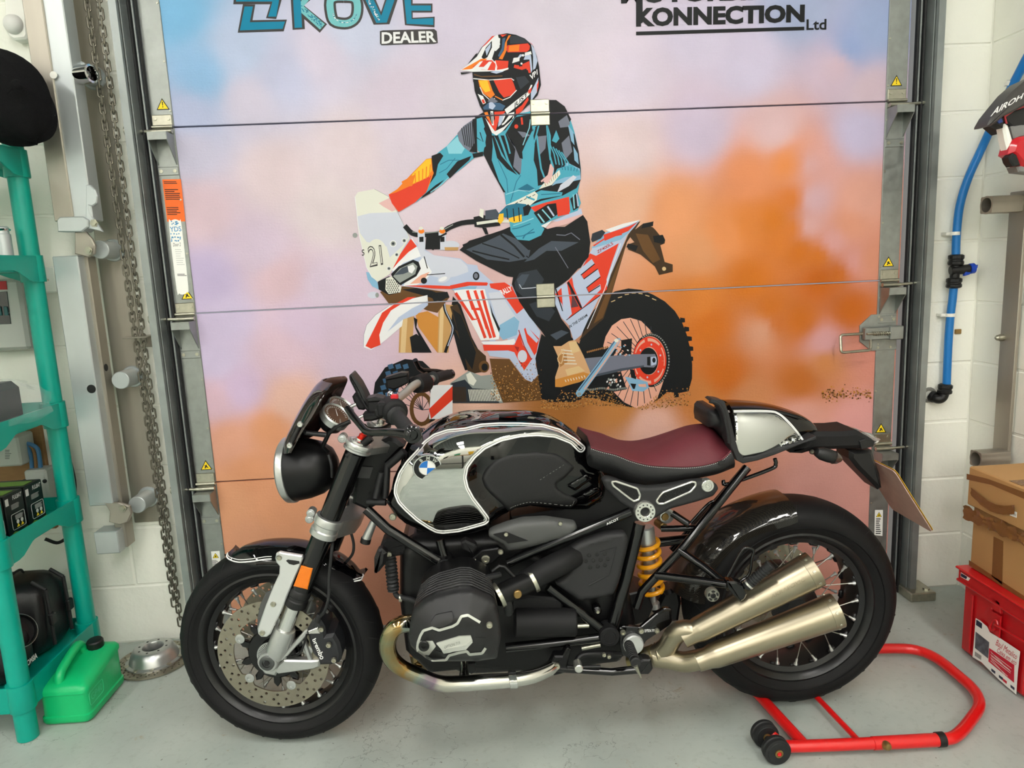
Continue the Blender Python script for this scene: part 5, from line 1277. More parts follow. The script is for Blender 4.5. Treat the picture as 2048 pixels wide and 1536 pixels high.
for i in range(6):
    n = .225-.016*i; g = G(); g.prism([Q(*p, n) for p in zz(ZD, [(560, 760), (600, 560-6*i), (650, 470-6*i), (860, 420-5*i), (1000, 450-5*i), (1060, 560), (1040, 900), (700, 1000)])], (0, .006, 0), .001); g.obj('cooling_fin', M_satin, bike, smooth=25)
hcast = caster(head, .0012, .43)
def inlay(name, pts, m, parent, lift=.0012, step=6, fil=1.5):
    f = caster(head, lift, .43); pz = fil2(zz(ZD, pts), fil) if fil else zz(ZD, pts); g = G(); g.patch(pz, step, f, skirt=(0, .004, 0)); return g.obj(name, m, parent, smooth=40, weld=True)
M_inlay = mat('machined_inlay', rgb(186, 188, 180), .38, .35)
lines = [[(1022, 872), (920, 812), (865, 822), (832, 880), (790, 905), (675, 938), (620, 918), (545, 942), (520, 985), (500, 1040), (492, 1090), (500, 1118)],
         [(500, 1110), (560, 1165), (620, 1198), (735, 1188), (760, 1150), (840, 1128), (912, 1115), (935, 1142), (1040, 1132), (1068, 1090)]]
for L_ in lines:
    P = arcfillet([(*q, 0) for q in zz(ZD, L_)], 2, 3); w_ = 2.6; A, Bp = [], []
    for i in range(len(P)):
        t = (P[min(i+1, len(P)-1)]-P[max(i-1, 0)]).normalized(); nn = V((-t.y, t.x, 0)); A.append(P[i]+nn*w_); Bp.append(P[i]-nn*w_)
    g = G(); ft_ = caster(head, .002, .43); g.grid([[ft_(p.x, p.y) for p in A], [ft_((p.x+q.x)/2, (p.y+q.y)/2) for p, q in zip(A, Bp)], [ft_(p.x, p.y) for p in Bp]]); g.obj('silver_inlay', M_inlay, head, smooth=40)
pv = inlay('inlay_plate', [(490, 1035), (620, 1030), (648, 1075), (590, 1150), (540, 1145), (492, 1105)], M_inlay, head, .0016)
pv2 = inlay('name_plate', [(650, 1045), (845, 985), (945, 980), (962, 1030), (905, 1092), (715, 1118)], M_inlay, head, .005)
inlay('plate_bevel', [(700, 1100), (905, 1055), (955, 1020), (962, 1032), (905, 1095), (715, 1120)], M_alupin, head, .0062, fil=0)
f6 = caster(head, .0066, .43)
text_fit('plate_lettering', 'OPTION 719', mat('grey_engraving', rgb(120, 122, 116), .4), head, zz(ZD, [(718, 1062), (852, 1022), (856, 1048), (722, 1088)]), 0, fn=f6)
inlay('raised_pad', [(610, 880), (650, 815), (790, 785), (800, 830), (790, 865), (690, 910), (620, 905)], MAT['black_head_cover'], head, .006, fil=3)
inlay('inset_window', [(520, 1005), (545, 955), (610, 935), (660, 955), (640, 1000), (615, 1020)], M_ink, head, .0014)
inlay('inset_window', [(583, 1160), (650, 1108), (720, 1135), (732, 1165), (620, 1180)], M_ink, head, .0014)
inlay('inset_window', [(830, 890), (870, 835), (915, 828), (1030, 890), (1040, 905), (850, 915)], M_ink, head, .0014)
inlay('inset_window', [(920, 1085), (970, 1040), (985, 1000), (1075, 1005), (1060, 1075), (1030, 1118), (950, 1125)], M_ink, head, .0012)
stud(q1(ZD, 545, 1070, .437), head, .012, .004, M_satin); stud(q1(ZD, 1105, 893, .432), head, .008, .006)
c = q1(ZD, 545, 1080, .4335); g = G(); g.lathe(c+V((0, .004, 0)), (0, -1, 0), [(.0125, 0), (.0125, .004), (0, .004)], 20); g.obj('bolt_recess', M_ink, head)

# ---------------------------------------------------------------- exhaust
rod('exhaust_header', [D(560, 900, .30), D(430, 880, .315), D(330, 900, .325), D(265, 960, .325), D(235, 1060, .32), D(260, 1170, .31), D(350, 1260, .30), D(500, 1330, .29), D(680, 1395, .275), D(880, 1395, .26), D(1100, 1380, .25), D(1280, 1368, .24), D(1450, 1340, .225), D(1580, 1290, .20), D(1680, 1220, .17)], [.021]*6+[.020]*5+[.0185]*4, M_header, sm=6, seg=24, label='chrome exhaust header with heat discolouration')
for x in (1290, 1320):
    c = q1(ZD, x, 1362, .239); g = G(); g.lathe(c, (1, .05, .06), [(.0185, -.006), (.0225, -.005), (.0225, .005), (.0185, .006)], 24, cap=False); g.obj('header_clamp', M_chrome, bike)
rod('header_stub', [D(885, 1220, .2), D(888, 1300, .22), D(888, 1370, .245)], [.012, .012, .016], M_header, seg=16)
rod('header_far', [D(470, 1140, -.1), D(490, 1210, -.1), D(560, 1240, -.08)], .018, M_header, sm=4)
plate('spark_plug_tag', ZD, [(915, 1235), (985, 1228), (995, 1300), (950, 1320), (920, 1300)], .19, .02, M_black, bike, .003)
plate('sump', ZD, [(740, 1210), (1480, 1130), (1480, 1290), (1320, 1300), (1060, 1315), (900, 1320), (750, 1260)], .10, .2, M_black, bike, .006)
def tube_can(name, pts, rad, label, m=M_ti):
    o = rod(name, pts, rad, m, seg=40, label=label); return o
A0, A1 = GG(395, 965, .215), GG(1280, 502, .225); B0, B1 = GG(505, 1150, .235), GG(1440, 805, .245)
def megaphone(a, b, r0, r1, label):
    a, b = Q(*a), Q(*b); d = (b-a); L_ = d.length; g = G()
    g.lathe(a, d, [(r0*.80, -.035), (r0*.83, -.02), (r0*.85, -.004), (r0*.98, .012), (r0, .018), (r0+(r1-r0)*.5, L_*.5), (r1*.985, L_-.028), (r1*.985, L_-.027), (r1, L_-.026), (r1, L_), (r1-.003, L_), (r1-.004, L_-.05), (r1*.5, L_-.055), (r1*.45, L_-.15), (0, L_-.16)], 48); o = g.obj('silencer', M_ti, bike, smooth=30); o['label'] = label
    d.normalize(); Mx = frame(a, d, (0, -1, 0))
    for k in range(8):
        an = PI/4*k+.35; p = Mx @ V((r1*math.cos(an), r1*math.sin(an), L_-.014)); n_ = (p-(a+d*(p-a).dot(d))).normalized()
        g = G(); g.lathe(p, n_, [(.0042, 0), (.0038, .0016), (.0018, .0018), (.0016, .0004), (0, .0004)], 10); g.obj('rivet', M_zinc, o)
    return a, d
m1 = megaphone(A0, A1, .0335, .0475, 'upper of the two brushed silencers'); m2 = megaphone(B0, B1, .0335, .046, 'lower of the two brushed silencers')
rod('silencer_link_pipe', [GG(60, 1150, .16), GG(140, 1120, .17), GG(200, 1070, .185), GG(255, 985, .20), GG(330, 950, .21), GG(400, 962, .215)], [.027, .028, .027, .027, .027, .027], M_ti, sm=5, seg=32)
rod('silencer_link_pipe', [GG(110, 1150, .17), GG(220, 1165, .19), GG(330, 1185, .21), GG(440, 1165, .23), GG(510, 1148, .235)], [.027, .027, .027, .027, .027], M_ti, sm=5, seg=32)
rod('collector_pipe', [GG(-60, 1190, .13), GG(20, 1160, .15), GG(110, 1130, .165)], [.026, .0265, .0285], M_tid, seg=32)
c = q1(ZG, 135, 1125, .17); g = G(); g.lathe(c, (.9, -.1, .1), [(.028, -.008), (.0315, -.006), (.0315, .004), (.028, .006)], 32, cap=False); g.obj('collector_clamp', M_ti, bike)
c = q1(ZG, 535, 700, .262); g = G(); g.lathe(c+V((0, .02, 0)), (0, -1, 0), [(.016, 0), (.0175, .003), (.0175, .018), (.016, .021), (.0155, .021), (.0155, .0195), (.007, .0195), (.007, .021), (0, .021)], 32); mw_ = g.obj('silencer_mount', mat('dull_mount', rgb(150, 150, 138), .35, .7), bike)
for k in range(5):
    a = 2*PI*k/5+.3; g = G(); Mx = frame(c, (0, -1, 0)); g.prism([Mx @ V((r_*math.cos(a+t), r_*math.sin(a+t), .0018)) for r_, t in ((.0095, -.34), (.0135, -.42), (.0145, 0), (.0135, .42), (.0095, .34))], (0, .002, 0)); g.obj('mount_recess', M_ink, mw_, smooth=0)
stud(c+V((0, -.001, 0)), mw_, .007, .002, M_satin)
text_fit('silencer_lettering', 'AKRAPOVIC', mat('etched_titanium', rgb(140, 132, 112), .4, .9), bike, zz(ZG, [(955, 695), (1200, 565), (1208, 590), (962, 725)]), 0, fn=caster(bpy.data.objects['silencer'], .0004, .26))

# ---------------------------------------------------------------- shock, pegs, levers, stand
a, b = q1(ZE, 882, 440, .035), q1(ZE, 925, 870, .035); ax = (b-a); L_ = ax.length; axn = ax.normalized(); u1 = V((0, 1, 0)); u1 = (u1-axn*u1.dot(axn)).normalized(); v1 = axn.cross(u1)
g = G(); g.lathe(a-axn*.02, axn, [(.02, 0), (.024, .004), (.024, .05), (.018, .052), (.018, L_*.75), (.010, L_*.76), (.010, L_+.04), (.018, L_+.045), (.018, L_+.06)], 24); sh = g.obj('rear_shock', M_silver, bike); sh['label'] = 'silver rear shock with yellow spring'
g = G(); N_ = 6.2; P = []
for i in range(160): t = i/159; P.append(a+axn*(.022+(L_-.02)*t)+u1*math.cos(t*N_*2*PI)*.0315+v1*math.sin(t*N_*2*PI)*.0315)
g.tube(P, .0068, 10); o = g.obj('coil_spring', M_spring, sh); o['label'] = 'yellow coil spring'
for (x, y, r_) in ((1010, 325, .022), (985, 400, .012)):
    c = q1(ZE, x, y, .04); g = G(); g.lathe(c+V((0, .04, 0)), (0.2, -1, 0), [(r_, 0), (r_, .04), (r_*.8, .042), (r_*.6, .042), (r_*.55, .036), (0, .036)], 24); so = g.obj('shock_adjuster', M_silver if r_ > .02 else M_bronze, sh)
    g = G(); g.lathe(c+V((0, -.002, 0)), (0.2, -1, 0), [(r_*.55, 0), (r_*.5, .004), (0, .004)], 8); g.obj('adjuster_knob', M_bronze, sh)
plate('swingarm', ZE, [(1000, 860), (1110, 820), (1130, 930), (1110, 1060), (1000, 1080), (930, 1000)], -.02, .06, M_satin, bike, .01)
def peg(o, pts, n0, n1, label):
    a = q1(o, *pts[0], n0); b = q1(o, *pts[1], n1); d = (b-a); L_ = d.length; pr = [(.008, 0), (.012, .004)]
    for i in range(9): h = L_*.12+L_*.72*i/9; pr += [(.0135, h), (.0135, h+L_*.04), (.0115, h+L_*.05), (.0115, h+L_*.078)]
    pr += [(.013, L_*.88), (.014, L_*.97), (.011, L_)]
    g = G(); g.lathe(a, d, pr, 20); ob = g.obj('foot_peg', M_rubber, bike); ob['label'] = label; return ob
pg = peg(ZG, ((770, 640), (960, 470)), .268, .285, 'folded black passenger foot peg')
c = q1(ZG, 790, 622, .27); g = G(); g.lathe(c, q1(ZG, 960, 470, .285)-c, [(.012, 0), (.0148, .001), (.0148, .006), (.012, .007)], 20); g.obj('peg_collar', M_alupin, pg)
plate('peg_mount', ZG, [(640, 600), (700, 600), (760, 620), (790, 690), (770, 730), (735, 752), (690, 700), (650, 650)], .270, .03, M_gloss, bike, .005, 2)
rs = plate('rearset_plate', ZE, [(690, 1110), (720, 1090), (840, 1100), (960, 1000), (1010, 965), (1060, 970), (1062, 1060), (1040, 1090), (880, 1195), (860, 1230), (840, 1290), (780, 1330), (715, 1290), (700, 1230)], .165, .012, M_gloss, bike, .002, 3, label='black rearset plate')
plate('rearset_window', ZE, [(985, 1000), (1040, 982), (1045, 1040), (950, 1075), (895, 1110), (930, 1050)], .1655, .001, M_black, rs, 0)
for x, y in ((718, 1133), (845, 1122), (955, 1120), (682, 1285), (862, 1292)): stud(q1(ZE, x, y, .167), rs, .008, .006)
text_fit('rearset_lettering', 'OPTION 719', M_pin, rs, zz(ZE, [(868, 1113), (936, 1110), (937, 1130), (869, 1134)]), BY-.1665, bold=.01)
c = q1(ZE, 795, 1225, .18); g = G(); g.lathe(c+V((0, .02, 0)), (0, -1, 0), [(.026, 0), (.028, .003), (.028, .018), (.025, .022), (.012, .022), (0, .021)], 32); g.obj('peg_boss', mat('light_boss', rgb(196, 198, 196), .35, .6), rs)
peg(ZE, ((755, 1210), (810, 1350)), .20, .30, 'black knurled rider foot peg')
g = G(); g.tube([q1(ZE, 805, 1365, .30), q1(ZE, 845, 1450, .29)], [.006, .002], 8); g.obj('peg_feeler', M_zinc, bike)
rod('gear_lever', [E(700, 1290, .19), E(585, 1285, .20), E(440, 1290, .21), E(395, 1340, .22), E(400, 1395, .25)], [.008, .010, .008, .008, .007], M_satin, sm=4)
g = G(); c = q1(ZE, 400, 1345, .235); g.lathe(c, (0, -1, 0), [(.011, 0), (.011, .03), (.009, .032), (0, .032)], 18); g.obj('gear_toe_piece', M_alupin, bike)
for x, y in ((585, 1287), (620, 1300)): stud(q1(ZE, x, y, .212), bike, .006, .006)
rod('gear_linkage', [E(430, 1245, .16), E(560, 1220, .16)], .006, M_zinc)
plate('stand_bracket', ZE, [(190, 1400), (240, 1300), (300, 1300), (330, 1240), (360, 1260), (340, 1340), (320, 1420), (240, 1440)], .19, .03, M_satin, bike, .004, 2)
stud(q1(ZE, 255, 1368, .192), bike, .010, .006)
rod('side_stand', [E(250, 1380, .18), E(420, 1395, .19), E(640, 1410, .19), E(880, 1385, .19)], [.012, .010, .010, .012], M_gloss, label='folded black side stand')
plate('stand_foot', ZE, [(820, 1350), (860, 1325), (915, 1325), (930, 1390), (900, 1430), (830, 1430)], .205, .03, M_black, bike, .004, 2)
rod('stand_spring', [E(330, 1375, .2), E(560, 1372, .2)], .005, M_black)
# hose, horn and regulator ahead of the engine
g = G(); P = crv([q1(ZD, x, y, .10) for x, y in ((255, 300), (265, 400), (275, 500), (285, 600))], 12); pr = [.0155+.0022*math.sin(i*1.75) for i in range(len(P))]; g.tube(P, pr, 16); g.obj('corrugated_hose', M_rubber, bike)
rod('oil_hose', [D(300, 620, .10), D(320, 650, .11), D(370, 665, .12), D(440, 680, .13), D(500, 710, .13)], .0075, M_rubber, sm=4)
c = q1(ZD, 350, 665, .115); g = G(); g.lathe(c-V((.005, 0, 0)), (1, 0, -.1), [(.0105, 0), (.0105, .008)], 16, cap=False); g.obj('hose_clamp', M_zinc, bike)
plate('front_indicator', ZD, [(118, 330), (150, 260), (185, 250), (230, 290), (215, 380), (160, 450), (120, 465)], .16, .03, M_black, bike, .008, 2)
plate('oil_cooler_shroud', ZD, [(160, 260), (185, 190), (220, 165), (330, 170), (400, 200), (400, 300), (215, 330)], .10, .06, M_blackm, bike, .006, 2)
stud(q1(ZD, 250, 292, .105), bike, .008, .005)
rod('horn_stub', [Bz(890, 1370, .08), Bz(820, 1530, .08)], [.010, .013], M_silver, label='small silver sensor')
rod('horn_cap', [Bz(822, 1520, .08), Bz(812, 1560, .08)], .0145, M_black)
screw(ZB, 1048, 1338, .12, .010)
# ================================================================ things on the left
M_teal = mat('teal_plastic', rgb(0, 150, 132), 0.35, spec=.45, noise=.04, nscale=12)
M_green = mat('green_plastic', rgb(14, 176, 106), 0.33, spec=.5, noise=.05, nscale=14, bump=.05, bscale=120)
M_wool = mat('black_wool', rgb(20, 20, 21), 0.95, bump=.8, bscale=420, spec=.15)
M_board = mat('plywood_board', rgb(150, 112, 72), .7, noise=.12, nscale=14, stretch=(1, 1, 6))
M_boxgrey = mat('grey_enclosure', rgb(186, 188, 182), .45)
M_steelo = mat('oxidised_aluminium', rgb(168, 162, 150), .42, .75, noise=.1, nscale=12, stretch=(1, 1, .2))
M_alup = mat('bare_aluminium_face', rgb(190, 196, 196), .4, .6, noise=.08, nscale=9, stretch=(1, 1, .3))
M_chain = mat('dark_chain_steel', rgb(120, 116, 104), .4, .8, noise=.15, nscale=80)

# chain loop of the door hoist
lk = G(); P = []
for i in range(24):
    a = 2*PI*i/24; c, s_ = math.cos(a), math.sin(a)
    P.append(V((.0078*c, 0, .0078*s_+(.0112 if s_ > 0 else -.0112))))
lk.tube(P, .0031, 8, closed=True); o = lk.obj('chain_link', M_chain); LINK = o.data; bpy.data.objects.remove(o)
chain = thing('hoist_chain', 'long steel hoist chain hanging in two strands beside the door', 'chain', (-1.165, -.05, .06))
for x0, x1, z1, ph in ((-1.184, -1.162, .16, 0), (-1.146, -1.148, .09, 1)):
    z = 2.27; i = ph
    while z > z1:
        t = (2.27-z)/2.1; x = x0+(x1-x0)*t
        inst('chain_link', LINK, Matrix.Translation((x, -.05, z)) @ Matrix.Rotation((PI/2 if i % 2 else 0)+.5+random.uniform(-.12, .12), 4, 'Z'), chain)
        z -= .0262; i += 1
t = thing('chain_bracket', 'small steel angle bracket holding the chain to the wall', 'bracket', (-1.15, -.02, 1.13))
p = at(290, 672, -.02); g = G(); g.bbox((p.x-.0, -.004, p.z-.02), (.07, .005, .04), .002); g.bbox((p.x-.01, -.04, p.z), (.08, .08, .005), .002); g.obj('angle', M_steelo, t, smooth=0)
for s in (-.025, .025): bolt((p.x+s, -.0065, p.z-.022), t, .9)

# aluminium security bar on standoffs
bar = thing('aluminium_bar_rack', 'tall aluminium box-section bar on round standoffs beside the chain', 'rack', (-1.29, -.08, .42))
def vbox(name, x0, x1, y0, y1, z0, z1, m, b=.003, par=bar):
    g = G(); g.bbox(((x0+x1)/2, (y0+y1)/2, (z0+z1)/2), (x1-x0, abs(y1-y0), z1-z0), b); return g.obj(name, m, par, smooth=0)
vbox('wall_plate', -1.285, -1.175, -.006, 0, .47, 2.5, M_steelo)
LB = vbox('lower_bar', -1.352, -1.272, -.155, -.085, .59, 1.432, M_alup)
vbox('lower_bar_end', -1.352, -1.272, -.155, -.085, .415, .495, M_alup)
vbox('back_bar', -1.300, -1.262, -.115, -.06, .42, 1.43, M_steelo)
vbox('upper_bar', -1.322, -1.262, -.165, -.10, 1.54, 2.5, M_steelo)
vbox('upper_bar_face', -1.268, -1.205, -.158, -.09, 1.54, 2.5, M_alup)
for px, py in ((176, 150), (216, 500), (256, 756), (288, 1000)):
    c = at(px, py, -.045); g = G(); g.cyl((c.x, -.005, c.z), (c.x, -.10, c.z), .030, 24, .002); so = g.obj('standoff_tube', M_alup, bar)
    g = G(); P = [V((c.x+.033*math.cos(2*PI*i/20), -.008, c.z+.033*math.sin(2*PI*i/20))) for i in range(20)]; g.tube(P, .006, 6, closed=True); g.obj('weld_bead', M_alup, so)
c = at(78, 156, -.12); g = G(); g.cyl((c.x-.03, -.12, c.z), (c.x+.04, -.12, c.z), .028, 24, .002); g.obj('standoff_tube', M_alup, bar)
c = at(170, 150, -.13); g = G(); g.lathe((c.x-.02, -.13, c.z), (1, -.3, 0), [(.022, 0), (.028, .002), (.028, .05), (.022, .052), (.02, .045), (.02, .0)], 24); g.obj('standoff_tube', M_chrome, bar)
for Y, pts, nm, m in ((-.170, zz(Z1, [(335, 1300), (350, 1282), (490, 1278), (520, 1300), (520, 1340), (480, 1370), (340, 1370)]), 'clamp_block', M_alup),
                      (-.160, zz(Z1, [(505, 1090), (530, 1092), (560, 1120), (575, 1160), (570, 1200), (545, 1218), (525, 1215), (530, 1260), (605, 1370), (520, 1350), (505, 1280)]), 'hook_plate', M_alup),
                      (-.150, zz(Z1, [(440, 1370), (500, 1365), (540, 1410), (560, 1450), (555, 1500), (520, 1520), (440, 1500)]), 'pivot_plate', M_steelo),
                      (-.156, zz(Z3, [(500, 125), (630, 122), (690, 140), (700, 180), (680, 225), (640, 240), (580, 225), (585, 170), (560, 130)]), 'pivot_plate', M_steelo)):
    g = G(); g.prism([at(*q, Y) for q in pts], (0, .012 if nm != 'clamp_block' else .06, 0), .003); g.obj(nm, m, bar, smooth=0)
for q in (zz(Z1, [(520, 1478)])[0], zz(Z1, [(552, 1318)])[0], zz(Z3, [(652, 153)])[0]): bolt(at(*q, -.166), bar, 1.4)
for q, Y in ((zz(Z2, [(540, 880)])[0], -.1562), ):
    c = at(*q, Y); g = G(); g.lathe(c, (0, -1, 0), [(.0145, 0), (.0145, .0005), (.0125, .0005), (0, .0004)], 24); g.obj('bolt_hole', M_ink, bar)
c = atx(212, 735, -1.2617); g = G(); g.lathe(c, (1, 0, 0), [(.0125, 0), (.0125, .0006), (0, .0004)], 20); g.obj('bolt_hole', M_ink, bar)
c = atx(107, 150, -1.2655) if False else at(107, 150, -.1655); g = G(); g.lathe(c, (0, -1, 0), [(.011, 0), (.011, .0006), (0, .0005)], 20); g.obj('bolt_hole', M_wallp, bar)

# movement sensor
se = thing('motion_sensor', 'white motion sensor high on the wall above the cap', 'sensor', at(30, 70, -.02))
P = [at(*q, -.045) for q in zz(Z1, [(20, -60), (120, -60), (148, 10), (162, 205), (150, 228), (80, 235), (50, 215), (30, 180)])]
g = G(); g.prism(P, (0, .045, 0), .006); g.obj('sensor_body', M_white, se, smooth=40)
c = at(*zz(Z1, [(82, 145)])[0], -.045); g = G(); g.lathe(c, (0, -1, -.2), [(.030, -.004), (.029, .008), (.022, .018), (.01, .023), (0, .024)], 28); g.obj('sensor_lens', mat('frosted_lens', rgb(222, 222, 218), .3), se)

# junction plate, fuse board, wiring on the wall
t = thing('junction_plate', 'white square blanking plate on the wall between shelf and bar', 'plate', at(97, 560, 0))
c = at(97, 560, -.02); g = G(); g.bbox(c, (.075, .04, .088), .005); g.obj('plate_body', M_white, t, smooth=0); bolt(at(95, 560, -.041), t, .5)
fb = thing('fuse_board', 'grey fuse board with dark window and red sticker behind the shelf', 'fuse box', at(25, 640, 0))
g = G(); a, b = at(-140, 575, -.09), at(58, 690, -.09); g.bbox(((a.x+b.x)/2, -.045, (a.z+b.z)/2), (b.x-a.x, .09, .235), .01); g.obj('enclosure', M_boxgrey, fb, smooth=0)
g = G(); g.prism([at(x, y, -.092) for x, y in ((-100, 590), (14, 583), (22, 648), (-100, 652))], (0, .003, 0), .001); wi = g.obj('window', mat('smoked_window', rgb(24, 34, 36), .1, coat=.5), fb, smooth=0)
g = G()
for i in range(8): c = at(12-i*13, 622, -.094); g.bbox(c, (.012, .004, .03), .001)
o = g.obj('breaker_switches', mat('teal_switch', rgb(40, 96, 100), .4), fb, smooth=0); o['kind'] = 'stuff'
g = G(); g.prism([at(x, y, -.0925) for x, y in ((-60, 566), (12, 562), (14, 579), (-60, 582))], (0, .002, 0)); g.obj('red_sticker', M_red, fb, smooth=0)
bd_ = thing('mounting_board', 'brown plywood mounting board behind the battery shelf', 'board', at(60, 940, 0))
g = G(); a, b = at(-120, 840, -.012), at(112, 1040, -.012); g.bbox(((a.x+b.x)/2, -.01, (a.z+b.z)/2), (b.x-a.x, .018, a.z-b.z+.06), .002); g.obj('panel', M_board, bd_, smooth=0)
for (x0, y0, x1, y1, dp, lab, nm) in ((-30, 876, 44, 932, .09, 'light grey junction box with printed label on the plywood board', 'a'), (46, 942, 102, 1010, .07, 'grey switch box with two knobs below the blue cables', 'b')):
    t = thing('junction_box', lab, 'junction box', at((x0+x1)/2, (y0+y1)/2, -.03)); a, b = at(x0, y0, -.02-dp), at(x1, y1, -.02-dp)
    g = G(); g.bbox(((a.x+b.x)/2, -.0205-dp/2, (a.z+b.z)/2), (b.x-a.x, dp, a.z-b.z), .006); g.obj('box_body', M_boxgrey, t, smooth=0)
    if nm == 'a':
        linesheet('small_print', t, 10, 24, 900, 920, 6, -.0206-dp, frac=.3); text_fit('box_lettering', 'tronic', M_ink, t, [(3, 882), (14, 881), (14, 887), (3, 888)], -.0206-dp)
    else:
        for k in (50, 90): g = G(); g.lathe(at(k, 962, -.02-dp), (0, -1, 0), [(.007, 0), (.007, .004), (0, .005)], 14); g.obj('knob', M_black, t)
for k, (x0, x1) in enumerate(((44, 58), (50, 75), (46, 66))):
    t_ = [at(42, 893, -.05), at(50, 886, -.06), at(x1-2, 895, -.06), at(x1+4, 915, -.06), at(x1+7, 945, -.05)]
    g = G(); g.tube(crv(t_), .007 if k < 2 else .005, 8); o = g.obj('cable', mat('blue_cable', rgb(70, 124, 172), .5) if k < 2 else M_board, bpy.data.objects['mounting_board'])
g = G(); g.tube(crv([at(128, 890, -.02), at(142, 930, -.02), at(150, 980, -.02), at(140, 1060, -.03), at(118, 1085, -.06), at(90, 1078, -.08)]), .006, 8)
tag(g.obj('loose_cable', M_rubber), 'dark cable looping down the wall behind the teal shelf', 'cable')

# teal shelving unit
PX, PYN, PYF, PXL = -1.412, -.544, -.168, -2.15
sh_ = thing('shelving_unit', 'teal plastic shelving unit with round posts and lipped trays', 'shelf', (-1.78, -.36, 0))
for x, y in ((PX, PYN), (PX, PYF), (PXL, PYN), (PXL, PYF)):
    g = G(); g.cyl((x, y, 0), (x, y, 1.80), .029, 28, .003); g.obj('post', M_teal, sh_)
TIERS = [.145, .59, .922, 1.40, 1.725]
for z in TIERS:
    g = G(); zb, zt = z-.045, z+.035; t_ = .005
    for (x0, y0, x1, y1) in ((PX, PYN, PX, PYF), (PX, PYF, PXL, PYF), (PXL, PYF, PXL, PYN), (PXL, PYN, PX, PYN)):
        d = V((x1-x0, y1-y0, 0)); L_ = d.length; d.normalize(); nn = V((d.y, -d.x, 0))
        prof = []
        for k in range(17):                    # lower edge arches up in the middle
            u = k/16; e = min(u, 1-u)*L_; lift = .035*sstep((e-.05)/.09); prof.append((u*L_, zb+lift))
        pol = [V((x0, y0, 0))+d*s+V((0, 0, q))+nn*.03 for s, q in prof]+[V((x1, y1, zt))+nn*.03, V((x0, y0, zt))+nn*.03]
        g.prism(pol, -nn*t_)
    g.box(((PX+PXL)/2, (PYN+PYF)/2, z-.012), (PX-PXL+.05, PYF-PYN+.05, .006)); tr = g.obj('tray', M_teal, sh_, smooth=0)
    for x, y in ((PX, PYN), (PX, PYF), (PXL, PYN), (PXL, PYF)):
        g = G(); g.lathe((x, y, zb-.002), (0, 0, 1), [(.029, 0), (.0355, 0), (.0365, .003), (.0355, zt-zb+.004), (.029, zt-zb+.004), (.029, 0)], 28); g.obj('collar', M_teal, tr)

# flat cap on the shelf post
cap = thing('flat_cap', 'black wool cap hung on the top of the teal post', 'cap', (PX, PYF-.03, 1.72))
B = []; rows = []
cc_ = at(*zz(Z1, [(55, 590)])[0], -.27)
for i in range(25):
    th = PI*i/24; r = []
    for j in range(36):
        ph = 2*PI*j/36; x = math.sin(th)*math.cos(ph); y = math.sin(th)*math.sin(ph); z = math.cos(th)
        k = 1+.05*math.cos(8*ph)*math.sin(th)**2+.04*math.sin(3*ph+2*th)
        v = V((x*.115*k, y*.10*k, z*.165*(1 if z > 0 else .82)*k)); v.x += -.05*z*z*(1 if z > 0 else -.3)
        r.append(cc_+Matrix.Rotation(-.35, 3, 'Y') @ v)
    rows.append(r)
g = G(); g.grid(rows, close_u=True); g.obj('crown', M_wool, cap, smooth=80)
g = G(); g.lathe(at(*zz(Z1, [(100, 500)])[0], -.385), (.5, -1, .1), [(.014, -.006), (.015, 0), (.010, .006), (0, .008)], 18); g.obj('button', M_wool, cap)
g = G()
for e_ in ((0, 430), (40, 560), (160, 520), (150, 640)):
    a, b = at(*zz(Z1, [(100, 500)])[0], -.384), at(*zz(Z1, [e_])[0], -.380); g.tube(crv([a, (a+b)/2+V((0, -.004, 0)), b], 4), .002, 5)
g.obj('seam', M_wool, cap)
P = [at(*q, -.29) for q in zz(Z1, [(0, 760), (60, 770), (140, 800), (125, 830), (100, 833), (0, 790)])]; g = G(); g.prism(P, (0, .08, 0), .004); g.obj('peak', M_wool, cap)

# things on the shelf
t = thing('chrome_tube', 'polished metal tube standing on the upper teal tray', 'tube', (-1.49, -.25, 1.41)); g = G(); a = at(10, 512, -.25); g.lathe((a.x, -.25, TIERS[3]-.009), (0, 0, 1), [(.024, 0), (.024, .11), (.021, .112), (.021, .13), (.018, .134)], 24); g.obj('tube', M_alup, t)
g = G(); g.lathe((a.x, -.25, TIERS[3]+.112), (0, 0, 1), [(.0245, 0), (.0265, .003), (.0245, .006)], 24, cap=False); g.obj('rim', M_chrome, t)
bag = thing('wrapped_part', 'black part wrapped in a clear crumpled plastic bag', 'bag', (-1.55, -.33, TIERS[2]))
g = G(); c0 = V((-1.515, -.37, TIERS[2]+.066)); g.bbox(c0+V((-.03, 0, .004)), (.24, .17, .125), .02); g.obj('wrapped_item', M_satin, bag, smooth=30)
rows = []
for i in range(15):
    th = PI*i/14; r = []
    for j in range(28):
        ph = 2*PI*j/28; v = V((math.sin(th)*math.cos(ph), math.sin(th)*math.sin(ph), math.cos(th))); k = 1+random.uniform(-.10, .10)
        ex = .06*max(0, v.x)**6
        q = V((math.copysign(abs(v.x)**.7, v.x)*.15*k+ex, math.copysign(abs(v.y)**.7, v.y)*.105*k, max(math.copysign(abs(v.z)**.7, v.z)*.082*k, -.066))); r.append(c0+q)
    rows.append(r)
g = G(); g.grid(rows, close_u=True); M_bag = mat('clear_plastic_film', rgb(232, 236, 236), .12, trans=.0, spec=.6, alpha=.08); g.obj('plastic_film', M_bag, bag, smooth=20)

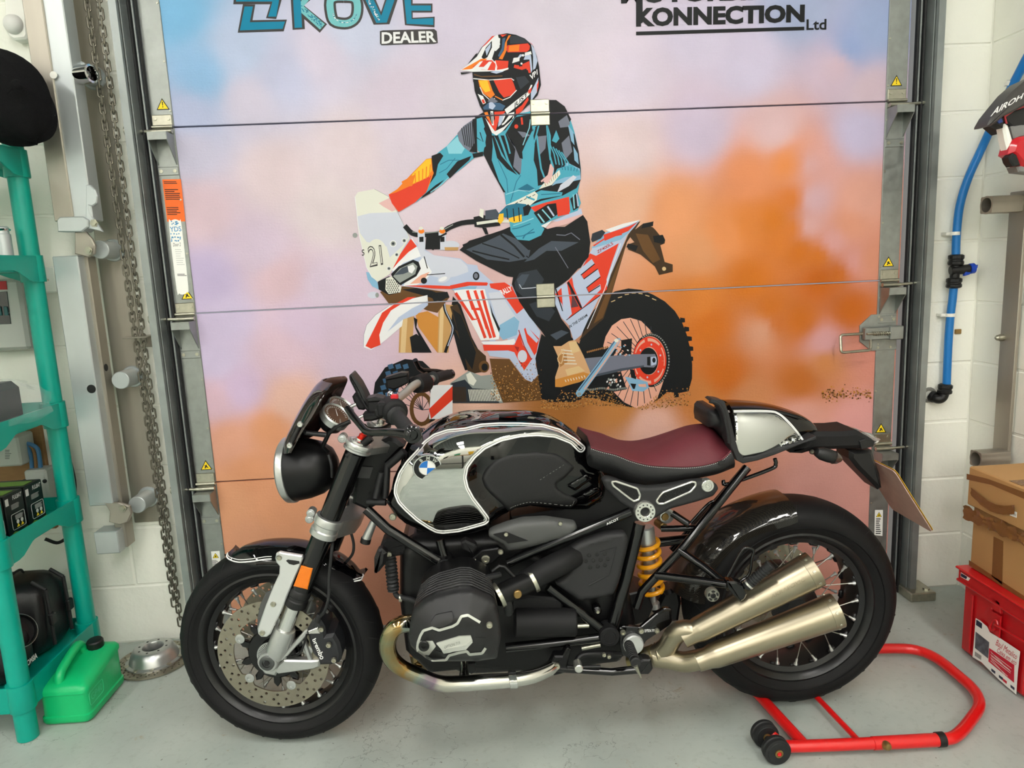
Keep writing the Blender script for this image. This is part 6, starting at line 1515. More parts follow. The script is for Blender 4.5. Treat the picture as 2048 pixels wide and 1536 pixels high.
M_batt = mat('battery_box_card', rgb(16, 20, 19), .4, spec=.4); M_lime = mat('lime_print', rgb(110, 150, 50), .45); M_lt = mat('pale_print', rgb(206, 208, 204), .5)
zb = TIERS[1]-.009
for k, (y0, y1, lab) in enumerate(((-.520, -.425, 'black battery carton nearest the front teal post'), (-.420, -.325, 'black battery carton in the middle of the row of three'), (-.320, -.225, 'black battery carton nearest the wall on the teal shelf'))):
    t = thing('battery_carton', lab, 'carton', (-1.52, (y0+y1)/2, zb), 'battery cartons on the teal shelf'); X0 = -1.452; H_ = .135
    g = G(); g.bbox((X0-.08, (y0+y1)/2, zb+H_/2), (.16, y1-y0-.004, H_), .002); g.obj('carton', M_batt, t, smooth=0)
    def F(u, v, d=.0006): return V((X0+d, y0+.002+(y1-y0-.004)*u, zb+H_*v))
    def strip(nm, pts, m, d=.0006):
        g = G(); g.prism([F(u, v, d) for u, v in pts], (-.0004, 0, 0)); return g.obj(nm, m, t, smooth=0)
    strip('green_band', [(0, .0), (1, .0), (1, .10), (.6, .06), (.3, .12), (0, .05)], M_lime)
    vsx, fsx = textgeo('FULBAT', 1.0, bold=.02, shear=.2); x0_, x1_ = min(v.x for v in vsx), max(v.x for v in vsx); y0_, y1_ = min(v.y for v in vsx), max(v.y for v in vsx)
    g = G(); g.add([F(.42+.5*(v.x-x0_)/(x1_-x0_), .84+.10*(v.y-y0_)/(y1_-y0_), .0007) for v in vsx], fsx); g.obj('carton_lettering', M_lt, t, smooth=0)
    g = G()
    for i in range(5): g.sheet([F(.3, .74-i*.025), F(.3+random.uniform(.3, .5), .74-i*.025), F(.3+.4, .733-i*.025), F(.3, .733-i*.025)])
    for i in range(5): g.sheet([F(.42, .47-i*.022), F(.42+random.uniform(.3, .45), .47-i*.022), F(.8, .46-i*.022), F(.42, .46-i*.022)])
    o = g.obj('small_print', M_lt, t, smooth=0); o['kind'] = 'stuff'
    strip('number_tile', [(.04, .76), (.2, .76), (.2, .92), (.04, .92)], M_lt)
    g = G(); g.tube([F(u, v, .0006) for u, v in fil2([(.22, .16), (.92, .16), (.92, .52), (.22, .52)], .06)], .0007, 5, closed=True); g.obj('symbol_frame', M_lt, t)
    for i, (u, v) in enumerate(((.52, .31), (.74, .31))):
        g = G(); g.prism([F(u+.07*math.cos(a*PI/6), v+.05*math.sin(a*PI/6)) for a in range(12)], (-.0003, 0, 0)); g.obj('round_symbol', M_lt, t, smooth=0)
        strip('warning_symbol', [(u-.08, .19), (u+.08, .19), (u, .27)], M_yellow)
    g = G(); g.box((X0-.08, (y0+y1)/2, zb+H_+.0006), (.13, (y1-y0)*.5, .001)); g.obj('top_print', M_lime, t, smooth=0)

bg = thing('dry_bag', 'black waterproof pannier bag with buckles on the lowest tray', 'bag', (-1.56, -.30, TIERS[0]))
rows = []; cb = V((-1.575, -.27, TIERS[0]+.125))
for i in range(19):
    th = PI*i/18; r = []
    for j in range(32):
        ph = 2*PI*j/32; v = V((math.sin(th)*math.cos(ph), math.sin(th)*math.sin(ph), math.cos(th))); k = 1+.03*math.sin(5*ph+3*th)
        r.append(cb+V((math.copysign(abs(v.x)**.45, v.x)*.135*k, math.copysign(abs(v.y)**.45, v.y)*.10*k, math.copysign(abs(v.z)**.45, v.z)*.128)))
    rows.append(r)
M_bagf = mat('black_tarpaulin', rgb(22, 22, 24), .42, bump=.25, bscale=60)
g = G(); g.grid(rows, close_u=True); g.obj('bag_body', M_bagf, bg, smooth=60)
for y in (-.32, -.22):
    g = G(); P = [V((cb.x+.1, y, cb.z+.13)), V((cb.x+.14, y, cb.z+.10)), V((cb.x+.142, y, cb.z-.02)), V((cb.x+.142, y, cb.z-.09))]
    for a, b in zip(P, P[1:]): g.tube([a, b], .006, 6)
    g.obj('strap', M_rubber, bg)
    g = G(); g.bbox((cb.x+.147, y, cb.z+.0), (.014, .028, .04), .004); g.obj('buckle', M_black, bg, smooth=0)
g = G(); g.tube(crv([V((cb.x+.02, -.33, cb.z+.128)), V((cb.x+.03, -.30, cb.z+.15)), V((cb.x+.03, -.26, cb.z+.15)), V((cb.x+.02, -.23, cb.z+.128))]), .004, 6); g.obj('carry_loop', M_rubber, bg)
rb = thing('roll_bag', 'black bag with grey ring and white lettering at the front of the lowest tray', 'bag', (-1.50, -.47, TIERS[0])); cr = V((-1.545, -.455, TIERS[0]+.085))
rows = []
for i in range(17):
    th = PI*i/16; r = []
    for j in range(28):
        ph = 2*PI*j/28; v = V((math.sin(th)*math.cos(ph), math.sin(th)*math.sin(ph), math.cos(th))); r.append(cr+V((math.copysign(abs(v.x)**.6, v.x)*.11, math.copysign(abs(v.y)**.6, v.y)*.065, math.copysign(abs(v.z)**.6, v.z)*.088)))
    rows.append(r)
g = G(); g.grid(rows, close_u=True); g.obj('bag_body', M_bagf, rb, smooth=60)
c = V((cr.x+.075, cr.y+.02, cr.z+.055)); g = G(); g.lathe(c, (.8, -.3, .5), [(.05, -.02), (.052, .02), (.047, .024), (.046, .012), (.03, .01), (.028, .016), (0, .018)], 28); g.obj('end_cap', M_satin, rb)
g = G(); g.lathe(c+V((.8, -.3, .5)).normalized()*.012, (.8, -.3, .5), [(.0515, 0), (.0535, .001), (.0535, .008), (.0515, .009)], 28, cap=False); g.obj('grey_ring', M_silver, rb)
vsx, fsx = textgeo('NOMSIA', .03, bold=.001); g = G(); g.add([V((cr.x+.111+.0, cr.y+v.x*.55+.01, cr.z-.035+v.y*.8)) for v in vsx], fsx); g.obj('bag_lettering', M_pin, rb, smooth=0)

# green fuel can
can = thing('fuel_can', 'bright green plastic fuel can lying on the floor by the shelf', 'fuel can', (-1.333, -.378, 0))
x0, x1, y0, y1 = -1.402, -1.252, -.497, -.266
def ring(i, z): return [V((x0+i, y0+i, z)), V((x1-i, y0+i, z)), V((x1-i, y1-i, z)), V((x0+i, y1-i, z))]
rows = []
for i, z in ((.012, 0), (.003, .006), (.0, .014), (.0, .028), (.004, .031), (.004, .098), (.0, .101), (.0, .112), (.006, .122), (.022, .130), (.05, .133)):
    rows.append([V(p) for p in arcfillet(ring(i, z), .022, 4, True)])
for r in rows[6:]:
    for p in r: p.z += .030*sstep((p.y-y0)/(y1-y0))
for r in rows[3:6]:
    for p in r: p.z += .030*sstep((p.y-y0)/(y1-y0))*(p.z/.098 if p.z > .05 else 0)
g = G(); g.grid(rows, close_u=True); n = len(rows[0]); g.add(rows[-1], [tuple(range(n))]); g.add(rows[0], [tuple(range(n))]); g.obj('can_body', M_green, can, smooth=45)
g = G(); xm = (x0+x1)/2-.018; g.tube(crv([V((xm, y0+.03, .118)), V((xm, y0+.038, .150)), V((xm, y0+.075, .168)), V((xm, y0+.14, .185)), V((xm, y0+.165, .175)), V((xm, y0+.172, .145))], 6), .014, 14); g.obj('can_handle', M_green, can)
c = V((xm+.035, y1-.045, .155)); g = G(); g.lathe(c, (0, -.1, 1), [(.024, 0), (.0255, .004), (.0255, .024), (.022, .028), (.010, .029), (0, .029)], 12); g.obj('can_cap', M_black, can)
g = G(); g.tube(crv([c+V((-.02, 0, .01)), c+V((-.05, -.015, .012)), c+V((-.058, -.03, -.005)), c+V((-.055, -.035, -.02))]), .0035, 6); g.obj('cap_tether', M_black, can)
vsx, fsx = textgeo('GP40', .03); g = G(); g.add([V((x1-.0035, y0+.06+v.x*1.0, .066+v.y+.004)) for v in vsx], fsx); g.obj('moulded_lettering', mat('green_relief', rgb(60, 196, 136), .4), can, smooth=0)
g = G(); P = fil2([(y0+.018, .048), (y0+.10, .05), (y0+.10, .092), (y0+.018, .09)], .01); g.tube([V((x1-.004, a, b)) for a, b in P], .001, 5, closed=True); g.obj('moulded_frame', MAT['green_relief'], can)

# spare brake disc on the floor
sd = thing('spare_brake_disc', 'drilled brake disc with silver carrier lying on the floor by the chain', 'brake disc', (-1.208, -.150, 0))
Md = Matrix.Translation((-1.208, -.150, .006)); holes = [(r_*math.cos(2*PI*i/26+d), r_*math.sin(2*PI*i/26+d), .0035) for i in range(26) for r_, d in ((.097, 0), (.106, .12), (.116, .05))]
g = G(); holed_ring(g, Md, .082, .126, holes, .006, 80); g.obj('disc', M_disc, sd, smooth=30)
g = G(); g.lathe((-1.208, -.150, .008), (0, 0, 1), [(.094, 0), (.094, .006), (.082, .008), (.075, .030), (.066, .046), (.058, .05), (.036, .05), (.034, .046), (.034, .02), (.06, .01), (.094, 0)], 48); g.obj('carrier', M_silver, sd)
for i in range(10): a = 2*PI*i/10; bolt((-1.208+.09*math.cos(a), -.150+.09*math.sin(a), .015), sd, .9, (0, 0, 1))
for i in range(8): a = 2*PI*i/8; g = G(); g.lathe((-1.208+.047*math.cos(a), -.150+.047*math.sin(a), .0581), (0, 0, 1), [(.004, 0), (.004, .0004), (0, .0004)], 10); g.obj('carrier_hole', M_ink, sd)

# ================================================================ things on the right
M_bluep = mat('blue_air_pipe', rgb(26, 116, 190), .35); M_valve = mat('blue_valve', rgb(24, 66, 176), .35)
ap = thing('air_pipe', 'blue compressed air pipe with black valve on the white wall', 'pipe', (1.75, -.03, .8))
PP = [at(1893, 775, -.032), at(1896, 700, -.032), at(1900, 640, -.032), at(1906, 590, -.032), at(1911, 530, -.032), at(1913, 470, -.032), at(1920, 410, -.032), at(1937, 355, -.034), atx(1962, 300, 1.826), atx(1985, 250, 1.826), atx(2010, 200, 1.826), atx(2050, 122, 1.826), atx(2090, 40, 1.826), V((1.826, -.36, 2.3)), V((1.826, -.40, 3.0)), V((1.826, -.40, 3.8))]
for q in PP: q.y = min(q.y, -.022)
g = G(); g.tube(crv(PP, 6), .0138, 18); g.obj('tube', M_bluep, ap)
def nut(c, d, L_, r, nm='coupling'):
    g = G(); d = V(d).normalized(); pr = [(r*.75, 0), (r, .003), (r*1.06, .006), (r*1.06, L_*.35), (r*.95, L_*.42), (r*.95, L_*.55), (r*1.06, L_*.62), (r*1.06, L_-.004), (r*.8, L_)]
    g.lathe(V(c)-d*L_/2, d, pr, 12); g.obj(nm, M_black, ap, smooth=25)
up_ = at(1911, 500, -.032)-at(1904, 600, -.032)
nut(at(1912, 520, -.032), up_, .04, .0245); nut(at(1908, 566, -.032), up_, .038, .0245)
g = G(); g.cyl(at(1909, 558, -.032), at(1911, 528, -.032), .016, 16); c = at(1910, 541, -.032); g.cyl(c+V((-.018, 0, 0)), c+V((.045, -.012, .004)), .017, 18, .002); g.obj('valve_body', M_black, ap)
g = G(); g.cyl(c+V((.045, -.012, .004)), c+V((.062, -.014, .006)), .019, 18, .002); P = [at(x, y, -.055) for x, y in zz(Z5, [(930, 170), (975, 172), (1015, 158), (1012, 178), (985, 195), (960, 222), (930, 230)])]; g.prism(P, (0, .014, 0), .003); g.obj('valve_handle', M_valve, ap)
nut(at(1890, 778, -.032), at(1893, 760, -.032)-at(1888, 800, -.032), .038, .0235)
g = G(); g.tube(crv([at(1890, 782, -.032), at(1885, 795, -.032), at(1875, 798, -.028), at(1862, 792, -.002)]), .017, 16); g.lathe(at(1862, 792, -.002), at(1876, 797, -.03)-at(1862, 792, -.002), [(.022, .004), (.022, .014), (.02, .018)], 16); g.obj('elbow', M_black, ap)
g = G(); g.lathe(at(1858, 790, -.002), (0, -1, 0), [(.03, 0), (.027, .004), (.02, .006)], 14, cap=False); g.obj('wall_sleeve', mat('grey_mortar', rgb(120, 120, 114), .8, bump=.6), ap)
for (q, Yo) in (((1900, 630), None), ((1910, 467), None)):
    c = at(*q, -.032); g = G(); g.lathe(c-V((0, 0, .006)), (0, 0, 1), [(.0142, 0), (.0165, 0), (.0165, .012), (.0142, .012), (.0142, 0)], 20); g.bbox((c.x-.018, -.016, c.z), (.03, .03, .012), .002); g.obj('pipe_clip', M_white, ap)
c = atx(2022, 166, 1.826); g = G(); g.lathe(c-V((0, 0, .006)), (0, -.4, 1), [(.0142, 0), (.0165, 0), (.0165, .014), (.0142, .014), (.0142, 0)], 20); g.bbox((c.x+.012, c.y+.01, c.z), (.04, .03, .012), .002); g.obj('pipe_clip', M_white, ap)
g = G(); g.bbox(at(1916, 663, -.004), (.024, .008, .018), .002); tag(g.obj('wooden_wedge', mat('brown_wood', rgb(140, 110, 60), .7)), 'small brown wooden wedge stuck behind the blue pipe', 'wedge')

ps = thing('aluminium_upright', 'flat aluminium upright with two tube stubs on the right wall', 'rack', (1.84, -.17, .58))
g = G(); g.bbox((1.848, -.195, 1.03), (.012, .075, .95), .002); g.obj('upright', M_steelo, ps, smooth=0)
for (px, py) in ((1986, 412), (1962, 918)):
    b = atx(px+42, py-4, 1.835); a = V((1.735, b.y-.004, b.z)); prof = []
    g = G(); N_ = 40; ra = []; 
    for i in range(N_):
        t_ = 2*PI*i/N_; rr = .030+.007*max(0, math.cos(4*(t_-PI/4)))**2; ra.append((rr*math.cos(t_), rr*math.sin(t_)))
    rows = [[V((x, a.y+u, a.z+v)) for u, v in ra] for x in (a.x, 1.842)]; rows += [[V((1.842, a.y+.024*math.cos(2*PI*i/N_), a.z+.024*math.sin(2*PI*i/N_))) for i in range(N_)], [V((a.x, a.y+.024*math.cos(2*PI*i/N_), a.z+.024*math.sin(2*PI*i/N_))) for i in range(N_)]]
    g.grid(rows, close_u=True, close_v=True); g.obj('tube_stub', M_steelo, ps, smooth=40)
c = atx(2006, 675, 1.842); g = G(); g.lathe(c, (-1, 0, 0), [(.012, 0), (.013, .01), (.010, .016), (.010, .022), (.005, .028), (0, .029)], 12); g.obj('dome_nut', M_zinc, ps)

# red steel trunk
M_trunk = mat('red_painted_steel', rgb(186, 18, 26), .32, spec=.5, coat=.2, noise=.06, nscale=8)
tk_ = thing('steel_trunk', 'red steel trunk with a white product label by the right wall', 'trunk', (1.70, -.85, 0)); TX = 1.552; TY0, TY1 = -1.25, -.432
g = G(); g.bbox(((TX+1.845)/2+.004, (TY0+TY1)/2, .125), (1.845-TX-.008, TY1-TY0-.01, .25), .012); bt = g.obj('trunk_body', M_trunk, tk_, smooth=30)
for y in (-.49, -.575, -.72, -.80):
    g = G(); g.bbox((TX+.003, y, .12), (.006, .012, .20), .003); g.obj('pressed_rib', M_trunk, bt, smooth=0)
g = G(); g.bbox(((TX+1.85)/2-.004, (TY0+TY1)/2, .268), (1.85-TX+.008, TY1-TY0+.01, .05), .008); g.bbox(((TX+1.85)/2-.006, (TY0+TY1)/2, .290), (1.85-TX+.016, TY1-TY0+.018, .008), .003); ld = g.obj('trunk_lid', M_trunk, tk_, smooth=30)
g = G(); g.tube([V((TX-.004, TY1+.006, .246)), V((TX-.004, TY0, .246))], .005, 8); g.obj('rolled_edge', M_trunk, ld)
T = lambda x, y, d=0: atx(x, y, TX-d)
g = G(); g.prism([T(x, y, .008) for x, y in zz(ZH, [(1775, 330), (1828, 370), (1835, 450), (1775, 410)])], (.008, 0, 0), .001); g.obj('hasp', M_trunk, ld, smooth=0)
g = G(); g.prism([T(x, y, .004) for x, y in zz(ZH, [(1770, 430), (1838, 470), (1825, 620), (1755, 565), (1750, 520)])], (.004, 0, 0), .001); g.obj('staple_plate', M_trunk, bt, smooth=0)
g = G(); g.tube(arcfillet([T(*q, .012) for q in zz(ZH, [(1815, 525), (1805, 490), (1780, 500), (1760, 545), (1775, 570), (1795, 560)])], .01), .003, 8); g.tube([T(*zz(ZH, [(1795, 525)])[0], .012), T(*zz(ZH, [(2060, 680)])[0], .012)], .0028, 8); g.obj('hasp_pin', M_trunk, bt)
lb = [(1660, 480), (1695, 500), (1740, 540), (1760, 580), (1830, 620), (1972, 715), (1955, 870), (1945, 1018), (1830, 920), (1700, 790), (1638, 755), (1650, 620)]
lq = zz(ZH, lb); g = G(); g.prism([T(*q, .0012) for q in lq], (.0008, 0, 0)); lab_ = g.obj('product_label', M_label, tk_, smooth=0)
def tl(nm, pts, m, d=.0018):
    g = G(); g.prism([T(*q, d) for q in zz(ZH, pts)], (.0004, 0, 0)); return g.obj(nm, m, lab_, smooth=0)
M_navy = mat('navy_print', rgb(34, 40, 66), .5); M_redp = mat('red_print', rgb(196, 24, 50), .5); M_photo = mat('grey_photo_print', rgb(86, 90, 98), .5, noise=.6, nscale=60)
tl('maker_mark', [(1665, 490), (1705, 518), (1703, 555), (1662, 528)], M_navy); tl('printed_picture', [(1660, 575), (1755, 650), (1748, 765), (1655, 690)], M_photo); tl('red_panel', [(1755, 690), (1932, 810), (1930, 935), (1750, 785)], M_redp)
tl('barcode', [(1655, 715), (1700, 745), (1698, 775), (1654, 745)], mat('barcode_print', rgb(150, 150, 146), .5, noise=.7, nscale=300, stretch=(1, 1, .05)))
for i, (x, y) in enumerate(((1785, 850), (1838, 895), (1866, 920), (1920, 965))): tl('small_mark', [(x-14, y-16), (x+14, y+6), (x+12, y+24), (x-14, y+2)], M_navy if i != 2 else M_redp)
f_t = lambda a, b: T(a, b, .002)
text_fit('label_lettering', 'Baul Metalico', M_redp, lab_, zz(ZH, [(1806, 625), (1955, 735), (1948, 775), (1800, 668)]), 0, fn=f_t, shear=.4)
text_fit('label_lettering', 'Caixa em aco', M_redp, lab_, zz(ZH, [(1815, 685), (1950, 782), (1945, 815), (1810, 720)]), 0, fn=f_t, shear=.4)
g = G()
for i in range(7): a, b = zz(ZH, [(1765+(i % 2)*6, 712+i*11), (1915-random.random()*50, 822+i*11)]); g.sheet([T(a[0], a[1], .0021), T(b[0], b[1], .0021), T(b[0], b[1]+1, .0021), T(a[0], a[1]+1, .0021)])
o = g.obj('small_print', M_label, lab_, smooth=0); o['kind'] = 'stuff'
lw = [atx(*q, TX-.0085) for q in zz(ZH, [(1556, 158), (1622, 200), (1608, 218), (1553, 188)])]; g = G(); g.prism(lw, (.001, 0, 0)); lw_ = g.obj('lid_sticker', M_label, ld, smooth=0)
g = G(); g.prism([atx(*q, TX-.0089) for q in zz(ZH, [(1557, 163), (1600, 188), (1594, 206), (1555, 185)])], (.0005, 0, 0)); g.obj('sticker_print', M_navy, lw_, smooth=0)

# cardboard box on the trunk
M_card = mat('brown_cardboard', rgb(178, 138, 88), .75, noise=.06, nscale=6, bump=.06, bscale=120); M_tape = mat('brown_parcel_tape', rgb(122, 84, 46), .22, spec=.6, bump=.35, bscale=40)
cb_ = thing('cardboard_box', 'brown cardboard box bound with crumpled parcel tape on the red trunk', 'box', (1.70, -.85, .294)); CX = 1.572
g = G(); g.bbox((1.712, -.845, .403), (.278, .80, .216), .003); bb = g.obj('box_base', M_card, cb_, smooth=0)
g = G(); g.bbox((1.706, -.845, .571), (.296, .825, .128), .004); bl = g.obj('box_lid', M_card, cb_, smooth=0)
def tape(nm, pts, X, par, d=.0012, both=0):
    poly = [atx(*q, X-d) for q in zz(Z6, pts)]; g = G(); g.prism(poly, (.001, 0, 0)); return g.obj(nm, M_tape, par, smooth=0)
XLd = 1.558
tape('tape_strip', [(655, 565), (705, 590), (700, 820), (645, 775)], CX+.001, bb); tape('tape_strip', [(524, 690), (816, 880), (816, 905), (524, 716)], CX+.001, bb)
tape('tape_strip', [(512, 232), (620, 258), (816, 330), (816, 365), (640, 290), (512, 262)], XLd, bl)
rows = []
for i in range(26):                              # crumpled band round the joint
    t_ = i/25; c = atx(*zz(Z6, [(506+t_*324, 408+t_*142)])[0], XLd); w_ = .024+.005*math.sin(i*1.3)+.004*math.sin(i*.5); rows.append([V((XLd-.003-random.uniform(0, .006), c.y, c.z+w_*(1-k/3)-.02)) for k in range(6)])
g = G(); g.grid(rows); g.obj('crumpled_tape', M_tape, bl, smooth=20)
rows = []
for i in range(14):
    t_ = i/13; a = atx(*zz(Z6, [(545+t_*230, 325+t_*90+40*math.sin(t_*3))])[0], XLd); rows.append([V((XLd-.004-random.uniform(0, .005), a.y, a.z+.014-.028*k/3)) for k in range(4)])
g = G(); g.grid(rows); g.obj('crumpled_tape', M_tape, bl, smooth=20)
g = G(); g.box((1.70, -.62, .6358), (.27, .05, .001)); g.obj('tape_strip', M_tape, bl, smooth=0)
g = G(); g.prism([atx(*q, XLd-.002) for q in zz(Z6, [(742, 422), (778, 436), (776, 466), (741, 452)])], (.0008, 0, 0)); sl = g.obj('paper_label', M_label, bl, smooth=0)
text_fit('label_lettering', '2510-XH', M_ink, sl, zz(Z6, [(746, 434), (775, 445), (774, 458), (745, 447)]), 0, fn=lambda a, b: atx(a, b, XLd-.0025))

# paddock stand
M_stand = mat('red_powder_coat', rgb(206, 22, 22), .3, coat=.3)
pd = thing('paddock_stand', 'red tubular paddock stand lying behind the rear wheel', 'stand', (1.1, -.7, 0)); ZS = .028
S_ = lambda x, y, z=ZS: atz(*zz(ZH, [(x, y)])[0], z)
path = [S_(300, 1385), S_(560, 1378), S_(930, 1362), S_(1400, 1335), S_(1530, 1325), S_(1735, 1050), S_(1320, 700), S_(1000, 690)]
farx = S_(1000, 690); path.append(V((.62, farx.y-.0, ZS)))
g = G(); g.tube(arcfillet(path, [0, .1, .1, .1, .09, .09, .10, .1, 0], 7), .0158, 18); fr = g.obj('stand_frame', M_stand, pd)
g = G(); g.tube([S_(935, 1362), S_(1440, 1335)], .0175, 18); g.obj('outer_sleeve', M_stand, fr)
a = S_(455, 1375); g = G(); g.tube([a, V((a.x-.06, farx.y, ZS))], .0155, 16); g.obj('cross_tube', M_stand, pd)
a = S_(855, 1365); g = G(); g.tube([a, V((a.x-.04, farx.y, ZS+.0))], .008, 12); g.obj('cross_rod', M_stand, pd)
g = G(); c = S_(1030, 1385, .03); g.lathe(c+V((0, .01, 0)), (.1, -1, .2), [(.009, 0), (.012, .004), (.012, .012), (.008, .02), (0, .021)], 16); g.obj('spring_pin', M_bronze, pd)
a, b = S_(1385, 1337), S_(1435, 1333); g = G(); g.tube([a, b], .0195, 18); g.obj('velcro_strap', M_black, pd)
g = G(); a, b = S_(300, 1385), S_(225, 1300, .05); g.tube([a, (a+b)/2, b], [.0158, .015, .012], 14); g.obj('wheel_arm', M_stand, pd)
axd = (S_(185, 1262, .036)-S_(255, 1400, .036)).normalized(); 
c0 = S_(255, 1408, .036); c1 = S_(185, 1275, .036)
for c in (c0, c0+V((-.004, .066, 0))):
    c = V((c.x, c.y, .036)); d = V((-.06, .998, 0)); g = G(); g.lathe(c-d*.015, d, [(.012, 0), (.028, 0), (.029, .002), (.0355, .003), (.036, .006), (.036, .012), (.033, .015), (.036, .018), (.036, .026), (.0355, .028), (.028, .03), (.012, .03)], 36); wl = g.obj('caster_wheel', M_rubber, pd)
    g = G(); g.lathe(c-d*.017, -d, [(.011, -.004), (.011, .001), (.007, .002), (.0065, .0), (0, .0)], 16); g.obj('axle_cap', M_bronze, wl)
    g = G(); g.lathe(c-d*.0165, -d, [(.006, 0), (.005, .003), (0, .003)], 12); g.obj('axle_end', M_stand, wl)
g = G(); g.tube([V((c0.x-.002, c0.y+.01, .036)), V((c0.x-.005, c0.y+.06, .036))], .008, 10); g.obj('axle', M_black, pd)

# off-road helmet hanging at the right edge
hm = thing('helmet', 'black, white and red off-road helmet hanging on the right wall', 'helmet', (1.66, -.34, 1.35)); HY = -.40
Hp = lambda x, y, d=0: at(1960+x/5.909, 100+y/5.909, HY-d)
ce_ = at(2112, 262, HY+.02)
rows = []
for i in range(25):
    th = PI*i/24; r = []
    for j in range(40):
        ph = 2*PI*j/40; v = V((math.sin(th)*math.cos(ph), math.sin(th)*math.sin(ph), math.cos(th))); r.append(ce_+V((v.x*.135, v.y*.115, v.z*.135*(1 if v.z > 0 else 1.05))))
    rows.append(r)
g = G(); g.grid(rows, close_u=True); g.obj('shell', mat('helmet_black', rgb(26, 26, 28), .3, coat=.4), hm, smooth=80)
def hpl(nm, pts, m, d, t_, bev=.004):
    g = G(); g.prism([Hp(x, y, d) for x, y in pts], (0, t_, 0), bev); return g.obj(nm, m, hm, smooth=30)
pk = hpl('peak', [(100, 895), (103, 870), (160, 770), (265, 640), (390, 490), (540, 360), (760, 260), (760, 560), (560, 640), (420, 720), (290, 780), (220, 840), (150, 890)], mat('peak_graphite', rgb(66, 64, 62), .4), .10, .06, .006)
hpl('peak_underside', [(60, 896), (190, 880), (275, 920), (290, 770), (200, 830)], M_ink, .085, .03, .002)
hpl('peak_vent', [(180, 815), (250, 775), (275, 850), (230, 870)], mat('vent_blue', rgb(40, 60, 120), .4), .088, .003, .001)
hpl('eye_port', [(290, 770), (560, 640), (760, 640), (760, 1000), (520, 900), (425, 940), (320, 850)], M_ink, .075, .10, .004)
hpl('port_trim', [(285, 770), (420, 690), (540, 650), (545, 672), (420, 715), (310, 790), (330, 870), (310, 870)], mat('port_red', rgb(150, 36, 44), .4), .090, .004, .001)
hpl('white_cheek', [(275, 890), (310, 865), (345, 890), (400, 1070), (395, 1160), (345, 1225), (305, 1060)], M_white, .08, .03, .006)
hpl('grey_mouth_guard', [(370, 900), (500, 880), (760, 900), (760, 1010), (480, 1030), (410, 1060)], mat('guard_grey', rgb(120, 120, 118), .5), .078, .03, .004)
hpl('red_chin_bar', [(395, 1110), (420, 1060), (470, 1025), (540, 1010), (760, 1000), (760, 1420), (560, 1400), (500, 1360), (420, 1260), (360, 1225)], mat('chin_red', rgb(190, 20, 34), .28, coat=.4), .095, .05, .012)
hpl('chin_vent', [(345, 1265), (400, 1215), (440, 1235), (490, 1360), (400, 1375), (360, 1320)], M_ink, .100, .03, .004)
hpl('chin_rim', [(430, 1375), (500, 1370), (760, 1430), (760, 1470), (460, 1440)], mat('guard_grey', rgb(120, 120, 118), .5), .088, .04, .003)
text_fit('peak_lettering', 'AIROH', M_pin, hm, [(1960+x/5.909, 100+y/5.909) for x, y in ((150, 700), (520, 505), (520, 560), (120, 790))], HY-.1003, shear=.3, bold=.02)
# ================================================================ the print on the door (flat, a skin of ink on the door sections)
N1 = (1220, 0, 4.452); N2 = (900, 50, 6.676); N3 = (760, 200, 4.6545); N4 = (700, 360, 4.519); N5 = (900, 420, 4.041); N6 = (1060, 560, 5.486); N7 = (460, 0, 4.6545)
INK = dict(k=(22, 24, 27), w=(238, 238, 240), r=(228, 66, 42), R=(168, 44, 40), o=(240, 128, 32), t=(76, 168, 192), T=(36, 112, 140), L=(140, 206, 222), g=(118, 122, 138), d=(48, 54, 62), D=(72, 80, 92), s=(186, 198, 224), S=(208, 212, 226), b=(136, 182, 214), B=(62, 96, 128), y=(246, 194, 44), c=(214, 168, 122), C=(176, 124, 70), n=(66, 48, 30), N=(104, 72, 38), G=(196, 152, 96), H=(222, 190, 140), p=(228, 184, 182), P=(232, 172, 150), l=(150, 156, 152), m=(92, 60, 66), u=(206, 140, 62), x=(0, 132, 168), X=(120, 196, 202), z=(66, 64, 64), e=(228, 228, 216))
IM = {k: mat('ink_'+'_'.join(map(str, v)), tuple(c*.84 for c in rgb(*v)), .42, spec=.2) for k, v in INK.items()}
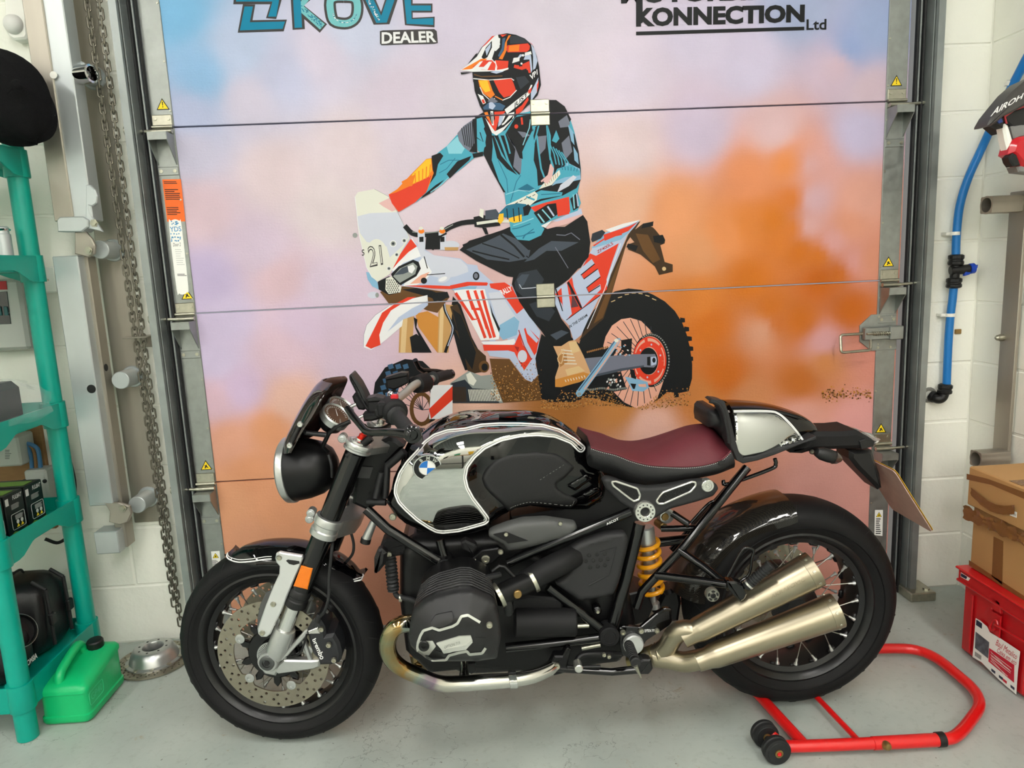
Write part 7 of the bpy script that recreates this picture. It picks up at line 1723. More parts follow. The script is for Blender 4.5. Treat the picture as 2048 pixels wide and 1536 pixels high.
class Print:
    k = 0
    def __init__(s): s.g = {}; s.n = 0
    def _y(s): Print.k += 1; return -.0004-Print.k*5e-6
    def f(s, c, o, *pts, sm=0, Y=None):
        q = zz(o, pts) if o else list(pts)
        if sm: q = crv2(q, sm)
        y = s._y(); s.g.setdefault(c, []).append([at(a, b, y) for a, b in q]); return s
    def l(s, c, o, w_, *pts, sm=0, close=False):
        q = zz(o, pts) if o else list(pts)
        if sm: q = [(p.x, p.y) for p in crv([(a, b, 0) for a, b in q], sm, close)]
        elif close: q = q+[q[0]]
        if sm and close: q.append(q[0])
        y = s._y(); A, B = [], []; w_ = w_/(o[2] if o else 1)/2
        for i in range(len(q)):
            a, b = q[max(i-1, 0)], q[min(i+1, len(q)-1)]; t = V((b[0]-a[0], b[1]-a[1])); t.normalize(); n_ = V((-t.y, t.x))*w_
            A.append((q[i][0]+n_.x, q[i][1]+n_.y)); B.append((q[i][0]-n_.x, q[i][1]-n_.y))
        for i in range(len(q)-1): s.g.setdefault(c, []).append([at(*A[i], y), at(*A[i+1], y), at(*B[i+1], y), at(*B[i], y)])
        return s
    def e(s, c, o, cx, cy, rx, ry, rot=0, n=28, a0=0, a1=2*PI):
        pts = []
        for i in range(n):
            a = a0+(a1-a0)*i/(n if abs(a1-a0-2*PI) < 1e-6 else n-1); x, y = rx*math.cos(a), ry*math.sin(a); pts.append((cx+x*math.cos(rot)-y*math.sin(rot), cy+x*math.sin(rot)+y*math.cos(rot)))
        return s.f(c, o, *pts)
    def dots(s, cs, o, n, fn, r):                 # many specks on one level
        y = s._y()
        for i in range(n):
            (a, b), = zz(o, [fn()]); q = r*random.uniform(.5, 1.2); s.g.setdefault(random.choice(cs), []).append([at(a+dx*q, b+dy*q, y) for dx, dy in ((-1, -.6), (.7, -1), (1, .5), (-.4, 1))])
        return s
    def txt(s, c, word, quad, **kw):
        vs, fs = textgeo(word, 1.0, **kw); x0, x1 = min(v.x for v in vs), max(v.x for v in vs); y0, y1 = min(v.y for v in vs), max(v.y for v in vs); y = s._y()
        tl, tr, br, bl = [V((*q, 0)) for q in quad]; P = []
        for v in vs:
            a, b = (v.x-x0)/(x1-x0), (y1-v.y)/(y1-y0); q = (tl*(1-a)+tr*a)*(1-b)+(bl*(1-a)+br*a)*b; P.append(at(q.x, q.y, y))
        for f in fs: s.g.setdefault(c, []).append([P[i] for i in f])
        return s
    def build(s, name, label):
        g = G(); ms = []
        for i, (c, polys) in enumerate(s.g.items()):
            ms.append(IM[c]); g.cur = i
            for p in polys: g.sheet(p)
        o = g.obj(name, ms, door, smooth=0); me = o.data; bm = bmesh.new(); bm.from_mesh(me); c0 = WM[o.name].translation
        for z in SEAM[1:5]:                     # the print is cut where two door sections meet
            for dz in (-.0022, .0022):
                bmesh.ops.bisect_plane(bm, geom=bm.verts[:]+bm.edges[:]+bm.faces[:], plane_co=(0, 0, z+dz-c0.z), plane_no=(0, 0, 1))
            dead = [f for f in bm.faces if abs(f.calc_center_median().z+c0.z-z) < .0021]
            bmesh.ops.delete(bm, geom=dead, context='FACES')
        for f in bm.faces:
            if f.normal.y > 0: f.normal_flip()
        bm.to_mesh(me); bm.free(); o['label'] = label; return o

# ---- lettering at the top
p = Print()
def outlined(pts, c, o=N7, ow=34, iw=0):
    p.l('z', o, ow, *pts)
for quad in ([(30, 40), (40, -60), (470, -75), (480, 0), (430, 178), (335, 170), (375, 40)], [(120, 40), (235, 42), (210, 188), (530, 182), (500, 292), (72, 305)]): p.f('z', N7, *quad)
p.f('x', N7, (55, 15), (70, -60), (470, -70), (430, 155), (355, 155), (395, 15)).f('x', N7, (135, 60), (213, 60), (185, 207), (512, 200), (490, 268), (92, 283))
p.l('z', N7, 115, (620, -60), (640, 275)).l('z', N7, 105, (740, -60), (640, 70), (870, 265)).l('z', N7, 112, (1060, -28), (975, -24), (932, 15), (938, 120), (965, 195), (1040, 218), (1110, 212), (1165, 172), (1186, 100), (1180, 15), (1140, -22), close=True, sm=3).l('z', N7, 112, (1270, -60), (1385, 200), (1435, 200), (1520, -60)).l('z', N7, 100, (1650, -60), (1665, 200), (1905, 205)).l('z', N7, 84, (1660, 75), (1885, 75))
p.l('X', N7, 68, (740, -60), (655, 70), (860, 250)).l('x', N7, 70, (620, -60), (636, 258)).l('X', N7, 66, (1060, -28), (975, -24), (932, 15), (938, 120), (965, 195), (1040, 218), (1110, 212), (1165, 172), (1186, 100), (1180, 15), (1140, -22), close=True, sm=3).l('x', N7, 70, (1272, -60), (1392, 195), (1428, 195), (1515, -60)).l('x', N7, 64, (1650, -60), (1668, 200), (1893, 200)).l('x', N7, 48, (1660, 75), (1870, 75))
random.seed(3)
for i in range(60):
    x, y = random.uniform(660, 850), 0; y = 70+(x-660)*.85+random.uniform(-25, 25); p.f(random.choice('xT'), N7, (x, y), (x+8, y-3), (x+14, y+9), (x+4, y+8))
for i in range(70):
    a = random.uniform(.1, PI-.1); x, y = 1068+105*math.cos(a)*1.05, 110+100*math.sin(a); p.f(random.choice('wTx'), N7, (x-6, y), (x+6, y-3), (x+7, y+4), (x-4, y+6))
for i in range(50): x = random.uniform(1290, 1390); y = (x-1290)*1.9+random.uniform(-20, 20); p.f(random.choice('XTw'), N7, (x-5, y), (x+6, y-3), (x+8, y+5), (x-4, y+7))
p.f('z', N7, (1395, 290), (1425, 282), (1600, 278), (1900, 270), (1925, 290), (1935, 400), (1900, 408), (1600, 414), (1410, 422), (1396, 405))
p.txt('w', 'DEALER', zz(N7, [(1412, 300), (1912, 288), (1922, 392), (1412, 408)]), bold=.03)
p.txt('k', 'KONNECTION', zz(N1, [(232, 70), (1736, 38), (1732, 198), (232, 240)]), bold=.05).f('k', N1, (232, -40), (290, -40), (292, 200), (232, 238)).f('k', N1, (232, 282), (1730, 237), (1730, 268), (232, 315)).txt('k', 'Ltd', zz(N1, [(1750, 172), (1928, 168), (1926, 265), (1750, 268)]), bold=.02)
p.txt('k', 'MOTORBIKE', zz(N1, [(98, -150), (1500, -170), (1520, -5), (98, 34)]), bold=.05)
p.build('printed_lettering', 'printed dealer lettering across the top of the door'); Print.k = 0

# ---- rear half of the printed rally bike
p = Print()
p.f('k', N6, (540, 700), (600, 500), (700, 330), (820, 200), (930, 125), (1080, 92), (1220, 108), (1350, 160), (1480, 235), (1590, 340), (1670, 470), (1720, 600), (1755, 740), (1780, 930), (1778, 1080), (1740, 1220), (1640, 1240), (1500, 1230), (1440, 1290), (1300, 1370), (1120, 1400), (900, 1350), (700, 1300), (600, 1290), (480, 1340), (200, 1340), (130, 1290), (110, 1100), (80, 800), (300, 500))
for i in range(9): a = i*.16-.55; x, y = 1150+630*math.cos(a), 800+690*math.sin(a); p.f('k', N6, (x-40, y-28), (x+12, y-20), (x+14, y+24), (x-40, y+30))
for i in range(7): x = 890+i*75; y = 270-150*math.sin((i+.6)/8*PI)*.85; p.l('H', N6, 9, (x, y), (x+45, y-18+i*6))
p.f('P', N6, (805, 720), (830, 620), (900, 500), (1000, 430), (1100, 415), (1220, 450), (1310, 540), (1380, 640), (1480, 760), (1490, 900), (1480, 1060), (1440, 1180), (1400, 1290), (1320, 1370), (1160, 1405), (1030, 1340), (920, 1230), (860, 1150), (830, 1000))
for i in range(26): a = i*2*PI/26; p.l('d', N6, 8, (1230+120*math.cos(a+.35), 890+120*math.sin(a+.35)), (1140+330*math.cos(a), 905+480*math.sin(a)))
p.f('k', N6, (830, 1010), (1000, 1010), (1060, 1200), (900, 1230), (840, 1120)).f('k', N6, (560, 860), (860, 740), (960, 760), (900, 860), (620, 900)).f('k', N6, (1000, 660), (1120, 640), (1110, 840), (930, 860), (1000, 760))
p.f('d', N6, (1430, 180), (0, 0)) if False else p
p.f('k', N6, *[(1330+205*math.cos(i*PI/20), 880+295*math.sin(i*PI/20)) for i in range(40)])
p.f('P', N6, *[(1318+178*math.cos(i*PI/20), 885+268*math.sin(i*PI/20)) for i in range(40)])
for i in range(30): a = -2.1+i*.118; p.l('l', N6, 15, (1330+195*math.cos(a), 880+283*math.sin(a)), (1330+195*math.cos(a+.07), 880+283*math.sin(a+.07)))
p.l('r', N6, 62, *[(1310+130*math.cos(a*PI/16), 888+185*math.sin(a*PI/16)) for a in range(33)])
p.l('r', N6, 16, *[(1310+178*math.cos(a*PI/16), 888+258*math.sin(a*PI/16)) for a in range(33)])
for i in range(6): a = i*PI/3+.3; p.l('r', N6, 34, (1310+120*math.cos(a), 888+170*math.sin(a)), (1310+178*math.cos(a), 888+258*math.sin(a))); p.e('s', N6, 1310+128*math.cos(a+.4), 888+182*math.sin(a+.4), 9, 11)
p.e('k', N6, 1300, 890, 105, 148)
p.f('g', N6, (600, 860), (800, 840), (1100, 815), (1370, 812), (1392, 860), (1390, 930), (1360, 960), (1250, 955), (1000, 1000), (720, 1060), (640, 980)).f('D', N6, (720, 1060), (1000, 1000), (1250, 955), (1250, 935), (1000, 970), (740, 1030)).f('k', N6, (1285, 845), (1320, 840), (1320, 940), (1285, 935)).f('s', N6, (1325, 845), (1380, 840), (1392, 880), (1385, 925), (1330, 940)).e('k', N6, 1360, 880, 18, 28)
p.f('b', N6, (1040, 1060), (1200, 1090), (1290, 1120), (1305, 1180), (1240, 1225), (1120, 1215), (1085, 1140)).f('k', N6, (1100, 1135), (1165, 1140), (1150, 1195), (1130, 1195)).f('P', N6, (1185, 1145), (1270, 1140), (1275, 1175), (1200, 1170)).f('k', N6, (1095, 980), (1145, 985), (1165, 1090), (1110, 1070))
for i in range(24): x = 600+i*20; p.e('l', N6, x, 1195+8*math.sin(i*.5), 8, 12); p.e('k', N6, x, 1195+8*math.sin(i*.5), 3, 5)
for i in range(12): x = 630+i*20; p.e('C', N6, x, 790-i*5, 8, 11); p.e('k', N6, x, 790-i*5, 3, 4)
for i in range(26): x, y = random.uniform(840, 1000), random.uniform(1030, 1200); p.e(random.choice('wPl'), N6, x, y, 9, 13, .5, 8)
for i in range(16): x, y = random.uniform(930, 1110), random.uniform(700, 830); p.e(random.choice('wbP'), N6, x, y, 12, 8, .5, 7)
def _dust():
    while True:
        x = random.uniform(120, 1760); y = 1190+210*random.random()**.7+20*math.sin(x/160)
        if random.random() < .35+.65*(y-1190)/210 and not (((x-1150)/330)**2+((y-905)/490)**2 < 1): return x, y
p.dots('uNGC', N6, 900, _dust, 1.25)
p.f('n', N5, (1440, 200), (1560, 110), (1640, 140), (1660, 160), (1700, 210), (1740, 240), (1735, 270), (1700, 285), (1735, 420), (1800, 440), (1800, 500), (1690, 525), (1655, 455), (1540, 360), (1440, 320), (1430, 280), (1490, 260)).f('k', N5, (1440, 270), (1520, 290), (1500, 335), (1425, 300)).f('k', N5, (1560, 110), (1645, 92), (1640, 130), (1545, 150)).f('k', N5, (1640, 210), (1720, 200), (1738, 240), (1720, 275), (1650, 260)).e('H', N5, 1730, 475, 16, 16).f('N', N5, (1500, 190), (1600, 200), (1700, 400), (1640, 430), (1560, 330))
p.f('n', N5, (1440, 200), (1500, 110), (1540, 90), (1430, 260), (1300, 700), (1240, 880), (1120, 985), (1040, 1060), (1150, 870)).f('N', N5, (1400, 330), (1440, 210), (1300, 690), (1235, 870), (1160, 920))
p.f('s', N5, (1235, 190), (1380, 130), (1535, 80), (1500, 125), (1430, 205), (1380, 330), (1300, 520), (1265, 640), (1200, 720), (1120, 880), (1060, 1010), (1000, 1060), (960, 930), (900, 870), (850, 760), (850, 640), (960, 570), (1060, 470), (1140, 330), (1180, 260))
p.f('b', N5, (1140, 310), (1240, 190), (1440, 130), (1530, 85), (1430, 195), (1380, 240), (1190, 300)).f('w', N5, (1255, 160), (1400, 110), (1535, 80), (1500, 100), (1300, 180)).f('r', N5, (1240, 200), (1450, 130), (1520, 95), (1440, 170), (1250, 250)).l('r', N5, 12, (1160, 290), (1260, 225), (1390, 195))
p.f('r', N5, (1130, 350), (1180, 370), (1365, 268), (1310, 420), (1265, 560), (1270, 640), (1215, 690), (1080, 790), (975, 865), (940, 890), (905, 760), (850, 680), (960, 570), (1060, 480))
p.txt('R', 'ZF400LS', zz(N5, [(1185, 330), (1310, 255), (1322, 278), (1192, 352)]), bold=.02)
p.f('s', N5, (985, 535), (1145, 395), (1170, 435), (1060, 520), (1080, 555), (1195, 475), (1215, 535), (1105, 625), (1120, 665), (1215, 600), (1220, 640), (1070, 790), (1000, 620))
p.l('k', N5, 8, (1170, 435), (1058, 525), (1082, 558), (1195, 475)).l('k', N5, 8, (1215, 540), (1103, 628), (1122, 668), (1212, 610))
p.f('s', N5, (900, 625), (945, 590), (985, 840), (940, 890), (915, 820)).f('k', N5, (945, 590), (960, 575), (1070, 790), (1055, 795)).f('m', N5, (960, 600), (1000, 700), (1040, 780), (980, 790), (985, 700))
p.f('k', N5, (850, 640), (860, 635), (915, 820), (905, 815)).l('k', N5, 6, (940, 890), (1070, 795), (1215, 690))
p.txt('k', 'IN THE DREAM', zz(N5, [(960, 935), (1105, 838), (1112, 858), (966, 958)]), bold=.02).l('w', N5, 5, (1380, 270), (1320, 430), (1250, 640), (1110, 960))
p.build('printed_bike_rear', 'printed rear wheel and tail of a white and red rally bike')

# ---- front half of the printed rally bike
p = Print()
p.f('k', None, (745, 800), (750, 765), (770, 735), (810, 718), (845, 722), (870, 745), (880, 790), (870, 840), (850, 850), (780, 850), (745, 830))
for i in range(6):
    for j in range(3): x, y = 750+j*15+i*5, 800-i*14; p.f('B', None, (x, y), (x+10, y-3), (x+13, y+6), (x+3, y+9))
p.f('p', None, (790, 800), (800, 770), (825, 755), (850, 760), (862, 790), (858, 835), (840, 850), (800, 850))
for i in range(9): a = i*.36+.2; p.l('d', None, 1.4, (845, 820), (845-55*math.cos(a-.8), 820-75*math.sin(a)))
p.l('N', None, 8, *[(843+20*math.cos(i*PI/10), 818+30*math.sin(i*PI/10)) for i in range(21)])
p.f('k', N4, (930, 1050), (1000, 1130), (1100, 1420), (1175, 1560), (1230, 1700), (1040, 1720), (980, 1560), (900, 1250)).f('n', N4, (945, 1350), (1000, 1380), (1060, 1500), (1010, 1480))
p.f('G', N4, (450, 1260), (580, 1230), (560, 1560), (440, 1560)).f('H', N4, (470, 1260), (520, 1245), (500, 1560), (455, 1560)).f('G', N4, (800, 1120), (930, 1130), (890, 1560), (790, 1560)).f('H', N4, (815, 1130), (850, 1130), (835, 1560), (800, 1560)).f('u', N4, (590, 1210), (700, 1185), (800, 1240), (790, 1560), (700, 1440), (620, 1330))
p.f('k', N4, (575, 1240), (610, 1260), (600, 1330), (740, 1560), (690, 1560), (590, 1340)).l('k', N4, 26, (845, 1070), (860, 1180), (910, 1280), (930, 1360), (880, 1500), (860, 1560), sm=4).l('s', N4, 8, (850, 1070), (866, 1180), (914, 1285), (930, 1360), (884, 1500), sm=4)
p.f('k', N4, (540, 1420), (600, 1390), (660, 1440), (690, 1560), (560, 1560))
p.f('N', N4, (270, 1010), (480, 960), (720, 990), (860, 1010), (900, 1060), (860, 1110), (790, 1200), (700, 1180), (560, 1120), (360, 1130)).f('k', N4, (470, 990), (600, 975), (740, 1000), (880, 1060), (820, 1100), (720, 1060)).f('k', N4, (720, 1020), (880, 1010), (900, 1060), (760, 1100))
p.f('w', N4, (120, 1510), (125, 1400), (150, 1310), (230, 1220), (350, 1140), (480, 1090), (700, 1040), (705, 1130), (600, 1220), (480, 1260), (470, 1320), (330, 1440), (250, 1500), (190, 1535)).f('s', N4, (480, 1260), (600, 1220), (705, 1130), (705, 1090), (560, 1160), (440, 1240), (340, 1370)).f('r', N4, (140, 1500), (200, 1380), (290, 1200), (390, 1130), (520, 1060), (600, 1055), (480, 1110), (370, 1180), (300, 1290), (265, 1400), (275, 1490), (190, 1525)).l('g', N4, 3, (120, 1510), (125, 1400), (150, 1310), (230, 1220), (350, 1140))
p.f('s', N4, (550, 520), (620, 590), (760, 680), (1000, 710), (1060, 760), (1150, 770), (1160, 810), (1240, 880), (1500, 1100), (1560, 1250), (1500, 1380), (1330, 1420), (1290, 1500), (1010, 1020), (900, 975), (740, 985), (480, 960), (390, 900), (380, 810), (420, 700))
p.f('S', N4, (600, 600), (760, 680), (1000, 720), (1060, 780), (1070, 830), (960, 870), (840, 890), (700, 860), (640, 700)).f('w', N4, (480, 960), (560, 800), (660, 700), (740, 830), (690, 900), (600, 950)).f('P', N4, (540, 940), (640, 860), (720, 830), (650, 930)).f('b', N4, (900, 980), (1000, 960), (1150, 960), (1120, 1010), (1010, 1030))
p.f('w', N4, (370, 810), (480, 640), (560, 520), (600, 590), (640, 690), (480, 750), (400, 830)).f('r', N4, (385, 805), (440, 690), (550, 530), (605, 600), (530, 650), (440, 740))
p.f('k', N4, (370, 850), (440, 780), (570, 720), (620, 740), (640, 800), (600, 870), (460, 950), (410, 930)).f('l', N4, (390, 870), (450, 800), (570, 745), (610, 780), (590, 850), (450, 930)).f('D', N4, (400, 860), (470, 795), (540, 770), (560, 820), (480, 850)).f('w', N4, (520, 780), (570, 765), (590, 800), (560, 845), (530, 830))
p.f('k', N4, (250, 920), (350, 870), (390, 880), (460, 970), (440, 1020), (350, 1040), (260, 990)).f('e', N4, (325, 890), (375, 870), (465, 970), (455, 1015), (350, 1030), (320, 990))
for i in range(6):
    for j in range(7): x, y = 335+i*19+(j % 2)*9, 905+j*18; inp = inpoly(x, y, [(325, 890), (375, 870), (465, 970), (455, 1015), (350, 1030), (320, 990)]); (p.e('k', N4, x, y, 6.5, 6, 0, 6) if inp else None)
p.f('b', N4, (145, 830), (190, 840), (250, 930), (260, 990), (200, 960), (160, 900)).e('S', N4, 210, 1040, 52, 30).e('l', N4, 245, 1040, 16, 22).e('l', N4, 45, 500, 22, 22)
p.f('e', N4, (45, 150), (70, 110), (220, 82), (350, 150), (420, 270), (500, 430), (540, 520), (480, 620), (360, 850), (250, 920), (200, 880), (150, 790), (80, 480)).f('S', N4, (60, 330), (180, 300), (430, 290), (500, 430), (530, 520), (470, 600), (360, 700), (330, 600), (150, 560), (90, 480)).f('p', N4, (260, 210), (360, 160), (420, 270), (380, 285), (300, 240)).l('w', N4, 6, (45, 150), (80, 480), (150, 790), (200, 880)).l('l', N4, 3, (220, 82), (350, 150), (420, 270), (540, 520))
p.e('e', N4, 240, 685, 98, 152).txt('z', '21', zz(N4, [(155, 600), (280, 585), (300, 765), (180, 790)]), bold=.02).txt('e', '21', zz(N4, [(162, 610), (274, 596), (292, 755), (186, 778)]), bold=-.02)
for x, y, r_ in ((390, 575, 30), (490, 548, 22), (422, 675, 20), (352, 800, 20)): p.e('w', N4, x, y, r_, r_); p.e('l', N4, x, y, r_*.75, r_*.75); p.e('d', N4, x, y, r_*.4, r_*.4)
p.txt('z', 's', zz(N4, [(105, 630), (130, 625), (132, 680), (108, 688)])).e('k', N4, 668, 910, 28, 28).e('S', N4, 850, 890, 62, 34, -.4).e('w', N4, 840, 895, 40, 18, -.4).e('k', N4, 1140, 868, 30, 38).e('g', N4, 1138, 866, 18, 24).l('k', N4, 8, (695, 858), (860, 845)).l('k', N4, 8, (670, 690), (700, 800))
p.f('r', N4, (490, 955), (700, 950), (900, 958), (1080, 920), (1240, 930), (1240, 955), (1080, 955), (920, 985), (740, 980))
# big side panel
p.f('s', N5, (290, 640), (340, 590), (490, 600), (560, 720), (620, 820), (730, 980), (710, 1140), (690, 1250), (715, 1330), (660, 1390), (610, 1370), (480, 1200), (320, 1180), (260, 1060), (420, 1060), (480, 1060), (400, 980), (330, 820)).f('S', N5, (310, 670), (400, 660), (500, 820), (560, 900), (540, 1010), (430, 1040), (390, 920))
p.f('b', N5, (400, 930), (520, 860), (560, 900), (540, 1010), (430, 1050), (395, 1010)).f('k', N5, (320, 740), (345, 830), (405, 960), (395, 990), (340, 860))
p.f('r', N5, (0, 610), (140, 580), (300, 585), (310, 600), (140, 605), (0, 632)).f('r', N5, (318, 595), (440, 585), (500, 620), (560, 740), (600, 790), (540, 840), (470, 740), (400, 650), (330, 630)).txt('w', 'RALLY', zz(N5, [(398, 650), (490, 612), (505, 650), (425, 690)]), bold=.03)
p.f('w', N5, (250, 1065), (420, 1060), (520, 1040), (530, 1070), (500, 1095), (270, 1085)).f('r', N5, (265, 1088), (520, 1090), (560, 1000), (620, 940), (720, 1040), (700, 1150), (600, 1295), (560, 1230), (520, 1150), (470, 1135), (275, 1138)).f('s', N5, (555, 975), (595, 950), (625, 1070), (690, 1190), (650, 1200), (590, 1090)).f('s', N5, (580, 860), (615, 850), (640, 960), (715, 1050), (700, 1075), (625, 1000)).l('R', N5, 8, (555, 970), (600, 1100), (660, 1210)).e('S', N5, 585, 1182, 38, 50).f('R', N5, (520, 1100), (560, 1110), (548, 1150))
p.f('w', N5, (30, 650), (130, 640), (280, 640), (330, 830), (400, 1000), (395, 1045), (250, 1055), (130, 830))
for (pts) in (((45, 670), (185, 885), (230, 885), (150, 690)), ((230, 885), (285, 1035)), ((140, 650), (185, 800), (250, 800)), ((200, 650), (330, 1035)), ((255, 650), (290, 790), (360, 1030)), ((250, 800), (300, 960))): p.l('r', N5, 24, *pts)
p.f('N', N5, (320, 1200), (480, 1205), (600, 1370), (660, 1395), (715, 1340), (740, 1536), (380, 1560)).f('k', N5, (690, 1200), (740, 1000), (850, 1090), (850, 1380), (900, 1450), (860, 1530), (740, 1530)).f('n', N5, (0, 780), (60, 760), (200, 1100), (290, 1180), (300, 1300), (150, 1330), (100, 1100)).f('k', N5, (20, 800), (90, 850), (210, 1150), (180, 1290), (110, 1180)).e('N', N5, 275, 1265, 42, 48).e('k', N5, 280, 1270, 26, 30)
p.f('l', N5, (0, 1400), (150, 1300), (250, 1340), (340, 1330), (430, 1560), (0, 1560)).f('d', N5, (10, 1400), (120, 1370), (180, 1440), (330, 1450), (400, 1560), (0, 1560))
for i in range(20): p.l('e', N5, 7, (150+i*12, 1450), (165+i*13, 1545))
for i in range(14): p.l('n', N5, 6, (5+i*9, 1430), (12+i*9, 1550))
p.f('e', N5, (130, 1330), (165, 1310), (215, 1380), (190, 1420), (150, 1400))
p.f('w', None, (862, 770), (905, 770), (905, 838), (858, 838)).f('r', None, (858, 818), (905, 772), (905, 800), (862, 838))
# bars
p.l('k', N3, 46, (230, 1170), (300, 1240), (400, 1255), (560, 1240), (640, 1190), (760, 1145), (900, 1130), sm=3).l('l', N3, 8, (300, 1228), (420, 1240), (560, 1225), (680, 1160)).f('k', N3, (870, 1090), (960, 1070), (1110, 1100), (1120, 1170), (960, 1190), (880, 1180)).l('e', N3, 26, (900, 1150), (1080, 1125), (1220, 1130)).f('D', N3, (980, 1030), (1080, 1015), (1110, 1060), (1090, 1110), (980, 1110)).f('e', N3, (930, 1010), (970, 1020), (960, 1100), (925, 1080)).f('k', N3, (950, 1190), (990, 1190), (1010, 1250), (980, 1250))
for x in (385, 580): p.f('S', N3, (x-35, 1230), (x+30, 1225), (x+40, 1396), (x-30, 1396)); p.e('o', N3, x, 1222, 28, 22); p.e('e', N3, x-4, 1195, 20, 16); p.f('k', N3, (x-20, 1275), (x+20, 1272), (x+20, 1320), (x-18, 1322))
p.f('k', N3, (430, 1270), (560, 1260), (560, 1390), (420, 1390)).e('S', N3, 660, 1352, 80, 42).f('G', N3, (600, 1370), (730, 1370), (725, 1400), (605, 1400)).l('k', N3, 18, (620, 1240), (540, 1290), (490, 1396), sm=3)
p.dots('uNGn', N5, 500, lambda: (random.uniform(330, 740), 1200+340*random.random()**.5), 1.1)
p.dots('NCu', Z5, 150, lambda: (random.uniform(10, 330), random.gauss(985, 20)), 1.7)
p.build('printed_bike_front', 'printed front half of a white and red rally bike with number 21')

# ---- the printed rider
p = Print()
p.f('k', N3, (740, 1396), (830, 1310), (960, 1270), (1140, 1210), (1210, 1180), (1540, 1180), (1720, 1180), (1890, 1070), (1930, 1130), (1955, 1300), (1950, 1420), (1870, 1560), (1560, 1700), (1180, 1640), (900, 1500))
p.f('D', N3, (800, 1370), (1000, 1300), (1180, 1240), (1300, 1330), (1400, 1396), (1380, 1480), (1180, 1500), (900, 1460)).f('k', N3, (1140, 1220), (1200, 1230), (1400, 1396), (1340, 1396))
for i in range(5): p.l('k', N5, 9, (150+i*70, 330-i*20), (380+i*55, 380-i*5), (520+i*40, 420), sm=3)
p.f('k', N5, (100, 280), (300, 200), (480, 160), (640, 250), (560, 400), (480, 450), (330, 430), (130, 350)).f('D', N5, (130, 320), (300, 250), (430, 190), (530, 230), (640, 330), (600, 400), (480, 420), (300, 400)).l('k', N5, 16, (410, 200), (520, 290), (600, 380)).l('k', N5, 12, (180, 330), (340, 370), (480, 400)).l('k', N5, 10, (260, 270), (420, 320), (560, 390))
# standing leg
p.f('k', N5, (500, 600), (510, 540), (590, 440), (700, 310), (820, 240), (1000, 190), (1120, 180), (1135, 260), (1120, 380), (1040, 470), (960, 560), (850, 640), (850, 760), (900, 880), (970, 970), (985, 1050), (900, 1090), (830, 1110), (740, 980), (640, 860), (560, 740)).f('d', N5, (520, 590), (560, 510), (700, 480), (760, 560), (720, 650), (690, 700), (590, 700), (530, 650)).f('D', N5, (600, 420), (720, 310), (820, 250), (1040, 260), (900, 330), (780, 330), (680, 400)).f('D', N5, (540, 560), (580, 520), (640, 520), (600, 600), (560, 640)).f('d', N5, (640, 760), (760, 720), (850, 820), (800, 900), (700, 860)).f('D', N5, (810, 1010), (900, 970), (960, 990), (860, 1050)).l('g', N5, 6, (850, 300), (900, 380), (955, 470)).l('g', N5, 7, (860, 200), (930, 205), (980, 185), (1050, 240)).l('S', N5, 6, (560, 600), (580, 635), (660, 630), (740, 620))
p.f('d', N5, (1140, 240), (1150, 190), (1230, 160), (1255, 180), (1220, 230), (1150, 260))
# boot
p.f('c', N5, (835, 1100), (900, 1100), (960, 1060), (1010, 1050), (1045, 1110), (1080, 1180), (1130, 1300), (1145, 1340), (1050, 1390), (900, 1430), (850, 1430), (850, 1350), (880, 1260), (870, 1180)).f('u', N5, (850, 1370), (960, 1340), (1080, 1310), (1140, 1330), (1060, 1385), (900, 1432), (850, 1430)).f('C', N5, (870, 1180), (940, 1150), (950, 1230), (890, 1270)).f('H', N5, (960, 1070), (1020, 1060), (1050, 1140), (980, 1160)).f('H', N5, (930, 1290), (1040, 1260), (1090, 1300), (950, 1340))
for i in range(5): p.l('e', N5, 7, (900+i*6, 1130+i*28), (985+i*10, 1140+i*26))
p.l('H', N5, 8, (920, 1120), (870, 1200), (900, 1240), (920, 1150), sm=3)
for i in range(8): p.l('e', N5, 6, (930+i*22, 1372-i*5), (938+i*22, 1390-i*5))
# stand rod in front of the boot
p.f('b', N5, (1015, 1480), (1040, 1440), (1200, 1230), (1300, 1090), (1340, 1040), (1380, 1035), (1370, 1070), (1260, 1230), (1100, 1450), (1060, 1505), (1030, 1510)).l('P', N5, 10, (1085, 1450), (1250, 1225), (1370, 1050)).l('B', N5, 9, (1040, 1460), (1200, 1250), (1330, 1060)).e('l', N5, 1045, 1488, 16, 14).e('e', N5, 1345, 1055, 18, 14)
# shorts of shirt and torso
p.f('p', N3, (1540, 1190), (1640, 1120), (1880, 1000), (1885, 1070), (1760, 1150), (1560, 1200)).f('s', N3, (1600, 1130), (1870, 1010), (1885, 1060), (1650, 1130)).f('w', N3, (1490, 1170), (1560, 1130), (1620, 1100), (1540, 1190))
p.f('t', N3, (880, 170), (960, 120), (1160, 150), (1380, 110), (1600, 0), (1700, 60), (1760, 140), (1810, 300), (1850, 480), (1870, 640), (1870, 720), (1840, 860), (1870, 960), (1840, 1030), (1700, 1080), (1560, 1140), (1500, 1170), (1530, 1200), (1500, 1260), (1390, 1310), (1280, 1300), (1215, 1220), (1210, 1160), (1170, 960), (1160, 860), (1110, 770), (1040, 630), (970, 520), (910, 470))
p.f('k', N3, (880, 160), (960, 115), (1010, 200), (1040, 300), (1050, 430), (1040, 560), (1110, 760), (1170, 860), (1150, 860), (1030, 640), (960, 500), (980, 400), (990, 330), (940, 200))
p.f('t', N3, (905, 175), (950, 160), (975, 250), (930, 330), (905, 340)).f('t', N3, (910, 400), (975, 330), (985, 430), (930, 480)).l('k', N3, 9, (900, 350), (960, 390), (930, 300))
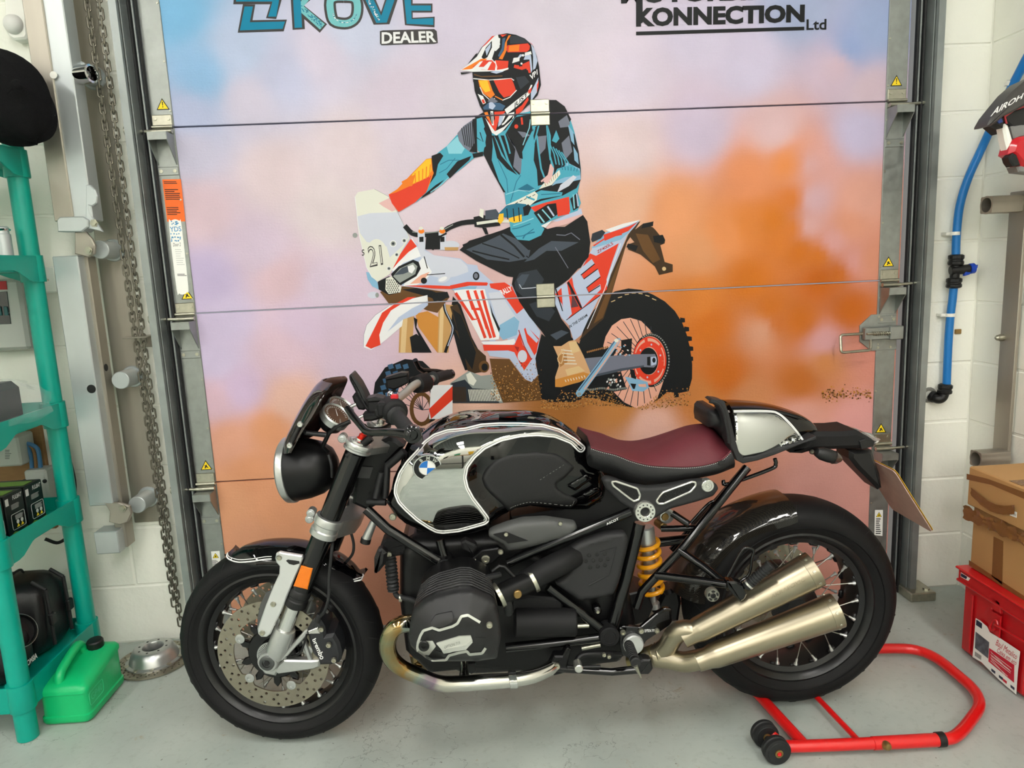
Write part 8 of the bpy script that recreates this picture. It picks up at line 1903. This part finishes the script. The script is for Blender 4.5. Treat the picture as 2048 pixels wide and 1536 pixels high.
p.f('k', N3, (1160, 330), (1060, 330), (1090, 380), (1130, 480), (1210, 620), (1300, 700), (1310, 590), (1300, 540), (1360, 400), (1420, 280), (1400, 130), (1260, 160)).f('g', N3, (1170, 300), (1260, 460), (1240, 620), (1310, 690), (1320, 560), (1290, 480), (1210, 380)).f('k', N3, (1250, 420), (1320, 430), (1330, 550), (1300, 540)).f('g', N3, (1280, 290), (1350, 300), (1400, 330), (1330, 350)).l('t', N3, 20, (1110, 330), (1150, 440), (1190, 560), (1230, 650)).l('t', N3, 16, (1160, 320), (1190, 420), (1210, 500))
p.f('k', N3, (1040, 330), (1060, 330), (1130, 520), (1200, 600), (1280, 700), (1180, 640), (1090, 540)).f('k', N3, (1420, 280), (1480, 220), (1560, 240), (1590, 600), (1560, 730), (1510, 790), (1470, 800), (1460, 650), (1430, 560), (1440, 420)).f('g', N3, (1470, 340), (1550, 330), (1540, 450), (1480, 520)).l('t', N3, 16, (1460, 330), (1480, 500), (1500, 640), (1530, 720)).l('t', N3, 14, (1440, 260), (1390, 450), (1320, 580)).l('t', N3, 13, (1480, 230), (1430, 420), (1400, 500)).l('t', N3, 12, (1550, 220), (1565, 400), (1585, 560)).l('L', N3, 9, (1330, 420), (1390, 260), (1400, 180))
p.f('k', N3, (1400, 60), (1560, 0), (1640, 0), (1720, 60), (1780, 180), (1740, 250), (1660, 260), (1590, 330), (1560, 230), (1400, 230)).f('g', N3, (1660, 200), (1740, 140), (1770, 220), (1710, 330), (1670, 400), (1690, 300))
p.f('T', N3, (1280, 830), (1370, 780), (1450, 830), (1380, 860)).l('T', N3, 7, (1310, 700), (1270, 760), (1215, 950)).l('L', N3, 8, (1170, 880), (1290, 840), (1390, 850), (1440, 830)).l('T', N3, 6, (1100, 560), (1180, 740), (1190, 860))
# belt
p.f('r', N3, (1400, 1000), (1520, 960), (1760, 900), (1770, 1040), (1660, 1080), (1630, 1000), (1440, 1040)).f('k', N3, (1430, 1050), (1560, 970), (1640, 960), (1660, 1060), (1530, 1150), (1500, 1150)).l('L', N3, 14, (1470, 1060), (1530, 1140)).l('s', N3, 16, (1560, 990), (1620, 1080)).l('L', N3, 12, (1510, 1020), (1590, 1110)).f('k', N3, (1770, 920), (1840, 860), (1850, 1000), (1800, 1030)).l('L', N3, 12, (1800, 880), (1810, 1010)).l('s', N3, 12, (1830, 870), (1845, 990)).f('r', N3, (1640, 960), (1760, 930), (1762, 1060), (1655, 1085))
p.l('T', N3, 9, (1230, 1200), (1290, 1190), (1400, 1150), sm=3).l('T', N3, 8, (1260, 1270), (1340, 1260), (1430, 1200), sm=3).l('L', N3, 10, (1240, 1170), (1330, 1140), (1430, 1100)).l('T', N3, 12, (1330, 1290), (1360, 1250), (1440, 1230), sm=3)
# far arm
p.f('t', N3, (720, 320), (800, 420), (930, 500), (850, 560), (780, 620), (640, 730), (500, 840), (400, 900), (330, 960), (400, 860), (480, 700), (480, 560), (540, 490), (620, 430)).f('L', N3, (620, 430), (720, 340), (800, 430), (760, 500), (640, 500)).f('k', N3, (480, 520), (560, 490), (590, 520), (540, 600), (520, 700), (470, 770), (400, 890), (360, 920), (480, 700)).f('k', N3, (620, 690), (720, 570), (850, 520), (830, 560), (740, 640), (650, 730)).f('k', N3, (400, 890), (520, 790), (600, 740), (500, 850), (380, 920)).l('L', N3, 8, (470, 860), (580, 780), (640, 720)).f('k', N3, (860, 500), (960, 480), (960, 520), (870, 540)).l('T', N3, 7, (560, 600), (640, 560), (740, 560)).l('T', N3, 6, (550, 680), (620, 640), (700, 540))
p.f('g', N3, (720, 310), (780, 240), (890, 165), (900, 480), (860, 500), (780, 440), (735, 380)).f('k', N3, (860, 180), (900, 165), (905, 490), (830, 480), (880, 400))
for i in range(6): p.l('k', N3, 8, (760+i*20, 260-i*12), (790+i*16, 420+i*8))
p.f('o', N3, (80, 880), (160, 830), (300, 680), (430, 550), (480, 540), (490, 650), (500, 680), (440, 840), (330, 950), (170, 1040), (110, 960)).f('y', N3, (300, 690), (430, 555), (475, 545), (480, 660), (430, 740), (350, 760), (260, 800)).f('r', N3, (80, 880), (150, 860), (260, 810), (400, 740), (480, 700), (430, 860), (330, 950), (175, 1042), (110, 960)).f('o', N3, (200, 760), (330, 690), (300, 800), (220, 810))
for i in range(6): p.l('o', N3, 9, (290+i*36, 700-i*20), (300+i*32, 790-i*14))
# near arm
p.f('k', N3, (1590, 330), (1660, 260), (1750, 250), (1810, 320), (1850, 480), (1868, 640), (1870, 740), (1830, 820), (1700, 890), (1500, 940), (1400, 980), (1380, 960), (1380, 880), (1480, 830), (1560, 780), (1620, 680), (1620, 620), (1590, 520))
p.f('t', N3, (1640, 280), (1670, 360), (1640, 400), (1600, 380)).f('b', N3, (1750, 230), (1800, 300), (1810, 420), (1780, 380)).f('b', N3, (1800, 430), (1840, 500), (1850, 600), (1810, 560)).f('g', N3, (1690, 400), (1760, 330), (1790, 480), (1720, 560)).f('b', N3, (1740, 580), (1860, 640), (1870, 740), (1780, 760), (1640, 780), (1600, 800), (1700, 640)).f('t', N3, (1650, 640), (1780, 600), (1860, 660), (1860, 700), (1720, 720), (1620, 760), (1590, 760)).f('S', N3, (1680, 790), (1800, 700), (1830, 720), (1760, 800), (1650, 860)).f('t', N3, (1390, 890), (1500, 840), (1700, 860), (1690, 890), (1500, 920), (1400, 960)).f('e', N3, (1510, 790), (1580, 730), (1670, 650), (1680, 690), (1600, 790), (1480, 830)).l('T', N3, 8, (1500, 880), (1680, 870)).l('p', N3, 16, (1500, 760), (1570, 700), (1590, 600))
for i in range(5): p.l('t', N3, 11, (1585+i*26, 420+i*16), (1620+i*34, 500+i*22), (1640+i*30, 600+i*4))
for i in range(6): p.l('T', N3, 7, (1690+i*30, 610+i*5), (1700+i*26, 650+i*3))
for i in range(7): p.l('C', N3, 5, (1530+i*20, 760-i*14), (1545+i*18, 800-i*14))
p.f('p', N3, (1520, 760), (1560, 700), (1590, 590), (1620, 640), (1600, 720), (1560, 780))
# glove
p.f('e', N3, (1170, 980), (1260, 940), (1380, 880), (1440, 850), (1470, 880), (1460, 930), (1400, 980), (1340, 1000), (1230, 1010)).f('T', N3, (1100, 1060), (1180, 980), (1280, 960), (1360, 970), (1390, 1020), (1340, 1080), (1260, 1100), (1150, 1090)).f('y', N3, (1095, 1130), (1110, 1060), (1150, 1055), (1150, 1120), (1120, 1155)).f('y', N3, (1200, 1100), (1320, 1065), (1320, 1130), (1250, 1145), (1200, 1130)).f('k', N3, (1330, 1000), (1380, 970), (1410, 1000), (1380, 1070), (1340, 1080)).l('k', N3, 9, (1240, 1010), (1250, 1130)).l('k', N3, 9, (1290, 1000), (1300, 1130)).l('k', N3, 9, (1180, 1010), (1190, 1110)).l('t', N3, 18, (1360, 900), (1440, 930))
for i in range(5): p.l('k', N3, 6, (1260+i*40, 965-i*18), (1285+i*40, 950-i*18))
p.build('printed_rider', 'printed rider in teal and orange kit')

# ---- helmet of the printed rider
p = Print()
p.f('k', N2, (300, 640), (330, 880), (400, 1080), (440, 1150), (560, 1440), (620, 1470), (740, 1400), (860, 1240), (1060, 1060), (1170, 940), (1215, 800), (1190, 560), (1160, 420), (1110, 280), (1000, 180), (880, 130), (760, 110), (640, 130), (520, 200), (420, 300), (360, 400), (300, 560))
p.f('w', N2, (140, 605), (250, 520), (360, 420), (430, 300), (540, 170), (640, 130), (670, 260), (600, 330), (560, 450), (620, 520), (620, 610), (520, 620), (300, 625)).f('k', N2, (420, 430), (480, 300), (560, 210), (560, 300), (500, 430), (450, 460)).f('r', N2, (430, 300), (470, 250), (560, 150), (600, 140), (480, 260)).f('k', N2, (230, 530), (340, 390), (370, 370), (350, 430)).f('s', N2, (470, 330), (545, 240), (540, 300), (490, 410))
p.f('r', N2, (600, 470), (780, 480), (770, 600), (620, 610)).f('o', N2, (150, 600), (330, 500), (420, 450), (500, 450), (390, 560), (270, 590)).f('r', N2, (300, 560), (430, 470), (560, 470), (610, 520), (600, 605), (420, 600)).f('w', N2, (290, 590), (400, 490), (440, 480), (380, 560), (450, 560), (520, 490), (560, 490), (500, 600)).l('w', N2, 12, (600, 480), (625, 560), (615, 620)).f('k', N2, (140, 632), (300, 630), (150, 662))
p.f('w', N2, (575, 330), (650, 170), (670, 180), (660, 300), (610, 350)).f('r', N2, (670, 130), (760, 125), (700, 160)).f('k', N2, (690, 180), (760, 140), (740, 300), (660, 440), (620, 420), (680, 320)).f('o', N2, (780, 140), (815, 135), (760, 220), (760, 330), (700, 460), (650, 450), (720, 340), (735, 240)).f('B', N2, (700, 180), (740, 170), (720, 330), (660, 430), (640, 410), (690, 310))
p.f('d', N2, (800, 150), (900, 140), (1020, 200), (1060, 240), (800, 250)).f('r', N2, (770, 270), (1040, 245), (1068, 280), (1060, 330), (1020, 360), (770, 365), (750, 320)).f('o', N2, (790, 275), (930, 262), (920, 350), (780, 355)).f('s', N2, (820, 420), (920, 390), (1080, 400), (1100, 600), (1080, 640), (1060, 460), (860, 470)).f('k', N2, (800, 385), (940, 385), (900, 440), (830, 450)).f('w', N2, (850, 440), (940, 430), (930, 480), (830, 510)).f('r', N2, (860, 530), (930, 540), (1060, 480), (1075, 640), (1040, 640), (1020, 580), (960, 600), (850, 570)).f('k', N2, (930, 440), (990, 390), (1000, 420), (960, 520), (970, 550), (920, 555)).e('w', N2, 975, 405, 16, 16).e('w', N2, 955, 515, 14, 14)
p.f('s', N2, (1080, 240), (1130, 330), (1170, 480), (1140, 580), (1110, 600), (1110, 420)).f('r', N2, (1060, 220), (1110, 270), (1090, 260)).f('w', N2, (1000, 370), (1080, 350), (1090, 390), (1000, 410)).txt('w', 'VP1', zz(N2, [(1060, 670), (1165, 590), (1170, 660), (1085, 740)]), bold=.03)
p.f('w', N2, (560, 625), (700, 620), (780, 590), (780, 570), (700, 590), (620, 600)).f('s', N2, (540, 630), (620, 650), (720, 620), (600, 610))
p.f('k', N2, (300, 640), (420, 630), (600, 680), (770, 620), (1040, 600), (1080, 760), (1000, 830), (880, 920), (700, 1010), (560, 960), (420, 880), (310, 760)).l('N', N2, 16, (320, 660), (420, 690), (700, 680)).l('w', N2, 12, (310, 715), (520, 735), (820, 715), (855, 740)).f('d', N2, (880, 700), (1000, 680), (1060, 760), (940, 860))
p.f('o', N2, (375, 735), (520, 735), (570, 880), (600, 930), (540, 980), (440, 910), (400, 840)).f('y', N2, (385, 740), (500, 740), (540, 880), (470, 900), (410, 820)).f('r', N2, (580, 740), (820, 715), (850, 780), (880, 870), (820, 940), (720, 970), (660, 900)).f('k', N2, (520, 740), (580, 735), (660, 900), (600, 910)).l('w', N2, 10, (400, 830), (440, 920), (530, 1000), (600, 980)).l('o', N2, 14, (600, 950), (700, 1000)).l('w', N2, 11, (700, 1005), (800, 965), (890, 870))
p.f('w', N2, (730, 1130), (880, 1010), (1040, 890), (1080, 800), (1100, 800), (1060, 930), (900, 1080), (760, 1190)).txt('k', 'JUST', zz(N2, [(830, 1070), (1040, 890), (1062, 935), (850, 1140)]), shear=.3, bold=.02).f('r', N2, (880, 1130), (960, 1070), (1040, 960), (1050, 1000), (960, 1150), (880, 1210)).f('s', N2, (1080, 900), (1180, 700), (1160, 900), (1080, 1020)).f('r', N2, (1040, 880), (1090, 830), (1080, 900), (1050, 920)).f('r', N2, (1160, 800), (1185, 740), (1180, 820), (1160, 900))
p.f('B', N2, (440, 1100), (520, 1030), (660, 1040), (740, 1080), (700, 1140), (560, 1130), (450, 1130)).f('s', N2, (520, 1040), (560, 1020), (610, 1080), (570, 1130), (520, 1110)).f('g', N2, (560, 960), (640, 1020), (600, 1040), (500, 1020)).f('w', N2, (370, 920), (440, 950), (480, 1040), (440, 1060)).f('r', N2, (420, 1000), (450, 990), (470, 1040), (440, 1050))
p.f('o', N2, (455, 1170), (500, 1160), (560, 1330), (500, 1260)).f('r', N2, (590, 1160), (740, 1150), (700, 1210), (640, 1300), (610, 1420), (560, 1350), (600, 1250)).f('r', N2, (500, 1240), (570, 1330), (610, 1440), (540, 1370)).f('w', N2, (540, 1150), (575, 1150), (585, 1340), (560, 1340)).f('k', N2, (552, 1170), (565, 1170), (572, 1320), (562, 1320)).f('s', N2, (660, 1200), (740, 1180), (680, 1330), (640, 1360)).f('w', N2, (470, 1240), (600, 1420), (720, 1360), (850, 1240), (860, 1180), (820, 1280), (700, 1420), (620, 1475), (560, 1440)).f('w', N2, (720, 1200), (860, 1160), (850, 1200), (720, 1330), (690, 1340)).f('k', N2, (740, 1210), (800, 1190), (720, 1300), (690, 1320)).e('r', N2, 885, 1355, 26, 28).l('r', N2, 26, (955, 1235), (965, 1330))
p.build('printed_helmet', 'printed orange and white off-road helmet')
# dust and soft shapes

# ================================================================ workshop side behind the camera; bench and bins added for reflections in the chrome
wb = thing('workbench', 'long dark workbench against the wall behind the camera', 'workbench', (-1.1, -8.8, 0))
g = G(); g.bbox((-1.1, -8.9, .9), (5.2, .7, .05), .005); g.obj('bench_top', M_board, wb, smooth=0)
for x in (-3.6, -2.0, -.3, 1.4): g = G(); g.bbox((x, -8.9, .44), (.08, .6, .87), .004); g.obj('bench_leg', M_satin, wb, smooth=0)
g = G(); g.bbox((-1.1, -9.0, .35), (5.0, .5, .03), .004); g.obj('lower_shelf', M_satin, wb, smooth=0)
for i, (x, c, nm) in enumerate(((-3.1, (180, 30, 34), 'red'), (-2.3, (30, 90, 160), 'blue'), (-1.4, (40, 40, 44), 'black'), (-.6, (60, 140, 110), 'green'), (.2, (210, 170, 40), 'yellow'), (1.0, (110, 60, 120), 'purple'))):
    t = thing('storage_bin', nm+' storage bin standing on the long workbench', 'bin', (x, -8.9, .925), 'bins on the workbench'); h = .22+.08*(i % 3)
    g = G(); w_ = .19
    for r, z in ((.8, .925), (1, .925+h)): pass
    rows = [[V((x+sx*w_*k, -8.9+sy*.16*k, z)) for sx, sy in ((-1, -1), (1, -1), (1, 1), (-1, 1))] for k, z in ((.82, .925), (1, .925+h), (1.08, .925+h), (1.08, .945+h), (.96, .945+h), (.78, .94))]
    g.grid(rows, close_u=True); g.add(rows[-1], [(0, 1, 2, 3)]); g.add(rows[0], [(0, 1, 2, 3)]); g.obj('bin_body', mat('bin_'+nm, rgb(*c), .4), t, smooth=0)
